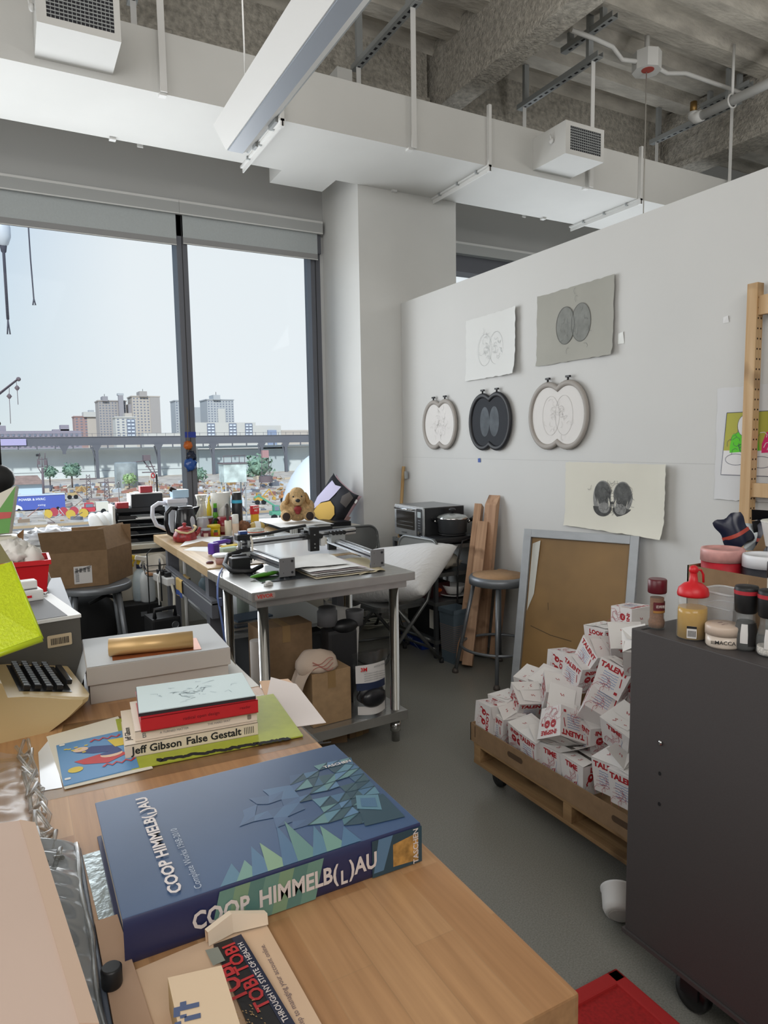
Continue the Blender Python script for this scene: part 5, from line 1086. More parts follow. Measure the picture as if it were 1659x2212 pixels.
carton('labelled_carton', 'flat carton with white shipping label on the floor under the steel table', (1.265, 2.98, 0), .2, .12, .095, -.25, card2, deco=lb)
carton('open_carton', 'small torn brown carton on the floor right of the labelled carton', (1.42, 2.98, 0), .12, .1, .07, .2, card2)
# under the wooden table
dark2 = M('under_dark', '26272a', .7)
for i, (nm, lb_, x, y, s, c) in enumerate((('storage_crate', 'dark storage crate under the wooden table near the window', 1.35, 4.35, (.4, .5, .38), '2a2b2e'), ('storage_crate.001', 'grey storage crate under the wooden table near the steel table', 1.3, 3.75, (.4, .4, .36), '45484c'))):
    t = thing(nm, lb_, 'crate', (x, y, 0)); part(t, 'body', BX((-s[0]/2, -s[1]/2, 0), (s[0]/2, s[1]/2, s[2]), M('crate_'+c, c, .6), .01)); part(t, 'lid', BX((-s[0]/2-.01, -s[1]/2-.01, s[2]), (s[0]/2+.01, s[1]/2+.01, s[2]+.02), M('crate_'+c), .005))
for i, (x, y, c, h) in enumerate(((1.02, 4.3, 'a9c6d8', .2), (1.1, 4.1, 'd5d9dc', .22), (1.03, 4.0, '7fa8cf', .18), (1.12, 3.8, 'c6d5c8', .2))):
    t = lat('cleaning_bottle' if i == 0 else 'cleaning_bottle.%03d' % i, ['pale blue bottle on the shelf under the wooden table, farthest of four', 'white bottle on the shelf under the wooden table, second from the window', 'blue bottle on the shelf under the wooden table, third from the window', 'pale green bottle on the shelf under the wooden table, nearest of four'][i], 'bottle', [(.035, 0), (.035, h*.7), (.014, h*.88)], M('bottle_'+c, c, .3, alpha=.8), (x, y), 16, z=.44); part(t, 'cap', MB().lathe([(.015, h*.87), (.015, h)], white2, n=12))
t = thing('paper_stack', 'messy stack of magazines on the low shelf under the wooden table', 'magazines', (1.1, 3.62, .44)); 
for i in range(6): part(t, 'magazine', MB().box((rnd.uniform(-.02, .02), 0, .006+.011*i), (.21, .15, .01), M('mag%d' % (i % 3), ('8a8f98', 'c3bdb4', '5d6f84')[i % 3], .6), rz=rnd.uniform(-.2, .2)))
yc = M('cloth_yellow', 'd1b06a', .9); t = thing('cleaning_cloth', 'yellow printed cloth draped over the table crossbar', 'cloth'); m = MB(); m.grid(lambda u, v: ((.817-.003*math.sin(u*8) if v < .5 else .868+.003*math.sin(u*8)), 3.98+u*.15+.01*math.sin(v*5), .678-.115*abs(2*v-1)-.004*u if abs(2*v-1) > .08 else .68), 8, 20, yc); part(t, 'cloth', m)
part(t, 'blue_hem', MB().grid(lambda u, v: (.8145-.003*math.sin(u*8), 3.98+u*.15, .566+.03*v), 8, 2, M('hem_blue', '2f4f9c', .8)))
t = thing('power_strip', 'white power strip with black plugs on the end of the table crossbar', 'power strip', (.79, 4.36, .60), .15); part(t, 'strip', MB().box((0, 0, .02), (.06, .26, .045), white2, b=.006)); 
for i in range(3): part(t, 'plug', MB().box((.0, -.06+.07*i, .055), (.035, .035, .03), blackm, b=.005))
part(t, 'cord', MB().tube([(0, -.12, .01), (.0, -.16, -.05), (-.01, -.16, -.3), (-.03, -.14, -.59)], .009, M('cord_white', 'd6d3c4', .5), 8)); part(t, 'black_lead', MB().tube([(0, .08, .07), (-.01, .05, .14), (-.03, -.02, .12), (-.05, -.08, -.1)], .005, blackm, 6).tube([(0, .01, .07), (-.02, -.01, .09), (-.06, -.05, .04), (-.07, -.09, -.12)], .005, white2, 6))
t = thing('computer_tower', 'black computer tower with carry handle on the floor left of the table', 'computer', (.72, 4.28, 0), .1); part(t, 'case', MB().box((0, -.11, .22), (.17, .18, .44), blackm, b=.015)); part(t, 'handle', MB().tube([(-.06, -.17, .44), (-.06, -.17, .49), (.06, -.17, .49), (.06, -.17, .44)], .013, blackm, 8)); part(t, 'power_button', MB().lathe([(.022, 0), (.022, .006), (.018, .006), (.018, 0)], greym, T=TM((.05, -.2, .39), 0, PI/2), n=20))
part(t, 'red_cable', MB().tube([(-.1, -.2, .35), (-.12, -.22, .2), (-.15, -.23, .03)], .004, redm, 6))
# ---- left side: stool with carton, cabinet, trays, spray bottles
t = thing('round_stool', 'grey metal stool carrying the open cardboard carton', 'stool', (.40, 4.52, 0)); part(t, 'seat', MB().lathe([(.21, .57), (.215, .575), (.215, .605), (.205, .612)], greym, n=36))
for a in (45, 135, 225, 315): c, s = math.cos(R(a)), math.sin(R(a)); part(t, 'leg', MB().cyl((c*.17, s*.17, .575), (c*.24, s*.24, .0), .016, greym, 10))
part(t, 'footrest', MB().tube([(.22*math.cos(i*PI/12), .22*math.sin(i*PI/12), .2) for i in range(24)], .009, greym, 8, closed=True))
cin = M('cardboard_inside', '8d6c4f', .9); t = thing('open_cardboard_box', 'open cardboard carton with flaps up on the grey stool', 'box')
A, B, Cc, Dd = Vector((.118, 4.40, .614)), Vector((.467, 4.40, .614)), Vector((.645, 4.66, .614)), Vector((.296, 4.66, .614))
H_ = .215; up = Vector((0, 0, H_)); m = MB()
def wallq(m, a, b, mo): 
    nn = (b-a).cross(Vector((0,0,1))).normalized()*.004; m.add([a, b, b+up, a+up, a-nn, b-nn, b-nn+up, a-nn+up], [(0,1,2,3), (7,6,5,4), (3,2,6,7), (0,4,5,1), (1,5,6,2), (0,3,7,4)], mo)
for a, b in ((A, B), (B, Cc), (Cc, Dd), (Dd, A)): wallq(m, a, b, card2)
m.add([A, B, Cc, Dd], [(0,1,2,3)], cin); part(t, 'carton', m)
def flap(a, b, lean, h, inset): 
    nn = (b-a).cross(Vector((0,0,1))).normalized(); d = (b-a).normalized(); o = nn*lean+Vector((0,0,h)); q = [a+up, b+up, b+up+o-d*inset[1], a+up+o+d*inset[0]]; k = nn*.003
    part(t, 'flap', MB().add(q+[v-k for v in q], [(0,1,2,3), (7,6,5,4), (0,4,5,1), (1,5,6,2), (2,6,7,3), (3,7,4,0)], card2))
flap(A, B, .06, .135, (-.02, .02)); flap(B, Cc, -.05, .13, (.0, .0)); flap(Cc, Dd, .0, .12, (0, 0)); flap(Dd, A, .05, -.09, (0, .0))
m = MB(); S = frame(A+(B-A)*.6+Vector((0, -.001, .075)), B-A, (0, 0, 1)); m.poly(rrect(.1, .105, .002, 2), lab, S); rg = random.Random(6)
for i in range(4):
    for j in range(3): x = -.04+.022*i; m.poly([(x+.005*j, .015), (x+.003+.005*j, .015), (x+.003+.005*j, .042), (x+.005*j, .042)], ink, S, .0009)
for i in range(9): m.poly([(-.042, -.04+.006*i), (-.022, -.04+.006*i), (-.022, -.037+.006*i), (-.042, -.037+.006*i)], greym, S, .0009)
m.strip([(-.045, .022), (.045, .05)], .004, ink, S, .0012); m.strip([(-.045, .015), (.045, .042)], .003, ink, S, .0012); part(t, 'shipping_label', m)
t = thing('window_cabinet', 'low white cabinet under the window carrying the letter trays', 'cabinet'); part(t, 'carcass', BX((-.6, 4.98, .04), (1.06, 5.38, .70), M('cabinet_white', 'e6e2d6', .6))); part(t, 'top', BX((-.62, 4.95, .735), (1.08, 5.4, .765), M('cabinet_top', 'c9c6ba', .5))); part(t, 'painted_shadow_gap', BX((-.6, 4.98, .70), (1.06, 5.38, .735), dkm))  # solid dark strip, the gap's shade put into its colour
part(t, 'plinth', BX((-.57, 5.0, 0), (1.03, 5.36, .04), dkm))
t = thing('letter_trays', 'stack of black letter trays on the low white cabinet', 'letter tray', (.79, 5.2, .766))
for i in range(4): 
    m = MB(); z = .055*i; m.bx((-.17, -.14, z), (.17, .16, z+.004), blackm); m.bx((-.17, -.14, z), (-.165, .16, z+.05), blackm); m.bx((.165, -.14, z), (.17, .16, z+.05), blackm); m.bx((-.17, .155, z), (.17, .16, z+.05), blackm)
    m.add([(-.17, -.14, z), (-.02, -.14, z), (-.05, -.14, z+.03), (-.17, -.14, z+.035)], [(0,1,2,3)], blackm); m.tube([(-.17, -.142, z+.002), (.17, -.142, z+.002)], .003, galv, 5); part(t, 'tray', m)
part(t, 'paper_sheet', BX((-.05, -.15, .172), (.15, .1, .178), paper))
solo(BX((-.17, -.1, 0), (.165, .14, .03), blackm, .003), 'black_tray', 'flat black tray topping the letter trays', 'tray', (.79, 5.2, .766+.217))
t = thing('black_case', 'black rectangular case on top of the letter trays', 'case', (.83, 5.2, 1.0132)); part(t, 'body', BX((-.105, -.09, 0), (.11, .09, .095), blackm, .003)); part(t, 'clear_flap', BX((-.112, -.09, .01), (-.107, .09, .095), clearp))
solo(BX((-.04, -.05, 0), (.04, .05, .04), M('red_card', 'a8323a', .5), .003), 'red_box', 'low red box beside the black case on the trays', 'box', (.665, 5.16, 1.0132))
solo(BX((-.045, -.04, 0), (.04, .04, .045), M('red_card'), .004), 'red_box.001', 'red box lying on the papers atop the black case', 'box', (.835, 5.16, 1.1175))
solo(MB().box((0, 0, .003), (.2, .15, .006), paper, rz=.1), 'loose_papers', 'thin pile of white paper on the black case', 'paper', (.84, 5.19, 1.1085))
t = thing('pencil_bundle', 'black pen and red scissors standing behind the red box', 'pens', (.915, 5.22, 1.1085)); part(t, 'pen', MB().cyl((.01, 0, 0), (.01, 0, .135), .007, blackm)); part(t, 'scissors', MB().tube([(-.012, 0, 0), (-.015, 0, .1)], .004, galv, 6).tube([(-.015+.012*math.cos(a), 0, .125+.018*math.sin(a)) for a in [i*PI/8 for i in range(16)]], .004, redm, 6, closed=True)); part(t, 'pale_pen', MB().cyl((-.03, 0, 0), (-.033, 0, .125), .005, M('cord_white'), 8))
t = thing('wire_rod', 'thin grey rod with round tip standing by the low red box', 'rod', (.66, 5.24, .98)); part(t, 'rod', MB().cyl((0, 0, -.0), (0, 0, .21), .003, greym, 6).ell((0, 0, .21), (.008, .008, .008), greym))
for i, (x, y, lb_, tr) in enumerate(((.765, 4.86, 'spray bottle with white trigger and clear body, nearer the camera', 'e6e6e2'), (.725, 4.92, 'spray bottle with yellow trigger behind the clear one', 'e3c12f'))):
    t = thing('spray_bottle' if not i else 'spray_bottle.001', lb_, 'bottle', (x, y, .38)); part(t, 'body', MB().lathe([(.045, 0), (.05, .01), (.05, .15), (.038, .2), (.016, .22), (.015, .235)], M('spray_body%d' % i, ('e9f0f5', 'cfe0ea')[i], .3), n=20)); part(t, 'collar', MB().lathe([(.02, .228), (.02, .255)], M('collar_navy', '1f2a50', .4), n=16))
    part(t, 'trigger', MB().box((0, 0, .285), (.03, .03, .06), M('trig'+tr, tr, .4), b=.006).box((-.03, -.01, .305), (.09, .028, .03), M('trig'+tr), b=.008, ry=.25).tube([(-.03, -.01, .29), (-.045, -.012, .26), (-.04, -.012, .245)], .006, M('trig'+tr), 6))
    part(t, 'water', MB().lathe([(.047, .004), (.047, .09)], M('spray_water', 'a9bccb', .1), n=20))
t = thing('low_platform', 'black case standing under the spray bottles', 'case', (.72, 4.86, 0)); part(t, 'body', BX((-.12, -.08, 0), (.12, .11, .38), M('matt_black', '0f1012', .8), .01)); part(t, 'latch', BX((-.02, -.085, .3), (.02, -.08, .33), greym))
t = thing('wire_rack', 'black wire basket of pale discs by the near leg of the wooden table', 'rack', (.80, 4.66, .60)); m = MB()
for z in (0, .035, .07): m.tube([(-.07, -.06, z), (.07, -.06, z), (.07, .06, z), (-.07, .06, z)], .003, blackm, 6, closed=True)
for x in (-.07, 0, .07):
    for y in (-.06, .06): m.cyl((x, y, 0), (x, y, .07), .0025, blackm, 5)
m.tube([(-.07, -.06, -.6), (-.07, -.06, .15), (-.04, -.06, .18), (.06, -.06, .18)], .004, blackm, 6); part(t, 'wire_frame', m)
for i in range(3): part(t, 'disc', MB().lathe([(.06, -.004), (.062, .004)], M('disc_cream', 'dcd6ca', .6), n=28, T=Matrix.Translation((-.02+.03*i, .03*i-.02, .075)) @ Vector((-.5+.15*i, -.85, .15)).to_track_quat('Z', 'Y').to_matrix().to_4x4()))
part(t, 'wood_base', BX((-.065, -.055, .003), (.065, .055, .012), M('board_wood', 'a5764c', .6)))
t = thing('dish_stand', 'white plates in a wire stand behind the open cardboard carton', 'plates', (0.534, 5.22, 0.84)[:2]+(.766,), .4)
for i in range(3): part(t, 'plate', MB().lathe([(.03, 0), (.075, .012), (.1, .016), (.1, .02), (.03, .006)], white2, n=30, T=TM((-.06+.05*i, .0, .12), 0, 0, R(75))))
part(t, 'wire_loop', MB().tube([(.09, -.05, .0), (.1, -.05, .17), (.13, 0, .21), (.12, .05, .17), (.1, .05, 0)], .004, galv, 6).tube([(.06, -.05, .0), (.07, -.05, .16), (.1, 0, .2), (.09, .05, .16), (.07, .05, 0)], .004, galv, 6).bx((-.1, -.06, 0), (.13, .06, .01), galv))
solo(MB().bx((-.008, -.12, 0), (.008, .12, .27), M('folder_pale', 'cfcfcb', .7)), 'standing_folder', 'pale upright folder at the left of the letter trays', 'folder', (.60, 5.2, .766))
t = thing('shredded_foil', 'heap of silvery crinkled wrapping left of the white plates', 'wrapping', (0.173, 5.22, 0.868)[:2]+(.766,)); part(t, 'heap', blob(MB(), (0, 0, .06), (.17, .1, .075), M('foil_pale', 'd5d8de', .3, nz=8, amt=.2), .7, 12, 30, 5))
t = thing('duffel_bag', 'big black bag on the floor under the grey stool', 'bag', (.27, 4.80, 0)); part(t, 'body', blob(MB(), (0, 0, .26), (.29, .15, .27), M('duffel_black', '0f1012', .8), .15, 5, 30, 2)); part(t, 'drawstring', MB().tube([(.1, -.17, .46), (.2, -.16, .5), (.3, -.12, .46)], .012, M('duffel_black'), 8))
t = thing('black_crate', 'black plastic crate on the floor behind the workbench', 'crate', (.26, 3.6, 0)); part(t, 'body', taper(MB(), .5, .5, .56, .56, .42, M('matt_black')))
# ---- flat file by the window with toy dog and cushion
t = thing('flat_file', 'white low chest beside the column carrying a black case and papers', 'chest'); part(t, 'carcass', BX((1.67, 4.42, .02), (1.985, 5.1, .80), M('cabinet_white')).bx((1.985, 4.78, .02), (2.40, 5.1, .80), M('cabinet_white'))); part(t, 'plinth', BX((1.69, 4.44, 0), (1.965, 5.08, .02), dkm))
solo(BX((1.675, 4.43, .8015), (1.98, 5.0, .862), blackm, .004).bx((1.98, 4.79, .8015), (2.3, 5.05, .84), blackm), 'flat_black_case', 'flat black case on the white chest under the papers', 'case')
t = thing('drawing_board', 'grey board and loose white papers under the toy dog', 'paper'); part(t, 'backing', BX((1.66, 4.42, .863), (1.96, 4.98, .88), M('board_grey', 'c9cac6', .7))); part(t, 'sheet', MB().grid(flop(3, [(1.58, 4.40, 0), (1.97, 4.38, 0), (1.98, 5.0, 0), (1.58, 5.02, 0)], .8815, amp=.012), 14, 14, paper))
fur = M('plush_fur', 'd9b684', .95, nz=55, amt=.22, bump=.9, bs=120)
t = thing('plush_dog', 'seated tan plush puppy with floppy ears and a red bow on the papers', 'toy', (1.79, 4.62, .892), -.33)
m = MB(); m.ell((0, .03, .085), (.095, .08, .09), fur); m.ell((0, -.015, .175), (.066, .066, .066), fur); m.ell((0, -.065, .15), (.04, .045, .036), fur); m.ell((0, -.02, .2), (.055, .055, .048), fur)
for s in (-1, 1): m.ell((s*.08, -.04, .045), (.045, .075, .042), fur); m.ell((s*.085, .0, .1), (.04, .04, .055), fur); m.ell((s*.035, -.03, .08), (.03, .035, .04), fur)
o = part(t, 'body', m); rm = o.modifiers.new('skin', 'REMESH'); rm.mode = 'VOXEL'; rm.voxel_size = .0055; rm.use_smooth_shade = True; sm = o.modifiers.new('smooth', 'SMOOTH'); sm.iterations = 6; sm.factor = .5
for s in (-1, 1):
    part(t, 'ear', MB().ell((s*.073, -.018, .155), (.017, .03, .058), M('plush_ear', 'c99e66', .95, nz=55, amt=.2, bump=.9, bs=120), rot=(.15, -s*.28, 0)))
    part(t, 'paw_pad', MB().ell((s*.083, -.108, .045), (.028, .012, .03), M('paw_brown', '2e211d', .8))); part(t, 'eye', MB().ell((s*.029, -.072, .183), (.007, .005, .006), blackm, n=10))
part(t, 'nose', MB().ell((0, -.113, .158), (.017, .012, .013), blackm)); part(t, 'bow', MB().ell((0, -.08, .095), (.028, .022, .022), M('bow_red', '8c2c2c', .7)).ell((.0, -.075, .075), (.02, .018, .02), M('bow_red')))
t = thing('printed_cushion', 'black cushion with pale and yellow patches propped against the column', 'cushion')
cen = Vector((2.28, 5.057, 0.955)); nrm = Vector((-.90, -.33, .28)).normalized(); hx_ = nrm.cross(Vector((0, 0, 1))).normalized(); vx_ = hx_.cross(nrm).normalized()
qa = R(-28); ux_ = -hx_*math.cos(qa)+vx_*math.sin(qa); uy_ = hx_*math.sin(qa)+vx_*math.cos(qa)
cb_ = M('cushion_black', '22232a', .8); QT = frame(cen, ux_, uy_)
if QT.to_3x3().col[2].dot(nrm) < 0: QT = frame(cen, -ux_, uy_)
m = MB(); CW, CD, CH = .38, .39, .14; pillow(m, CW, CD, CH, cb_, QT); part(t, 'cover', m)
def onp(pts, mat, lift=.002):
    mm = MB(); cx_ = sum(p[0] for p in pts)/len(pts); cy_ = sum(p[1] for p in pts)/len(pts)
    def zz(a, b): e = max(0, 1-a**4)**.6*max(0, 1-b**4)**.6; return CH/2*e*1.06+lift
    rings = 7; vs = [(cx_, cy_)]; n_ = len(pts)
    for k in range(1, rings+1): vs += [(cx_+(x-cx_)*k/rings, cy_+(y-cy_)*k/rings) for x, y in pts]
    fs = [(0, 1+i, 1+(i+1) % n_) for i in range(n_)]
    for k in range(rings-1): fs += [(1+k*n_+i, 1+(k+1)*n_+i, 1+(k+1)*n_+(i+1) % n_, 1+k*n_+(i+1) % n_) for i in range(n_)]
    return mm.add([(x*CW/2, y*CD/2, zz(x, y)) for x, y in vs], fs, mat, QT, True)
part(t, 'yellow_patch', onp([(-.75+.0, -.95), (-.2, -.9), (.3, -.75), (.62, -.45), (.66, -.2), (.45, .05), (.1, .12), (-.3, -.2), (-.6, -.5)], M('patch_yellow', 'dcb45a', .8))); part(t, 'pale_patch', onp([(-.85, -.8), (-.55, -.6), (-.35, -.2), (.0, .1), (.12, .45), (.1, .85), (-.2, .75), (-.55, .8), (-.6, .4), (-.7, .1), (-.9, -.2)], M('patch_lilac', 'cfcae6', .8), .003)); part(t, 'grey_patch', onp([(.6, .35), (.9, .3), (.92, .8), (.6, .9), (.5, .6)], M('patch_grey', '55504e', .8))); part(t, 'side_label', MB().box((CW*.5, -.1, -.02), (.004, .2, .05), M('patch_pink', 'b08f8c', .8), QT, .001)); part(t, 'care_tag', MB().box((CW*.51, CD*.36, .0), (.02, .03, .003), paper, QT))
part(t, 'back_cover', pillow(MB(), CW*.99, CD*.99, .1, M('cushion_pink', 'c9a9b0', .85), QT @ TM((0, 0, -.035))))
# folding chairs
chm = M('chair_metal', '6f7170', .35, .55); seatm = M('chair_seat', '868887', .3, .6)
def fchair(name, label, loc, rz):
    t = thing(name, label, 'chair', loc, rz, 'grey metal folding chairs')
    m = MB(); m.prism(rrect(.39, .39, .06, 5), .425, .438, seatm); m.prism(rrect(.395, .395, .06, 5), .405, .428, chm); part(t, 'seat', m)
    def bk(u, v): a = 2*u-1; cz = v; w_ = .205*(1-.10*max(0, cz-.75)*4*.5); return (a*w_, .235+.03*cz-.035*(1-a*a)*-.6, .60+.2*cz)
    b = MB(); pts = rrect(.42, .2, .07, 6); b.prism(pts, -.004, .004, seatm, frame((0, .262, .71), (1, 0, 0), (0, .14, 1))); b.tube([(x*.99, .262+y*.14, .71+y*.99) for x, y in pts], .011, chm, 8, closed=True); part(t, 'backrest', b)
    for s in (-1, 1): part(t, 'leg', MB().tube([(s*.205, .265, .72), (s*.215, .17, .44), (s*.22, -.25, .015)], .0125, chm, 10)); 
    for s in (-1, 1): part(t, 'leg', MB().tube([(s*.195, -.06, .42), (s*.2, .3, .015)], .0115, chm, 10))
    part(t, 'crossbar', MB().cyl((-.2, -.21, .06), (.2, -.21, .06), .009, chm)); part(t, 'crossbar', MB().cyl((-.2, .245, .1), (.2, .245, .1), .009, chm)); part(t, 'crossbar', MB().cyl((-.2, .205, .17), (.2, .205, .17), .008, chm))
    for s in (-1, 1): part(t, 'foot_cap', MB().cyl((s*.22, -.25, .0), (s*.22, -.246, .03), .016, dkm)); part(t, 'foot_cap', MB().cyl((s*.2, .3, 0), (s*.2, .298, .03), .015, dkm))
    return t
ch = fchair('folding_chair', 'grey metal folding chair holding the white bed pillow', (2.08, 3.83, 0), -PI/2+.12)
c2 = dup(ch, (2.22, 4.40, 0), -.1, 'grey metal folding chair half hidden below the printed cushion')
t = thing('bed_pillow', 'large white bed pillow slumped on the folding chair', 'pillow')
qb, qr, ql = Vector((1.954, 3.341, 0.47)), Vector((2.36, 3.579, 0.694)), Vector((1.921, 4.116, 0.5)); ex, ey = qr-qb, ql-qb
T = frame(qb+(ex+ey)/2, ex, ey); ey2 = ey-ex*(ey.dot(ex)/ex.length_squared); part(t, 'cushion', pillow(MB(), ex.length*1.04, ey2.length*1.1, .22, M('pillow_white', 'e0dfde', .9, bump=.35, bs=16, sx=(1, 3, 1)), T, n=30, pinch=.05))

# ================================================================== right side: rack, boards, stool, screens, wall pieces
AP = Vector((2.86, 0, 0))
def wallT(y, z, off=.001): return frame((2.86-off, y, z), (0, -1, 0), (0, 0, 1))
rk = M('rack_metal', '5d6063', .35, .6)
t = thing('metal_rack', 'small dark metal shelf rack against the partition under the toaster oven', 'rack')
RX0, RX1, RY0, RY1 = 2.41, 2.83, 3.75, 4.32
for x in (RX0, RX1-.025):
    for y in (RY0, RY1-.025): part(t, 'post', BX((x, y, 0), (x+.025, y+.025, .762), rk))
for z in (.74, .555, .36, .10):
    part(t, 'shelf', MB().bx((RX0, RY0, z), (RX1, RY1, z+.012), rk).bx((RX0-.002, RY0, z-.004), (RX0+.004, RY1, z+.022), chm).bx((RX0, RY0-.002, z-.004), (RX1, RY0+.004, z+.022), chm))
t = thing('toaster_oven', 'silver toaster oven on top of the metal rack', 'oven', (2.44, 3.93, .7625))
W_ = .40; m = MB(); m.bx((0, 0, .022), (.33, W_, .235), M('oven_body', '2c2d30', .35, .3), .006); m.bx((.0, 0, .235), (.33, W_, .238), M('oven_top', '8a8c8e', .35, .6)); part(t, 'body', m)
S = frame((-.001, W_, .022), (0, -1, 0), (0, 0, 1)); m = MB(); m.prism(rrect(W_, .218, .012, 4, (W_/2, .109)), -.012, .004, M('oven_front', 'b9bbbc', .25, .8), S); m.text('CUISINART', S @ TM((.14, .022, 0)), .016, dkm, .01, .0048); part(t, 'front', m)
part(t, 'door_window', MB().prism(rrect(.25, .13, .006, 3, (.155, .115)), .0045, .007, M('oven_glass', '33302c', .1), S).prism([(.045, .07), (.265, .07), (.265, .076), (.045, .076)], .0072, .009, chrome, S).prism([(.045, .1), (.265, .1), (.265, .104), (.045, .104)], .0072, .008, chrome, S))
part(t, 'handle', MB().tube([tuple(S @ Vector(p)) for p in ((.04, .193, .005), (.04, .193, .025), (.27, .193, .025), (.27, .193, .005))], .007, chrome, 8))
m = MB(); m.prism(rrect(.075, .195, .012, 4, (.345, .108)), .0042, .006, blackm, S); m.poly(rrect(.045, .04, .004, 2, (.345, .165)), M('display', 'aab4b6', .2), S, .0064); m.prism(oval(.013, .013, 16, (.345, .04)), .006, .013, chrome, S)
for i in range(4): m.poly(rrect(.03, .006, .002, 2, (.345, .125-.018*i)), greym, S, .0064)
part(t, 'control_panel', m)
for x in (.03, .3):
    for y in (.03, W_-.03): part(t, 'foot', BX((x-.012, y-.012, 0), (x+.012, y+.012, .022), blackm))
potm = M('pot_grey', '45474a', .4, .3); t = thing('hot_plate', 'black double burner hot plate under the cooking pot', 'hot plate', (2.60, 3.87, .7625)); part(t, 'body', MB().box((-.0, -.01, .028), (.36, .2, .04), blackm, b=.012).box((-.15, 0, .035), (.06, .16, .02), M('plate_front', '9aa3ad', .3, .5), b=.004)); part(t, 'burner', MB().lathe([(.09, .05), (.1, .056), (.02, .058)], dkm, (.03, 0, 0), 28)); part(t, 'power_cord', MB().tube([(.1, -.12, .03), (.02, -.135, .02), (-.02, -.14, -.1), (-.03, -.14, -.5), (-.05, -.15, -.72)], .006, blackm, 8))
t = thing('cooking_pot', 'dark grey lidded cooking pot with black handles on the hot plate', 'pot', (2.63, 3.87, .821), R(-118.4)); part(t, 'pot', MB().lathe([(.085, 0), (.098, .01), (.105, .1), (.107, .105)], potm, n=36)); part(t, 'lid', MB().lathe([(.108, .105), (.107, .111), (.09, .123), (.05, .134), (.01, .138)], M('lid_glass', 'a9adab', .15, .3), n=36).lathe([(.109, .103), (.11, .11), (.104, .112)], chrome, n=36, caps=False)); part(t, 'lid_knob', MB().lathe([(.014, .136), (.012, .15), (.024, .157), (.025, .165), (.015, .172)], blackm))
for s in (-1, 1): part(t, 'handle', MB().tube([(-.03*s*0, s*.104, .075), (0, s*.13, .09)], .01, chrome, 8).tube([(0, s*.125, .088), (0, s*.155, .112), (0, s*.185, .125)], .014, blackm, 10))
t = thing('flour_bag', 'crumpled off-white bag on the upper rack shelf', 'bag', (2.56, 3.85, .605)); part(t, 'bag', blob(MB(), (0, 0, .05), (.13, .09, .055), M('bag_offwhite', 'cfc8ba', .7), .35, 4, 24, 3)); m = MB(); S = frame((-.0, -.087, .05), (1, 0, 0), (0, 0, 1))
for i in range(5): m.strip([(.02+.008*i, -.015), (.022+.008*i, .015)], .003, greym, S)
part(t, 'print', m); t['label'] = 'crumpled off-white bag on the rack shelf below the hot plate'; t.location.z = .602
# fix: bag stands on the second shelf
t.location = (2.58, 3.90, .575)
t = thing('black_tray', 'black tray of bowls on the second rack shelf', 'tray', (2.60, 4.12, .57)); part(t, 'tray', taper(MB(), .24, .2, .28, .24, .06, blackm)); part(t, 'bowl', MB().lathe([(.04, .02), (.07, .07), (.066, .07), (.036, .024)], dkm))
t = thing('white_plate', 'white plate tilted on the third rack shelf', 'plate', (2.66, 3.9, .373)); part(t, 'plate', MB().lathe([(.05, 0), (.1, .015), (.1, .02), (.05, .006)], white2)); part(t, 'bowl', MB().lathe([(.05, .02), (.085, .08), (.08, .08), (.045, .026)], paper))
t = thing('tool_box', 'dark red organiser with small tools on the third rack shelf', 'organiser', (2.54, 4.02, .373)); part(t, 'box', taper(MB(), .2, .2, .2, .2, .1, M('organiser_red', '4a2224', .5))); part(t, 'orange_handle', MB().ell((-.0, -.105, .05), (.03, .02, .016), M('tool_orange', 'cc5a22', .5))); part(t, 'pale_drawer', BX((-.103, -.09, .02), (-.1, .02, .07), M('drawer_pale', 'c5cad2', .4)))
t = thing('black_bin_box', 'black box with white side label on the lower rack shelf', 'box', (2.62, 4.0, .113)); part(t, 'box', BX((-.16, -.2, 0), (.18, .2, .2), blackm, .004)); part(t, 'label', BX((-.163, -.16, .06), (-.1605, -.1, .19), cream))
t = thing('blue_carton', 'blue printed carton on the floor under the metal rack', 'carton', (2.55, 4.1, .0)); 
m = MB(); m.bx((-.12, -.14, 0), (.2, .16, .09), M('carton_blue', '1f3f8f', .45), .003); part(t, 'carton', m); m = MB(); S = frame((-.1205, .02, .046), (0, -1, 0), (0, 0, 1)); M('letter_pale', 'cfd8ea', .6); [m.poly([(-.05+.022*i, -.012), (-.036+.022*i, -.012), (-.036+.022*i, .012), (-.044+.022*i, .012), (-.05+.022*i, .0)], M('letter_pale'), S) for i in range(4)]; m.strip([(-.14+.28*i/12, -.035+.03*math.sin(i/12*PI*1.2)) for i in range(13)], .004, M('letter_pale'), S); part(t, 'print', m)
t = thing('kraft_box', 'small tan box on the floor under the rack beside the blue carton', 'box', (2.52, 4.37, 0)); part(t, 'box', BX((-.09, -.05, 0), (.1, .05, .09), card, .002))
t = thing('waste_bin', 'grey-blue ribbed waste bin standing by the leaning boards', 'bin', (2.50, 3.655, 0), .1); bm_ = M('bin_greyblue', '5d6d78', .45); part(t, 'body', taper(MB(), .12, .12, .15, .15, .36, bm_)); m = MB()
for i in range(14): z = .08+i*.013; w2 = .06+.015*z/.36+.0015; m.bx((-w2, -w2, z), (w2, w2, z+.004), M('bin_rib', '8d7a70', .5))
part(t, 'ribs', m); part(t, 'rim', MB().bx((-.079, -.079, .335), (.079, -.073, .362), bm_).bx((-.079, .073, .335), (.079, .079, .362), bm_).bx((-.079, -.079, .335), (-.073, .079, .362), bm_).bx((.073, -.079, .335), (.079, .079, .362), bm_))
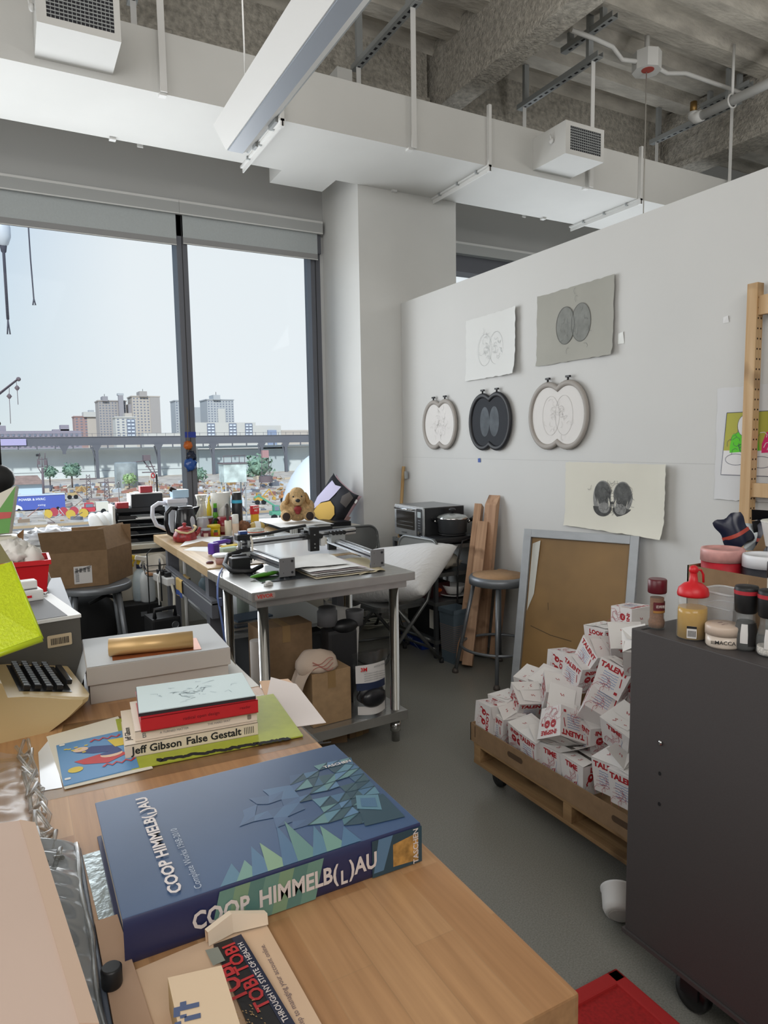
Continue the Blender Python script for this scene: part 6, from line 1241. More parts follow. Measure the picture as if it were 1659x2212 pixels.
# leaning boards
lum = timber('lumber', 'c6a182', 'a27c60', (30, 30, 1.6), .7, 7)
def board(name, label, foot, top, w_, th, rot, tan=None):
    a, b = Vector(foot), Vector(top); L_ = (b-a).length; m = MB(); m.box((0, 0, L_/2), (w_, th, L_), lum, b=.003)
    if tan: m.v = [(x, y, z-(.07*(y/th+.5) if z > L_-.02 else 0)) for x, y, z in m.v]
    o = solo(m, name, label, 'board', a, group='timber boards leaning on the partition'); d = (b-a).normalized()
    zq = d.to_track_quat('Z', 'Y'); o.rotation_mode = 'QUATERNION'; o.rotation_quaternion = zq @ Euler((0, 0, rot)).to_quaternion(); return o
board('board', 'tallest timber board with slanted top leaning on the partition', (2.66, 3.60, .03), (2.81, 3.65, 1.09), .09, .04, R(0), True)
board('board.001', 'timber board leaning behind the short one, left and tall', (2.49, 3.575, .02), (2.80, 3.79, 1.01), .05, .09, R(8))
board('board.002', 'shortest timber board leaning in front of the others', (2.475, 3.48, .02), (2.76, 3.69, .90), .065, .09, R(12))
board('board.003', 'timber board leaning at the back, low and mostly hidden by the stool', (2.72, 3.52, .02), (2.81, 3.545, .6), .05, .05, R(0))
t = thing('broom_handle', 'pale wooden stick leaning in the corner behind the toaster oven', 'stick'); part(t, 'stick', MB().cyl((2.72, 4.86, .0), (2.835, 4.88, 1.25), .014, timber('dowel', 'c9a878', 'ab8756'), 10)); part(t, 'clip', MB().box((2.835, 4.84, 1.18), (.02, .03, .06), galv, b=.004))
# stool by the boards
t = thing('lab_stool', 'grey metal stool with round fibreboard seat before the leaning boards', 'stool', (2.575, 3.29, 0)); part(t, 'seat_rim', MB().lathe([(.165, .575), (.18, .58), (.182, .615), (.172, .628), (.16, .63)], greym, n=40)); part(t, 'seat_board', MB().lathe([(.158, .625), (.158, .632), (.01, .633)], M('hardboard', 'a78460', .7, nz=30, amt=.1), n=40))
for a in (50, 140, 230, 320):
    c, s = math.cos(R(a)), math.sin(R(a)); lg = part(t, 'leg', MB().cyl((c*.15, s*.15, .58), (c*.265, s*.265, .02), .0125, greym, 10)); part(lg, 'foot_cap', MB().lathe([(.02, 0), (.02, .012), (.012, .03)], M('cap_brown', '4e4742', .6), (c*.268, s*.268, 0), 14))
part(t, 'footrest', MB().tube([(.232*math.cos(i*PI/18), .232*math.sin(i*PI/18), .19) for i in range(36)], .009, greym, 8, closed=True))
# screen printing frames
def screen(name, label, A, B, h, dx, meshm, w_=.045):
    t = thing(name, label, 'screen frame'); A, B = Vector(A), Vector(B); ux = (B-A); L_ = ux.length; up = Vector(dx); T = frame(A, ux, up)
    m = MB(); sl_ = .03
    m.bx((0, 0, 0), (w_, h, sl_), alu, .003, T); m.bx((L_-w_, 0, 0), (L_, h, sl_), alu, .003, T); m.bx((w_, 0, 0), (L_-w_, w_, sl_), alu, .003, T); m.bx((w_, h-w_, 0), (L_-w_, h, sl_), alu, .003, T); part(t, 'frame', m)
    part(t, 'mesh', MB().bx((w_-.004, w_-.004, .004), (L_-w_+.004, h-w_+.004, .008), meshm, 0, T)); return t, T, L_
ms = M('screen_mesh', '8a6a3c', .45, nz=3, amt=.22)
t, T, L_ = screen('screen_frame', 'aluminium screen printing frame with brown mesh leaning on the partition', (2.39, 2.935, .002), (2.665, 2.36, .002), .96, (.17, .081, .945), ms)
m = MB(); m.add([(.052, .88, .012), (.10, .9, .02), (.085, .6, .012), (.052, .5, .012)], [(0,1,2,3)], M('tape_clear', 'cfd0ca', .2), T); m.strip([(.08, .42), (.2, .385), (.32, .37)], .004, M('mark_dark', '4a3b26', .8), T, .0085); m.strip([(.17, .56), (.175, .52)], .003, M('mark_dark'), T, .0085); part(t, 'tape_and_marks', m)
# white cable coil
t = thing('cable_coil', 'coil of white cable on the floor beyond the steel table', 'cable'); m = MB(); cq = (2.384, 4.694, 0.01)
for k in range(3): m.tube([(cq[0]+(.13+.012*k)*math.cos(i*PI/12+k)+.02*k, cq[1]+(.07+.012*k)*math.sin(i*PI/12+k), .012+.009*k+.006*math.sin(i)) for i in range(24)], .006, M('cord_white'), 6, closed=True)
m.tube([(cq[0]-.1, cq[1]+.05, .03), (cq[0]-.25, cq[1]+.12, .02), (cq[0]-.4, cq[1]+.3, .02)], .006, M('cord_white'), 6); part(t, 'coil', m); part(t, 'black_lead', MB().tube([(cq[0]+.05, cq[1]+.06, .03), (cq[0]-.1, cq[1]+.13, .05), (cq[0]-.3, cq[1]+.16, .012)], .006, blackm, 6))
# ---- drawings on the partition
rag = M('rag_paper', 'dfe0de', .9); ragg = M('rag_paper_grey', 'a8a79f', .9, nz=3, amt=.05); ragc = M('rag_paper_cream', 'dddacd', .9, nz=2.5, amt=.04)
pen1 = M('pencil_light', 'b9bcbc', .9); pen2 = M('pencil_mid', '7f817f', .9, nz=40, amt=.15); pen3 = M('pencil_dark', '5d5e5d', .9, nz=30, amt=.3)
def artsheet(name, label, y0, y1, z0, z1, mat, curl, deco, seed, dz=0):
    t = thing(name, label, 'drawing'); w_, h = y0-y1, z1-z0; rg = random.Random(seed); ed = [rg.uniform(-.003, .003) for _ in range(60)]
    def f(u, v):
        lift = .003+curl*(u**6*.5+ (1-v)**6*.25*u+ (1-v)**8*.2)
        yy = y0-u*w_; 
        if u in (0, 1): yy += ed[int(v*24)]
        zz = z0+v*h+dz*u+(ed[int(u*24)+25] if v in (0, 1) else 0)
        return (2.86-lift, yy, zz)
    part(t, 'sheet', MB().grid(f, 24, 24, mat))
    m = MB(); deco(m, wallT((y0+y1)/2, (z0+z1)/2+dz/2, .0065)); part(t, 'drawing', m); return t
def ovals(m, T, sp, rx, ry, fill, line, lw=.003):
    for k, s in enumerate((-1, 1)):
        if fill: m.poly(oval(rx, ry, 36, (s*sp, 0)), fill, T, .0002+.0004*k)
        if line: m.strip(oval(rx, ry, 36, (s*sp, 0))+[(s*sp+rx, 0)], lw, line, T, .0014)
def scr(m, T, n, sx, sy, mat, w_, seed, c=(0, 0)):
    rg = random.Random(seed)
    for i in range(n):
        x, y = c[0]+rg.gauss(0, sx), c[1]+rg.gauss(0, sy); a = rg.uniform(0, 6)
        m.strip([(x+.012*k*math.cos(a+k*.6), y+.012*k*math.sin(a+k*.6)) for k in range(4)], w_, mat, T, .0018)
def d1(m, T): T = T @ TM((-.0, -.02, 0)); ovals(m, T, .062, .075, .105, None, pen1, .002); scr(m, T, 30, .05, .05, pen1, .0018, 2)
artsheet('drawing_sheet', 'white sheet with faint pencil double oval, upper left on the partition', 4.022, 3.455, 1.872, 2.29, rag, .05, d1, 1, 0)
def d2(m, T): T = T @ TM((-.0, .0, 0)); ovals(m, T, .062, .074, .105, M('wash_grey', '878985', .9, nz=14, amt=.14), M('pencil_edge', '6a6b69', .9), .003); scr(m, T, 24, .06, .06, pen2, .0016, 3)
artsheet('drawing_sheet.001', 'grey sheet with two overlapping shaded ovals, top right on the partition', 3.28, 2.66, 1.897, 2.313, ragg, .03, d2, 2)
def d4(m, T):
    T = T @ TM((.0, -.01, 0)); dk = M('charcoal_shade', '4d4d4c', .9, nz=35, amt=.3); md = M('charcoal_mid', '8b8b89', .9, nz=35, amt=.2)
    ovals(m, T, .07, .07, .1, md, None)
    for s in (-1, 1):
        m.poly(oval(.058, .064, 24, (s*.071, .03)), pen3, T, .0012); m.poly(oval(.067, .054, 24, (s*.071, -.045), PI, 2*PI), dk, T, .0013); m.poly(oval(.04, .03, 20, (s*.058, -.05)), md, T, .0015); m.poly([(s*.015, -.02), (s*.03, .01), (s*.022, -.05)], ragc, T, .0016); m.poly([(s*.1, -.02), (s*.108, .0), (s*.098, -.045)], ragc, T, .0016)
    m.poly([(-.012, -.02), (.012, -.02), (.008, .04), (-.008, .04)], ragc, T, .0017); m.poly([(-.016, -.025), (.016, -.025), (.016, -.012), (-.016, -.012)], dk, T, .0018); scr(m, T, 60, .05, .045, dk, .0014, 5)
artsheet('drawing_sheet.002', 'cream sheet with dark charcoal mirrored heads, lowest on the partition', 3.02, 2.29, .945, 1.318, ragc, .07, d4, 3)
def d5(m, T):
    T = T @ TM((-.0, -.01, 0)); c = {k: M('neon_'+k, h, .7) for k, h in dict(green='5fd02a', olive='b3b04a', pink='dd2f72', white='e6e5e6').items()}; ln = M('neon_line', '5a5a70', .8)
    m.poly([(-.17, .15), (.17, .15), (.17, -.02), (-.18, -.02)], c['olive'], T, .0003); m.poly([(-.18, -.02), (.17, -.02), (.16, -.13), (-.19, -.13)], c['white'], T, .0003)
    m.strip([(-.17, .15), (.17, .15), (.16, -.13), (-.19, -.13), (-.17, .15)], .003, ln, T, .001)
    m.poly([(-.15, .0), (-.14, .05), (-.09, .07), (-.02, .05), (-.01, -.02), (-.15, -.03)], c['green'], T, .0008); m.poly(oval(.03, .045, 20, (-.085, .09)), c['white'], T, .001); m.strip(oval(.03, .045, 20, (-.085, .09)), .002, ln, T, .0012)
    m.poly([(.0, .01), (.02, .06), (.08, .08), (.14, .05), (.15, -.02), (.0, -.03)], c['pink'], T, .0008); m.poly(oval(.03, .042, 20, (.07, .1)), c['white'], T, .001); m.strip(oval(.03, .042, 20, (.07, .1)), .002, ln, T, .0012)
    for x, y in ((-.12, -.06), (.0, -.07), (.1, -.06)): m.strip(oval(.05, .025, 20, (x, y)), .002, ln, T, .001)
    scr(m, T, 16, .03, .02, ln, .0015, 6, (-.09, .02)); scr(m, T, 16, .03, .02, c['white'], .003, 7, (.07, .02))
artsheet('drawing_sheet.003', 'poster drawing with neon green and pink figures behind the peg-holed wooden post', 2.045, 1.60, 1.165, 1.672, M('poster_white', 'd9dadc', .9), .02, d5, 4)
def hoop(name, label, y, z, rx, rz2, fr, cl, deco):
    t = thing(name, label, 'hoop'); d = rx*.36; r_ = rx-d; k = rz2/r_
    a0 = math.acos(min(1, d/r_)); pts = [(d+r_*math.cos(a), k*r_*math.sin(a)) for a in [(-PI+a0)+(2*PI-2*a0)*i/30 for i in range(31)]]
    pts += [(-d+r_*math.cos(a), k*r_*math.sin(a)) for a in [a0+(2*PI-2*a0)*i/30 for i in range(31)]][1:-1]
    T = wallT(y, z, .0)
    m = MB(); m.tube([tuple(T @ Vector((p[0], p[1], .022))) for p in pts], .0125, fr, 8, closed=True, flat=1.35); part(t, 'rim', m)
    c = MB(); c.prism([(x*.97, y_*.97) for x, y_ in pts], .008, .022, cl, T); part(t, 'cloth', c)
    m = MB(); deco(m, T @ TM((0, 0, .0225))); part(t, 'drawing', m)
    for s in (-1, 1): part(t, 'hoop_screw', MB().cyl(T @ Vector((s*d, rz2+.012, .022)), T @ Vector((s*d, rz2+.03, .022)), .006, blackm, 8).box(tuple(T @ Vector((s*d, rz2+.035, .022))), (.014, .035, .012), blackm, b=.003))
    return t
ring = M('hoop_grey', 'a39d97', .6); ringb = M('hoop_black', '202126', .5); clw = M('hoop_cloth', 'e2dfdc', .95); clb = M('hoop_cloth_black', '2d3036', .85)
def e1(m, T): scr(m, T, 46, .055, .05, M('pencil_soft', 'cdcac7', .9), .0016, 21)
hoop('embroidery_hoop', 'smallest pale double-circle hoop, left of the black one', 4.343, 1.577, .215, .17, ring, clw, e1)
def e2(m, T): ovals(m, T, .052, .052, .1, M('chalk_grey', '5f656b', .9, nz=12, amt=.25), None)
hoop('embroidery_hoop.001', 'black double-circle hoop with grey ovals, middle of the three', 3.726, 1.578, .215, .178, ringb, clb, e2)
def e3(m, T): ovals(m, T, .055, .072, .115, None, M('pencil_soft'), .0022); scr(m, T, 30, .05, .05, M('pencil_soft'), .0016, 23)
hoop('embroidery_hoop.002', 'largest pale double-circle hoop, right of the black one', 3.073, 1.592, .235, .185, ring, clw, e3)
bt_ = M('tape_blue', '4a64a8', .7)
for nm, lb, y, z, w_, h, mt in (('tape_scrap', 'small blue tape scrap under the black hoop', (2.86, 3.867, 1.316)[1], (2.86, 3.867, 1.316)[2], .035, .03, bt_), ('tape_scrap.001', 'bit of clear tape right of the grey drawing sheet', (2.86, 2.621, 1.978)[1], (2.86, 2.621, 1.978)[2], .045, .06, M('tape_clear')), ('tape_scrap.002', 'white tape scrap high on the partition near the wooden post', (2.86, 2.016, 1.976)[1], (2.86, 2.016, 1.976)[2], .03, .03, M('tape_white', 'e2e2e2', .6))):
    m = MB(); m.add([tuple(wallT(y, z) @ Vector(p)) for p in ((-w_/2, -h/2, .001), (w_/2, -h/2, .001), (w_/2*.7, h/2, .004), (-w_/2, h/2*.8, .001))], [(0,1,2,3)], mt); solo(m, nm, lb, 'tape')
m = MB(); T = frame((1.27, 5.598, (1.255, 5.6, 1.536)[2]), (1, 0, 0), (0, 0, 1)); m.prism(rrect(.088, .045, .001, 1), 0, .0008, M('tape_blue2', '2b3f9a', .6), T); solo(m, 'tape_band', 'dark blue tape band round the window mullion', 'tape')
t = thing('hanging_ornament', 'string of orange and blue ornaments hanging on the mullion', 'ornament'); q0, q1, q2 = (1.247, 5.57, 1.752), (1.241, 5.57, 1.451), (1.253, 5.57, 1.317); part(t, 'string', MB().tube([q0, q1, q2], .0025, M('string_tan', '8a7a5c', .8), 5))
part(t, 'orange_bead', blob(MB(), q1, (.034, .02, .034), M('orna_orange', 'c4641e', .25), .5, 2, 14, 5)); part(t, 'blue_bead', blob(MB(), (q2[0], q2[1], q2[2]-.02), (.045, .025, .05), M('orna_blue', '27529c', .15), .6, 6, 14, 5)); part(t, 'dark_wings', blob(MB(), (q2[0]+.01, q2[1], q2[2]+.045), (.04, .015, .04), M('orna_dark', '1b2338', .2), .7, 9, 14, 5))
# peg-holed wooden post
pine = timber('pine', 'd3b48c', 'bb9566', (26, 26, 1.8), .6, 5); t = thing('shelf_upright', 'pine shelf upright with peg holes and rungs against the partition', 'shelf upright')
part(t, 'post', BX((2.79, 1.828, 0), (2.834, 1.875, 2.095), pine, .003)); part(t, 'post', BX((2.79, 1.33, 0), (2.834, 1.374, 2.095), pine, .003))
for z0, z1 in ((1.96, 2.04), (1.19, 1.25), (.35, .41)): part(t, 'rung', BX((2.80, 1.374, z0), (2.824, 1.828, z1), pine, .002))
m = MB()
for i in range(46):
    for x in (2.802, 2.822): m.cyl((x, 1.8275, .12+i*.0425), (x, 1.8279, .12+i*.0425), .0042, M('peg_hole', '2e2116', .9), 8)
part(t, 'peg_holes', m)
# ================================================================== pallet of takeout boxes
pal = timber('pallet_wood', 'a4845c', '7d5f3e', (22, 1.5, 22), .8, 6)
t = thing('pallet_dolly', 'wooden pallet on black casters carrying the takeout boxes', 'pallet')
PX0, PX1, PY0, PY1 = 1.635, 2.52, 1.245, 2.255
for x0 in (1.635, 2.05, 2.39): part(t, 'bottom_board', BX((x0, PY0, .098), (x0+.12, PY1, .113), pal, .002))
for y0 in (1.245, 1.68, 2.21): part(t, 'stringer', BX((PX0, y0, .113), (PX1, y0+.042, .176), pal, .002))
for i in range(6): part(t, 'top_board', BX((PX0+.152*i, PY0, .176), (PX0+.152*i+.12, PY1, .19), pal, .002))
for x, y in ((1.72, 2.18), (1.72, 1.34), (2.44, 2.18), (2.44, 1.34)):
    c = part(t, 'caster', MB().bx((x-.03, y-.035, .086), (x+.03, y+.035, .098), galv).bx((x-.022, y-.012, .04), (x-.017, y+.022, .09), blackm).bx((x+.017, y-.012, .04), (x+.022, y+.022, .09), blackm)); part(c, 'wheel', MB().lathe([(.012, -.014), (.034, -.014), (.037, -.008), (.037, .008), (.034, .014), (.012, .014)], blackm, T=TM((x, y+.005, .0375), 0, 0, PI/2), n=24))
t = thing('cardboard_tray', 'shallow brown cardboard tray with hand holes on the pallet', 'tray'); m = MB(); z0, z1 = .191, .268
m.bx((1.632, 1.245, z0), (2.52, 2.27, z0+.004), card); hole = M('hand_hole', '4d3a28', .9)
m.bx((1.63, 1.245, z0), (1.635, 2.272, z1), card2); m.bx((2.517, 1.245, z0), (2.522, 2.272, z1), card2); m.bx((1.63, 2.267, z0), (2.522, 2.272, z1), card2); m.bx((1.63, 1.245, z0), (2.522, 1.25, z1), card2); part(t, 'tray', m)
m = MB()
for y in (1.98, 1.45): part(t, 'hand_hole', MB().prism(rrect(.09, .022, .011, 5), 0, .0006, hole, frame((1.6298, y, .233), (0, -1, 0), (0, 0, 1))))
part(t, 'corner_slot', BX((1.6292, 2.236, .215), (1.6302, 2.240, .262), hole))
bw = M('box_white', 'dcd8d6', .75); bred = M('box_red', 'a81420', .6); bline = M('box_line', 'b9616a', .7); bblue = M('box_blue', '7d95bf', .7); bfl = M('box_flap', 'e2dfdc', .8)
TW, BW_, BH = .122, .103, .114
def takeout(name, label, opened):
    t = thing(name, label, 'takeout box', (0, 0, 0), 0, 'white takeout boxes heaped on the pallet')
    a, b, h = BW_/2, TW/2, BH; m = MB(); v = [(-a, -a, 0), (a, -a, 0), (a, a, 0), (-a, a, 0), (-b, -b, h), (b, -b, h), (b, b, h), (-b, b, h)]
    fs = [(3,2,1,0), (0,1,5,4), (1,2,6,5), (2,3,7,6), (3,0,4,7)]
    if not opened: fs.append((4,5,6,7))
    m.add(v, fs, bw)
    rg = random.Random(17 if opened else 18)
    for n_, word, ux in (((-1, 0), 'TIME', (0, -1, 0)), ((0, -1), 'LOOK', (1, 0, 0)), ((1, 0), 'TALENT', (0, 1, 0)), ((0, 1), 'INSPIRE', (-1, 0, 0))):
        o = Vector((n_[0]*(a+b)/2, n_[1]*(a+b)/2, h/2)); up = Vector((n_[0]*(b-a), n_[1]*(b-a), h)); T = frame(o, ux, up)
        m.text(word, T @ TM((0 if word != 'LOOK' else .012, .038, 0)), .026 if len(word) < 7 else .022, bred, .05, .0004, 1.1)
        if word == 'LOOK':
            for s in (-.024, .016):
                m.poly(oval(.0125, .016, 14, (s, .010)), bred, T); m.strip([(s-.008, .002), (s-.015, -.01), (s-.012, -.018)], .006, bred, T); m.poly(oval(.004, .005, 8, (s+.001, .013)), bw, T, .0008)
            m.strip([(-.045+.008*i, -.02+(.010 if i % 2 else -.008)) for i in range(11)], .0012, bline, T); m.strip([(.0+.01*i, -.033+.005*math.sin(i*2)) for i in range(5)], .0012, bline, T)
        elif word == 'TALENT':
            for i in range(6):
                y = .018-.009*i; m.strip([(-.032+.004*k, y+rg.uniform(-.0018, .0018)) for k in range(15)], .0022, bblue, T)
            m.strip([(.036, .02), (.04, -.012)], .004, bred, T); m.poly([(.028, -.044), (.04, -.044), (.04, -.034), (.028, -.034)], bred, T); scr(m, T, 8, .02, .01, bline, .0012, 31, (-.01, -.035))
        elif word == 'TIME':
            m.strip([(.01, -.02), (.022, -.012), (.018, -.03), (.006, -.034), (.012, -.026)], .004, bred, T); scr(m, T, 14, .022, .016, bline, .0012, 33, (0, -.01)); m.strip([(.03+.002*math.sin(i), .02-.006*i) for i in range(8)], .0014, bblue, T)
        else:
            for s in (-.02, .012): m.poly(oval(.0145, .015, 14, (s, .008)), bred, T); m.strip([(s-.006, .013), (s+.006, .007)], .002, bw, T, .0008); m.strip([(s-.006, .006), (s+.006, .013)], .0016, bw, T, .0008)
            m.poly([(.032, .002), (.042, .002), (.042, .012), (.032, .012)], bred, T); scr(m, T, 18, .022, .016, bline, .0012, 35, (0, -.025))
    part(t, 'body', m)
    def flapm(n_, ang, L_, trap=.75):
        f = MB(); ux = Vector((-n_[1], n_[0], 0)); o = Vector((n_[0]*b, n_[1]*b, h+.0008)); dirv = Vector((-n_[0]*math.cos(ang), -n_[1]*math.cos(ang), math.sin(ang)))
        f.add([o-ux*b, o+ux*b, o+ux*b*trap+dirv*L_, o-ux*b*trap+dirv*L_], [(0,1,2,3)], bfl)
        T = frame(o+dirv*L_*.5+Vector((0, 0, .0002)), ux, dirv)
        for s in (-.018, .018): f.strip([(s-.005, -.006), (s+.004, .0), (s-.003, .006), (s+.005, .008)], .0028, bred, T, .0006 if T.to_3x3().col[2].z > 0 else -.0006)
        return f
    if opened:
        part(t, 'flap', flapm((0, 1), R(28), .085)); part(t, 'flap', flapm((1, 0), R(14), .08)); part(t, 'flap', flapm((-1, 0), R(6), .05, .9)); part(t, 'inside', MB().add([(-b*.97, -b*.97, h*.9), (b*.97, -b*.97, h*.9), (b*.97, b*.97, h*.9), (-b*.97, b*.97, h*.9)], [(0,1,2,3)], M('box_inside', 'c2bcb4', .9)))
    else:
        part(t, 'flap', flapm((0, 1), R(2), .1, .7)); part(t, 'flap', flapm((-1, 0), R(4), .05, .8))
    return t
vx = (Vector((1.8, 1.85, -.9))).normalized(); rx_ = vx.cross(Vector((0, 0, 1))).normalized()
protoC = takeout('takeout_box', 'x', False); protoO = takeout('takeout_box', 'x', True); usedp = set()
def tbox(center, yaw, p=0, q=0, opened=False, label='', lay=0):
    Mx = Matrix.Rotation(R(q), 3, vx) @ Matrix.Rotation(R(-p), 3, rx_) @ Matrix.Rotation(R(lay), 3, 'X') @ Matrix.Rotation(R(yaw), 3, 'Z')
    pr = protoO if opened else protoC; o = pr
    if id(pr) in usedp: o = dup(pr, (0, 0, 0))
    usedp.add(id(pr))
    c = Vector(center)-Mx @ Vector((0, 0, BH/2)); lo = min((Mx @ Vector((sx*k, sy*k, zz))).z for sx in (-1, 1) for sy in (-1, 1) for k, zz in ((BW_/2, 0), (TW/2, BH)))
    if c.z+lo < .1955: c.z = .1955-lo
    o.location = c; o.rotation_euler = Mx.to_euler(); o['label'] = label
BL = [
 ((2.15, 1.892, 0.724), 90, 0, 0, 0, 'white takeout box on its side, topmost of the heap by the spice jar', 90),
 ((2.2, 2.079, 0.589), -90, 0, 0, 0, 'takeout box peeking behind the heap, left under the topmost one', 0),
 ((2.03, 1.813, 0.664), 50, -40, 0, 0, 'takeout box tipped back showing LOOK, just under the topmost one', 0),
 ((2, 1.929, 0.585), 185, -18, 32, 0, 'takeout box tilted on its corner, TALENT facing left, high in the heap', 0),
 ((1.86, 1.595, 0.71), 45, -25, 0, 1, 'open takeout box with plain white flaps against the dark cabinet, high up', 0),
 ((2.08, 2.19, 0.471), -95, 0, 0, 0, 'takeout box on its side with vertical LOOK before the brown screen', 90),
 ((1.96, 1.963, 0.512), 178, -8, 14, 0, 'leaning takeout box showing TALENT, below the tilted high one', 0),
 ((1.85, 1.686, 0.596), 205, 5, 22, 0, 'big tilted takeout box with INSPIRE on its right face, by the dark cabinet', 0),
 ((1.98, 2.286, 0.359), 20, -15, 0, 0, 'takeout box half hidden at the back left of the heap', 0),
 ((1.97, 2.165, 0.395), 100, -20, -8, 0, 'takeout box at the back showing part of INSPIRE', 0),
 ((1.88, 2.022, 0.426), 65, -22, 18, 0, 'tilted takeout box with faint brown line drawing, mid heap', 0),
 ((1.83, 2.15, 0.356), -100, -22, 18, 0, 'large-looking takeout box tilted back, LOOK left and TALENT on top', 0),
 ((1.84, 1.939, 0.419), 45, -55, 6, 0, 'takeout box lying back with LOOK upward, mid heap', 0),
 ((1.8, 1.713, 0.496), 225, 48, 28, 0, 'takeout box rolled forward showing its closed flaps', 0),
 ((1.8, 2.234, 0.307), 5, 0, 0, 0, 'takeout box sliver behind the left end of the heap', 0),
 ((1.71, 2.22, 0.3), -95, 0, 0, 0, 'takeout box on its side at the left tray corner', 90),
 ((1.735, 2.165, 0.268), 178, 0, 4, 1, 'open takeout box with TALENT at the left tray wall', 0),
 ((1.7, 1.802, 0.41), 183, 0, 180, 0, 'upside-down takeout box perched at the front of the heap', 0),
 ((1.8, 1.73, 0.376), 165, 0, 3, 0, 'takeout box covered in blue handwriting behind the upside-down one', 0),
 ((1.76, 1.56, 0.47), 3, -24, 0, 0, 'takeout box with TIME facing left beside the dark cabinet', 0),
 ((1.72, 2.006, 0.281), 92, -12, 5, 0, 'takeout box with red face print at the left tray wall, before the open one', 0),
 ((1.7, 1.913, 0.277), 172, 0, 0, 1, 'open takeout box with narrow TALENT face at the tray wall', 0),
 ((1.71, 1.814, 0.276), 5, 0, 2, 1, 'open takeout box with TIME under the upside-down one', 0),
 ((1.7, 1.685, 0.284), -4, 0, 0, 1, 'open takeout box with TIME and LOOK faces at the tray wall', 0),
 ((1.7, 1.538, 0.342), 190, 0, 0, 1, 'open takeout box with TALENT nearest the dark cabinet, flap sticking up', 0),
 ((1.86, 1.746, 0.3), 30, 0, 0, 0, 'takeout box deep in a gap above the open front boxes', 0),
 ((1.92, 1.638, 0.531), 10, 0, 0, 0, 'takeout box mostly hidden by the edge of the dark cabinet', 0),
 ((1.69, 1.456, 0.337), 185, 0, 0, 0, 'takeout box sliver at the lowest right of the tray', 0)]
for c, yw, p, q, op, lb, ly in BL: tbox(c, yw, p, q, bool(op), lb, ly)
for c, yw, lb in (((2.02, 2.1, .25), 10, 'takeout box buried at the back left of the heap'), ((2.1, 1.98, .3), 40, 'takeout box buried low under the side-lying LOOK box'), ((2.12, 1.85, .42), 70, 'takeout box buried midway under the topmost box'), ((2.2, 1.9, .55), 15, 'takeout box buried right below the topmost box'), ((1.95, 1.75, .38), 80, 'takeout box buried under the big tilted INSPIRE box'), ((2.15, 1.75, .25), 120, 'takeout box buried low behind the dark cabinet'), ((2.0, 1.9, .25), 60, 'takeout box buried low in the middle of the heap'), ((2.25, 2.05, .42), 0, 'takeout box buried behind the heap by the screen')): tbox(c, yw, 0, 0, False, lb)
# ================================================================== dark cabinet on casters and what stands on it
cbm = M('cabinet_charcoal', '464242', .55, nz=900, amt=.12); CZ = .957
t = thing('rolling_cabinet', 'dark charcoal metal cabinet on black casters at the right', 'cabinet')
m = MB(); m.bx((1.395, .42, .115), (1.95, 1.225, CZ), cbm, .003); part(t, 'carcass', m); part(t, 'base_lip', BX((1.389, .42, .105), (1.95, 1.232, .116), cbm))
m = MB(); S = frame((1.3945, 0, 0), (0, -1, 0), (0, 0, 1))
for py in (1671, 1737): q = None if False else None
for q, mt, r_ in (((1.394, 1.125, 0.602), blackm, .004), ((1.394, 1.124, 0.521), blackm, .004)): m.prism(oval(r_, r_*1.3, 12, (-q[1], q[2])), 0, .0008, mt, S)
part(t, 'screw_hole', m); q = (1.392, 1.124, 0.684); part(t, 'screw', MB().ell(q, (.004, .006, .0065), chrome, n=12))
part(t, 'top_slot', BX((1.405, 1.195, CZ), (1.45, 1.203, CZ+.0006), M('slot_black', '0a0a0b', .8)))
for x, y in ((1.435, 1.04), (1.46, .5), (1.88, 1.1), (1.88, .5)):
    c = part(t, 'caster', MB().bx((x-.025, y-.04, .09), (x+.03, y+.04, .105), blackm).bx((x-.024, y-.03, .05), (x-.018, y+.02, .095), blackm).bx((x+.024, y-.03, .05), (x+.03, y+.02, .095), blackm)); part(c, 'wheel', MB().lathe([(.012, -.018), (.04, -.018), (.047, -.01), (.047, .01), (.04, .018), (.012, .018)], M('wheel_black', '121316', .3), T=TM((x+.003, y, .0475), 0, 0, PI/2), n=28))
q = (1.473, 1.21, 0.957); t = lat('spice_jar', 'small glass spice jar with dark red cap on the cabinet corner', 'jar', [(.021, 0), (.023, .004), (.023, .018), (.019, .028), (.019, .08), (.022, .092), (.021, .096)], M('spice_glass', 'c9cfcc', .05, alpha=.12), (1.447, 1.19), 24, z=CZ)
part(t, 'spice', MB().lathe([(.019, .004), (.0205, .018), (.017, .028), (.017, .082)], M('spice_brown', '7a4f30', .9, nz=300, amt=.25))); part(t, 'cap', MB().lathe([(.022, .094), (.0235, .097), (.0235, .128), (.021, .131)], M('cap_maroon', '5b1220', .35))); m = MB(); m.lathe([(.0196, .05), (.0196, .072)], M('label_maroon', '5f1a24', .5), arc=2.6, n=14, caps=False, T=TM(rz=-2.9)); m.lathe([(.0197, .044), (.0197, .05)], M('label_gold', 'a5763c', .5), arc=2.6, n=14, caps=False, T=TM(rz=-2.9)); m.text('花椒粉', frame((-.0085, -.0178, .061), (.9, -.43, 0), (0, 0, 1)), .0085, lett, .01, .002); part(t, 'label', m)
oil = M('oil_yellow', 'c79a2a', .15, nz=8, amt=.1); t = lat('squeeze_bottle', 'clear squeeze bottle of yellow oil with red nozzle cap', 'bottle', [(.034, 0), (.036, .004), (.036, .065), (.033, .08), (.035, .11)], M('squeeze_clear', 'd9d6d0', .2, alpha=.16), (1.452, 1.088), 28, z=CZ)
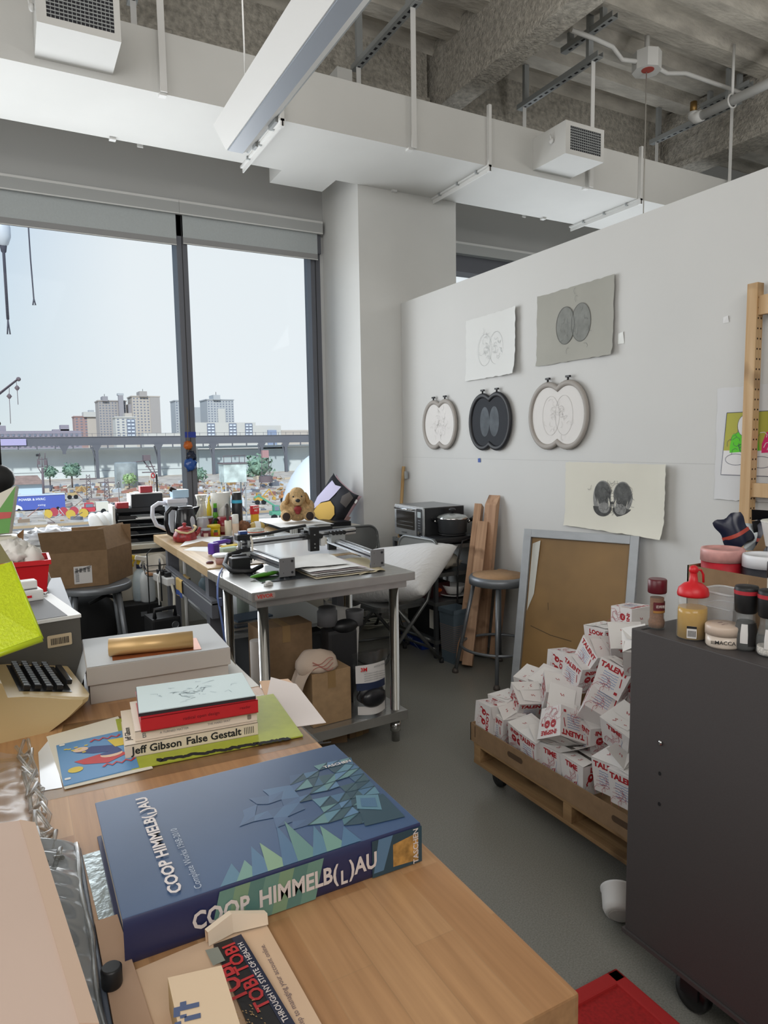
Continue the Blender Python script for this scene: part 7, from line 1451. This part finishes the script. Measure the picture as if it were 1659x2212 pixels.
part(t, 'oil', MB().lathe([(.034, .003), (.034, .064), (.033, .078)], oil)); part(t, 'cap', MB().lathe([(.036, .106), (.037, .112), (.034, .125), (.022, .136), (.011, .14), (.008, .162), (.009, .166)], redm)); part(t, 'cap_ball', MB().ell((0, 0, .17), (.0115, .0115, .0115), redm)); part(t, 'cap_strap', MB().tube([(.006, -.006, .17), (.016, -.008, .169), (.021, -.011, .158), (.0215, -.012, .138)], .0028, redm, 6)); m = MB(); S = frame((-.0295, -.0215, .022), (.58, -.81, 0), (0, 0, 1)); m.poly(rrect(.022, .03, .001, 2), lab, S, .0004); m.poly([(-.011, .009), (.011, .009), (.011, .015), (-.011, .015)], ink, S, .0008); 
for i in range(6): m.poly([(-.008+.003*i, -.011), (-.0065+.003*i, -.011), (-.0065+.003*i, .004), (-.008+.003*i, .004)], ink, S, .0008)
part(t, 'barcode_label', m)
mac = M('maca_tub', 'cdb9a8', .35); t = lat('powder_tub', 'low round beige lidded tub between squeeze bottle and grinders', 'tub', [(.036, 0), (.039, .005), (.039, .03)], M('maca_clear', 'd6c8ba', .2), (1.455, 1.005), 32, z=CZ); part(t, 'lid', MB().lathe([(.0405, .03), (.0405, .05), (.038, .053), (.005, .053)], mac, n=32)); m = MB(); m.text('MACCA', frame((-.0305, -.0262, .017), (.65, -.76, 0), (0, 0, 1)), .0125, ink, .01, .0012); [m.poly([(-.03+.0022*i, -.004), (-.0288+.0022*i, -.004), (-.0288+.0022*i, .004), (-.03+.0022*i, .004)], ink, frame((-.0305, -.0262, .017), (.65, -.76, 0), (0, 0, 1)), .0012) for i in range(4)]; m.strip([(-.015, .0), (.0, .002), (.008, -.001)], .002, M('maca_mark', '8c6f70', .7), TM((0, -.005, .0532))); m.strip([(-.005, .012), (.01, .011)], .003, M('maca_mark'), TM((0, 0, .0532))); part(t, 'print', m)
t = thing('plastic_container', 'empty frosted plastic container behind the beige tub', 'container', (1.54, 1.06, CZ)); part(t, 'body', taper(MB(), .075, .085, .085, .1, .11, clearp)); part(t, 'rim', MB().tube([(x, y, .112) for x, y in rrect(.09, .104, .02, 4)], .003, M('rim_clear', 'e2e4e6', .2, alpha=.5), 6, closed=True).tube([(x, y, .075) for x, y in rrect(.083, .094, .02, 4)], .0014, MATS['rim_clear'], 6, closed=True))
def mill(name, label, x, y, cont, h=.15):
    t = lat(name, label, 'grinder', [(.022, 0), (.026, .008), (.026, .04), (.02, .07), (.019, .09)], M('mill_glass', 'c3c8c8', .06, alpha=.15), (x, y), 24, z=CZ); part(t, 'contents', MB().lathe([(.0215, .003), (.024, .009), (.024, .04), (.018, .068)] if cont != 'salt' else [(.0215, .003), (.024, .009), (.024, .022)], M('fill_'+cont, {'pepper': '26211f', 'salt': 'd9d3cc'}[cont], .9, nz=260, amt=.4)))
    part(t, 'grinder_head', MB().lathe([(.021, .088), (.024, .092), (.026, .13), (.026, .145), (.024, .15), (.01, .152)], M('mill_black', '18181a', .5))); part(t, 'red_band', MB().lathe([(.0265, .132), (.0268, .141)], M('mill_red', 'b5303a', .45), caps=False)); m = MB(); m.lathe([(.0266, .014), (.0266, .042), (.0212, .066)], M('mill_label', '1d1b1c', .5), arc=1.3, n=10, caps=False, T=TM(rz=-2.3)); m.lathe([(.0268, .02), (.0268, .042), (.0214, .064)], lab, arc=.6, n=6, caps=False, T=TM(rz=-2.95)); part(t, 'label', m)
mill('pepper_mill', 'glass pepper grinder with black head and red band, left one', 1.472, .962, 'pepper'); mill('salt_mill', 'glass salt grinder with black head and red band, right one', 1.474, .906, 'salt')
t = lat('spray_can', 'tall pale cylinder with black cap behind the grinders', 'can', [(.021, 0), (.021, .165)], M('can_pale', 'cfcfc6', .25), (1.56, .945), 22, z=CZ); part(t, 'cap', MB().lathe([(.0225, .162), (.0225, .198), (.02, .202)], blackm))
# cardboard crate of tubs on the cabinet
t = thing('cardboard_crate', 'open brown cardboard crate of paint tubs at the back of the cabinet', 'crate'); m = MB(); x0, x1, y0, y1, z0, z1 = 1.605, 1.93, .80, 1.223, CZ+.0005, 1.103
for a, b in (((x0, y0, z0), (x0+.004, y1, z1)), ((x1-.004, y0, z0), (x1, y1, z1)), ((x0, y0, z0), (x1, y0+.004, z1)), ((x0, y1-.004, z0), (x1, y1, z1)), ((x0, y0, z0), (x1, y1, z0+.004))): m.bx(a, b, card2)
m.strip([(0, 0), (.004, .06)], .0015, card, frame((x0-.0005, 1.05, 1.03), (0, -1, 0), (0, 0, 1))); part(t, 'carton', m)
def tub(name, label, x, y, r, lidm, bodym, z=CZ+.0055, h=.155, lh=.03):
    t = lat(name, label, 'tub', [(r*.92, 0), (r, h-lh)], bodym, (x, y), 36, z=z); part(t, 'lid', MB().lathe([(r*1.04, h-lh-.004), (r*1.04, h-.006), (r*1.01, h), (r*.9, h), (r*.88, h-.004), (.005, h-.004)], lidm, n=36)); return t
tub('paint_tub', 'tub with red paint-smeared white lid in the cardboard crate', 1.668, 1.163, .053, M('smeared_lid', 'cf9a95', .4, nz=22, amt=.3), M('tub_red', 'b3202e', .4, nz=18, amt=.3), h=.19, lh=.03)
tub('paint_tub.001', 'dark tub with clean white lid in the cardboard crate', 1.69, 1.055, .054, M('lid_white'), M('tub_dark', '2c2d33', .4), h=.185, lh=.028)
tub('paint_tub.002', 'white-lidded tub deeper in the crate under the paper cup', 1.80, 1.06, .05, M('lid_white'), M('tub_dark'), h=.20, lh=.025)
t = lat('paper_cup', 'white paper cup with green-printed lid on the tubs', 'cup', [(.038, 0), (.05, .062), (.052, .066)], M('cup_white', 'dddcd8', .5), (1.755, 1.055), 28, z=CZ+.206); part(t, 'lid', MB().lathe([(.052, .064), (.05, .068), (.005, .069)], M('lid_pale', 'c9c7bd', .5))); part(t, 'green_print', MB().poly([(-.045, -.01), (-.02, .03), (.01, .02), (.03, .0), (.0, -.02)], M('lid_green', '4d7f3e', .5), TM((0, 0, .0694))))
nv = M('pouch_navy', '1b2036', .25); nvr = M('pouch_red', 'b5483a', .4)
def pouch(name, label, cx, cy, z, w_, h, rz, lean, roll_):
    t = thing(name, label, 'pouch', (cx, cy, z), rz, rx=lean, ry=roll_); m = MB(); f = lambda u, v, s: ((u-.5)*w_*(1+.08*math.sin(v*9)), s*(.028*math.sin(PI*u)*(1-v)**.6+.001), v*h+.004*math.sin(u*11))
    m.grid(lambda u, v: f(u, v, -1), 10, 12, nv); m.grid(lambda u, v: f(1-u, v, 1), 10, 12, nv); part(t, 'pouch', m); part(t, 'red_stripe', MB().grid(lambda u, v: ((u-.5)*w_, -(.029*math.sin(PI*u)*(1-(.3+.12*v))**.6+.002), (.3+.12*v)*h), 10, 2, nvr)); return t
pouch('coffee_pouch', 'crumpled navy foil pouch with red stripe lying over the red tub', 1.80, 1.20, 1.150, .075, .085, -.9, .1, -.5)
pouch('coffee_pouch.001', 'upright navy foil pouch with torn black top behind the paper cup', 1.85, 1.15, 1.12, .07, .10, -.7, -.1, .1)
solo(MB().add([(0, 0, 0), (.07, .01, .01), (.065, -.03, .03), (-.01, -.035, .035)], [(0,1,2,3)], blackm).add([(0, 0, -.002), (.07, .01, .008), (.05, .02, -.03), (.01, .01, -.035)], [(0,1,2,3)], blackm), 'torn_packet_top', 'black torn packet top curling over the navy pouch', 'packet', (1.815, 1.18, 1.215), -.75)
solo(MB().add([(0, 0, 0), (.09, 0, .0), (.085, .02, .07), (.0, .03, .075)], [(0,1,2,3)], M('silver_pouch', '8f9598', .3, .4)).add([(.02, -.01, 0), (.06, -.012, 0), (.045, -.012, .05)], [(0,1,2)], card), 'silver_pouch', 'silver foil pouch between the two navy pouches', 'pouch', (1.80, 1.19, 1.13), -.8)
# ================================================================== red mat, white cup on floor
rdm = M('red_felt', 'a51d1d', .9, nz=120, amt=.2); t = thing('red_mat', 'red mat with raised rim on the floor at the lower right', 'mat'); x0, x1, y0, y1 = .62, 1.352, .35, 1.215
part(t, 'mat', BX((x0+.002, y0+.002, .0015), (x1-.002, y1-.002, .016), rdm)); m = MB()
for a, b in (((x0, y0, .001), (x1, y0+.04, .022)), ((x0, y1-.04, .001), (x1, y1, .022)), ((x0, y0, .001), (x0+.04, y1, .022)), ((x1-.04, y0, .001), (x1, y1, .022))): m.bx(a, b, M('red_rim', 'b02424', .8), .006)
part(t, 'rim', m)
t = thing('foam_cup', 'white plastic tub lying tipped on the floor by the cabinet', 'cup', (1.50, 1.335, .040)); t.rotation_euler = Vector((.55, .6, .42)).to_track_quat('Z', 'Y').to_euler(); part(t, 'cup', MB().lathe([(.02, .006), (.032, .004), (.036, 0), (.044, .006), (.05, .02), (.051, .07), (.054, .074), (.054, .08), (.048, .08), (.046, .02), (.01, .012)], M('foam_white', 'dcdbd9', .5), n=36)); part(t, 'base_ring', MB().lathe([(.03, -.001), (.034, -.001), (.034, .003), (.03, .003)], M('foam_shade', 'bdb9b6', .6), n=30))  # base ring in darker foam, shade put into the colour

# ================================================================== put every root at the base of its own thing
def recentre(o):
    if o.type == 'EMPTY':
        if any(abs(v) > 1e-9 for v in o.location) or any(abs(v) > 1e-9 for v in o.rotation_euler): return
        ms = []
        def walk(p):
            for c in p.children:
                if c.type == 'MESH': ms.append(c)
                walk(c)
        walk(o)
    elif o.type == 'MESH':
        if o.children or any(abs(v) > 1e-9 for v in o.location) or any(abs(v) > 1e-9 for v in o.rotation_euler): return
        ms = [o]
    else: return
    if not ms or any(tuple(c.location) != (0, 0, 0) or c.data.users > 1 for c in ms if c is not o): return
    lo = [min(v.co[i] for c in ms for v in c.data.vertices) for i in range(3)]; hi = [max(v.co[i] for c in ms for v in c.data.vertices) for i in range(3)]
    b = Vector(((lo[0]+hi[0])/2, (lo[1]+hi[1])/2, lo[2]))
    for c in ms: c.data.transform(Matrix.Translation(-b))
    o.location = b
for o in [o for o in bpy.data.objects if o.parent is None and o.type in ('EMPTY', 'MESH')]:
    if o.get('kind') == 'structure': continue
    recentre(o)
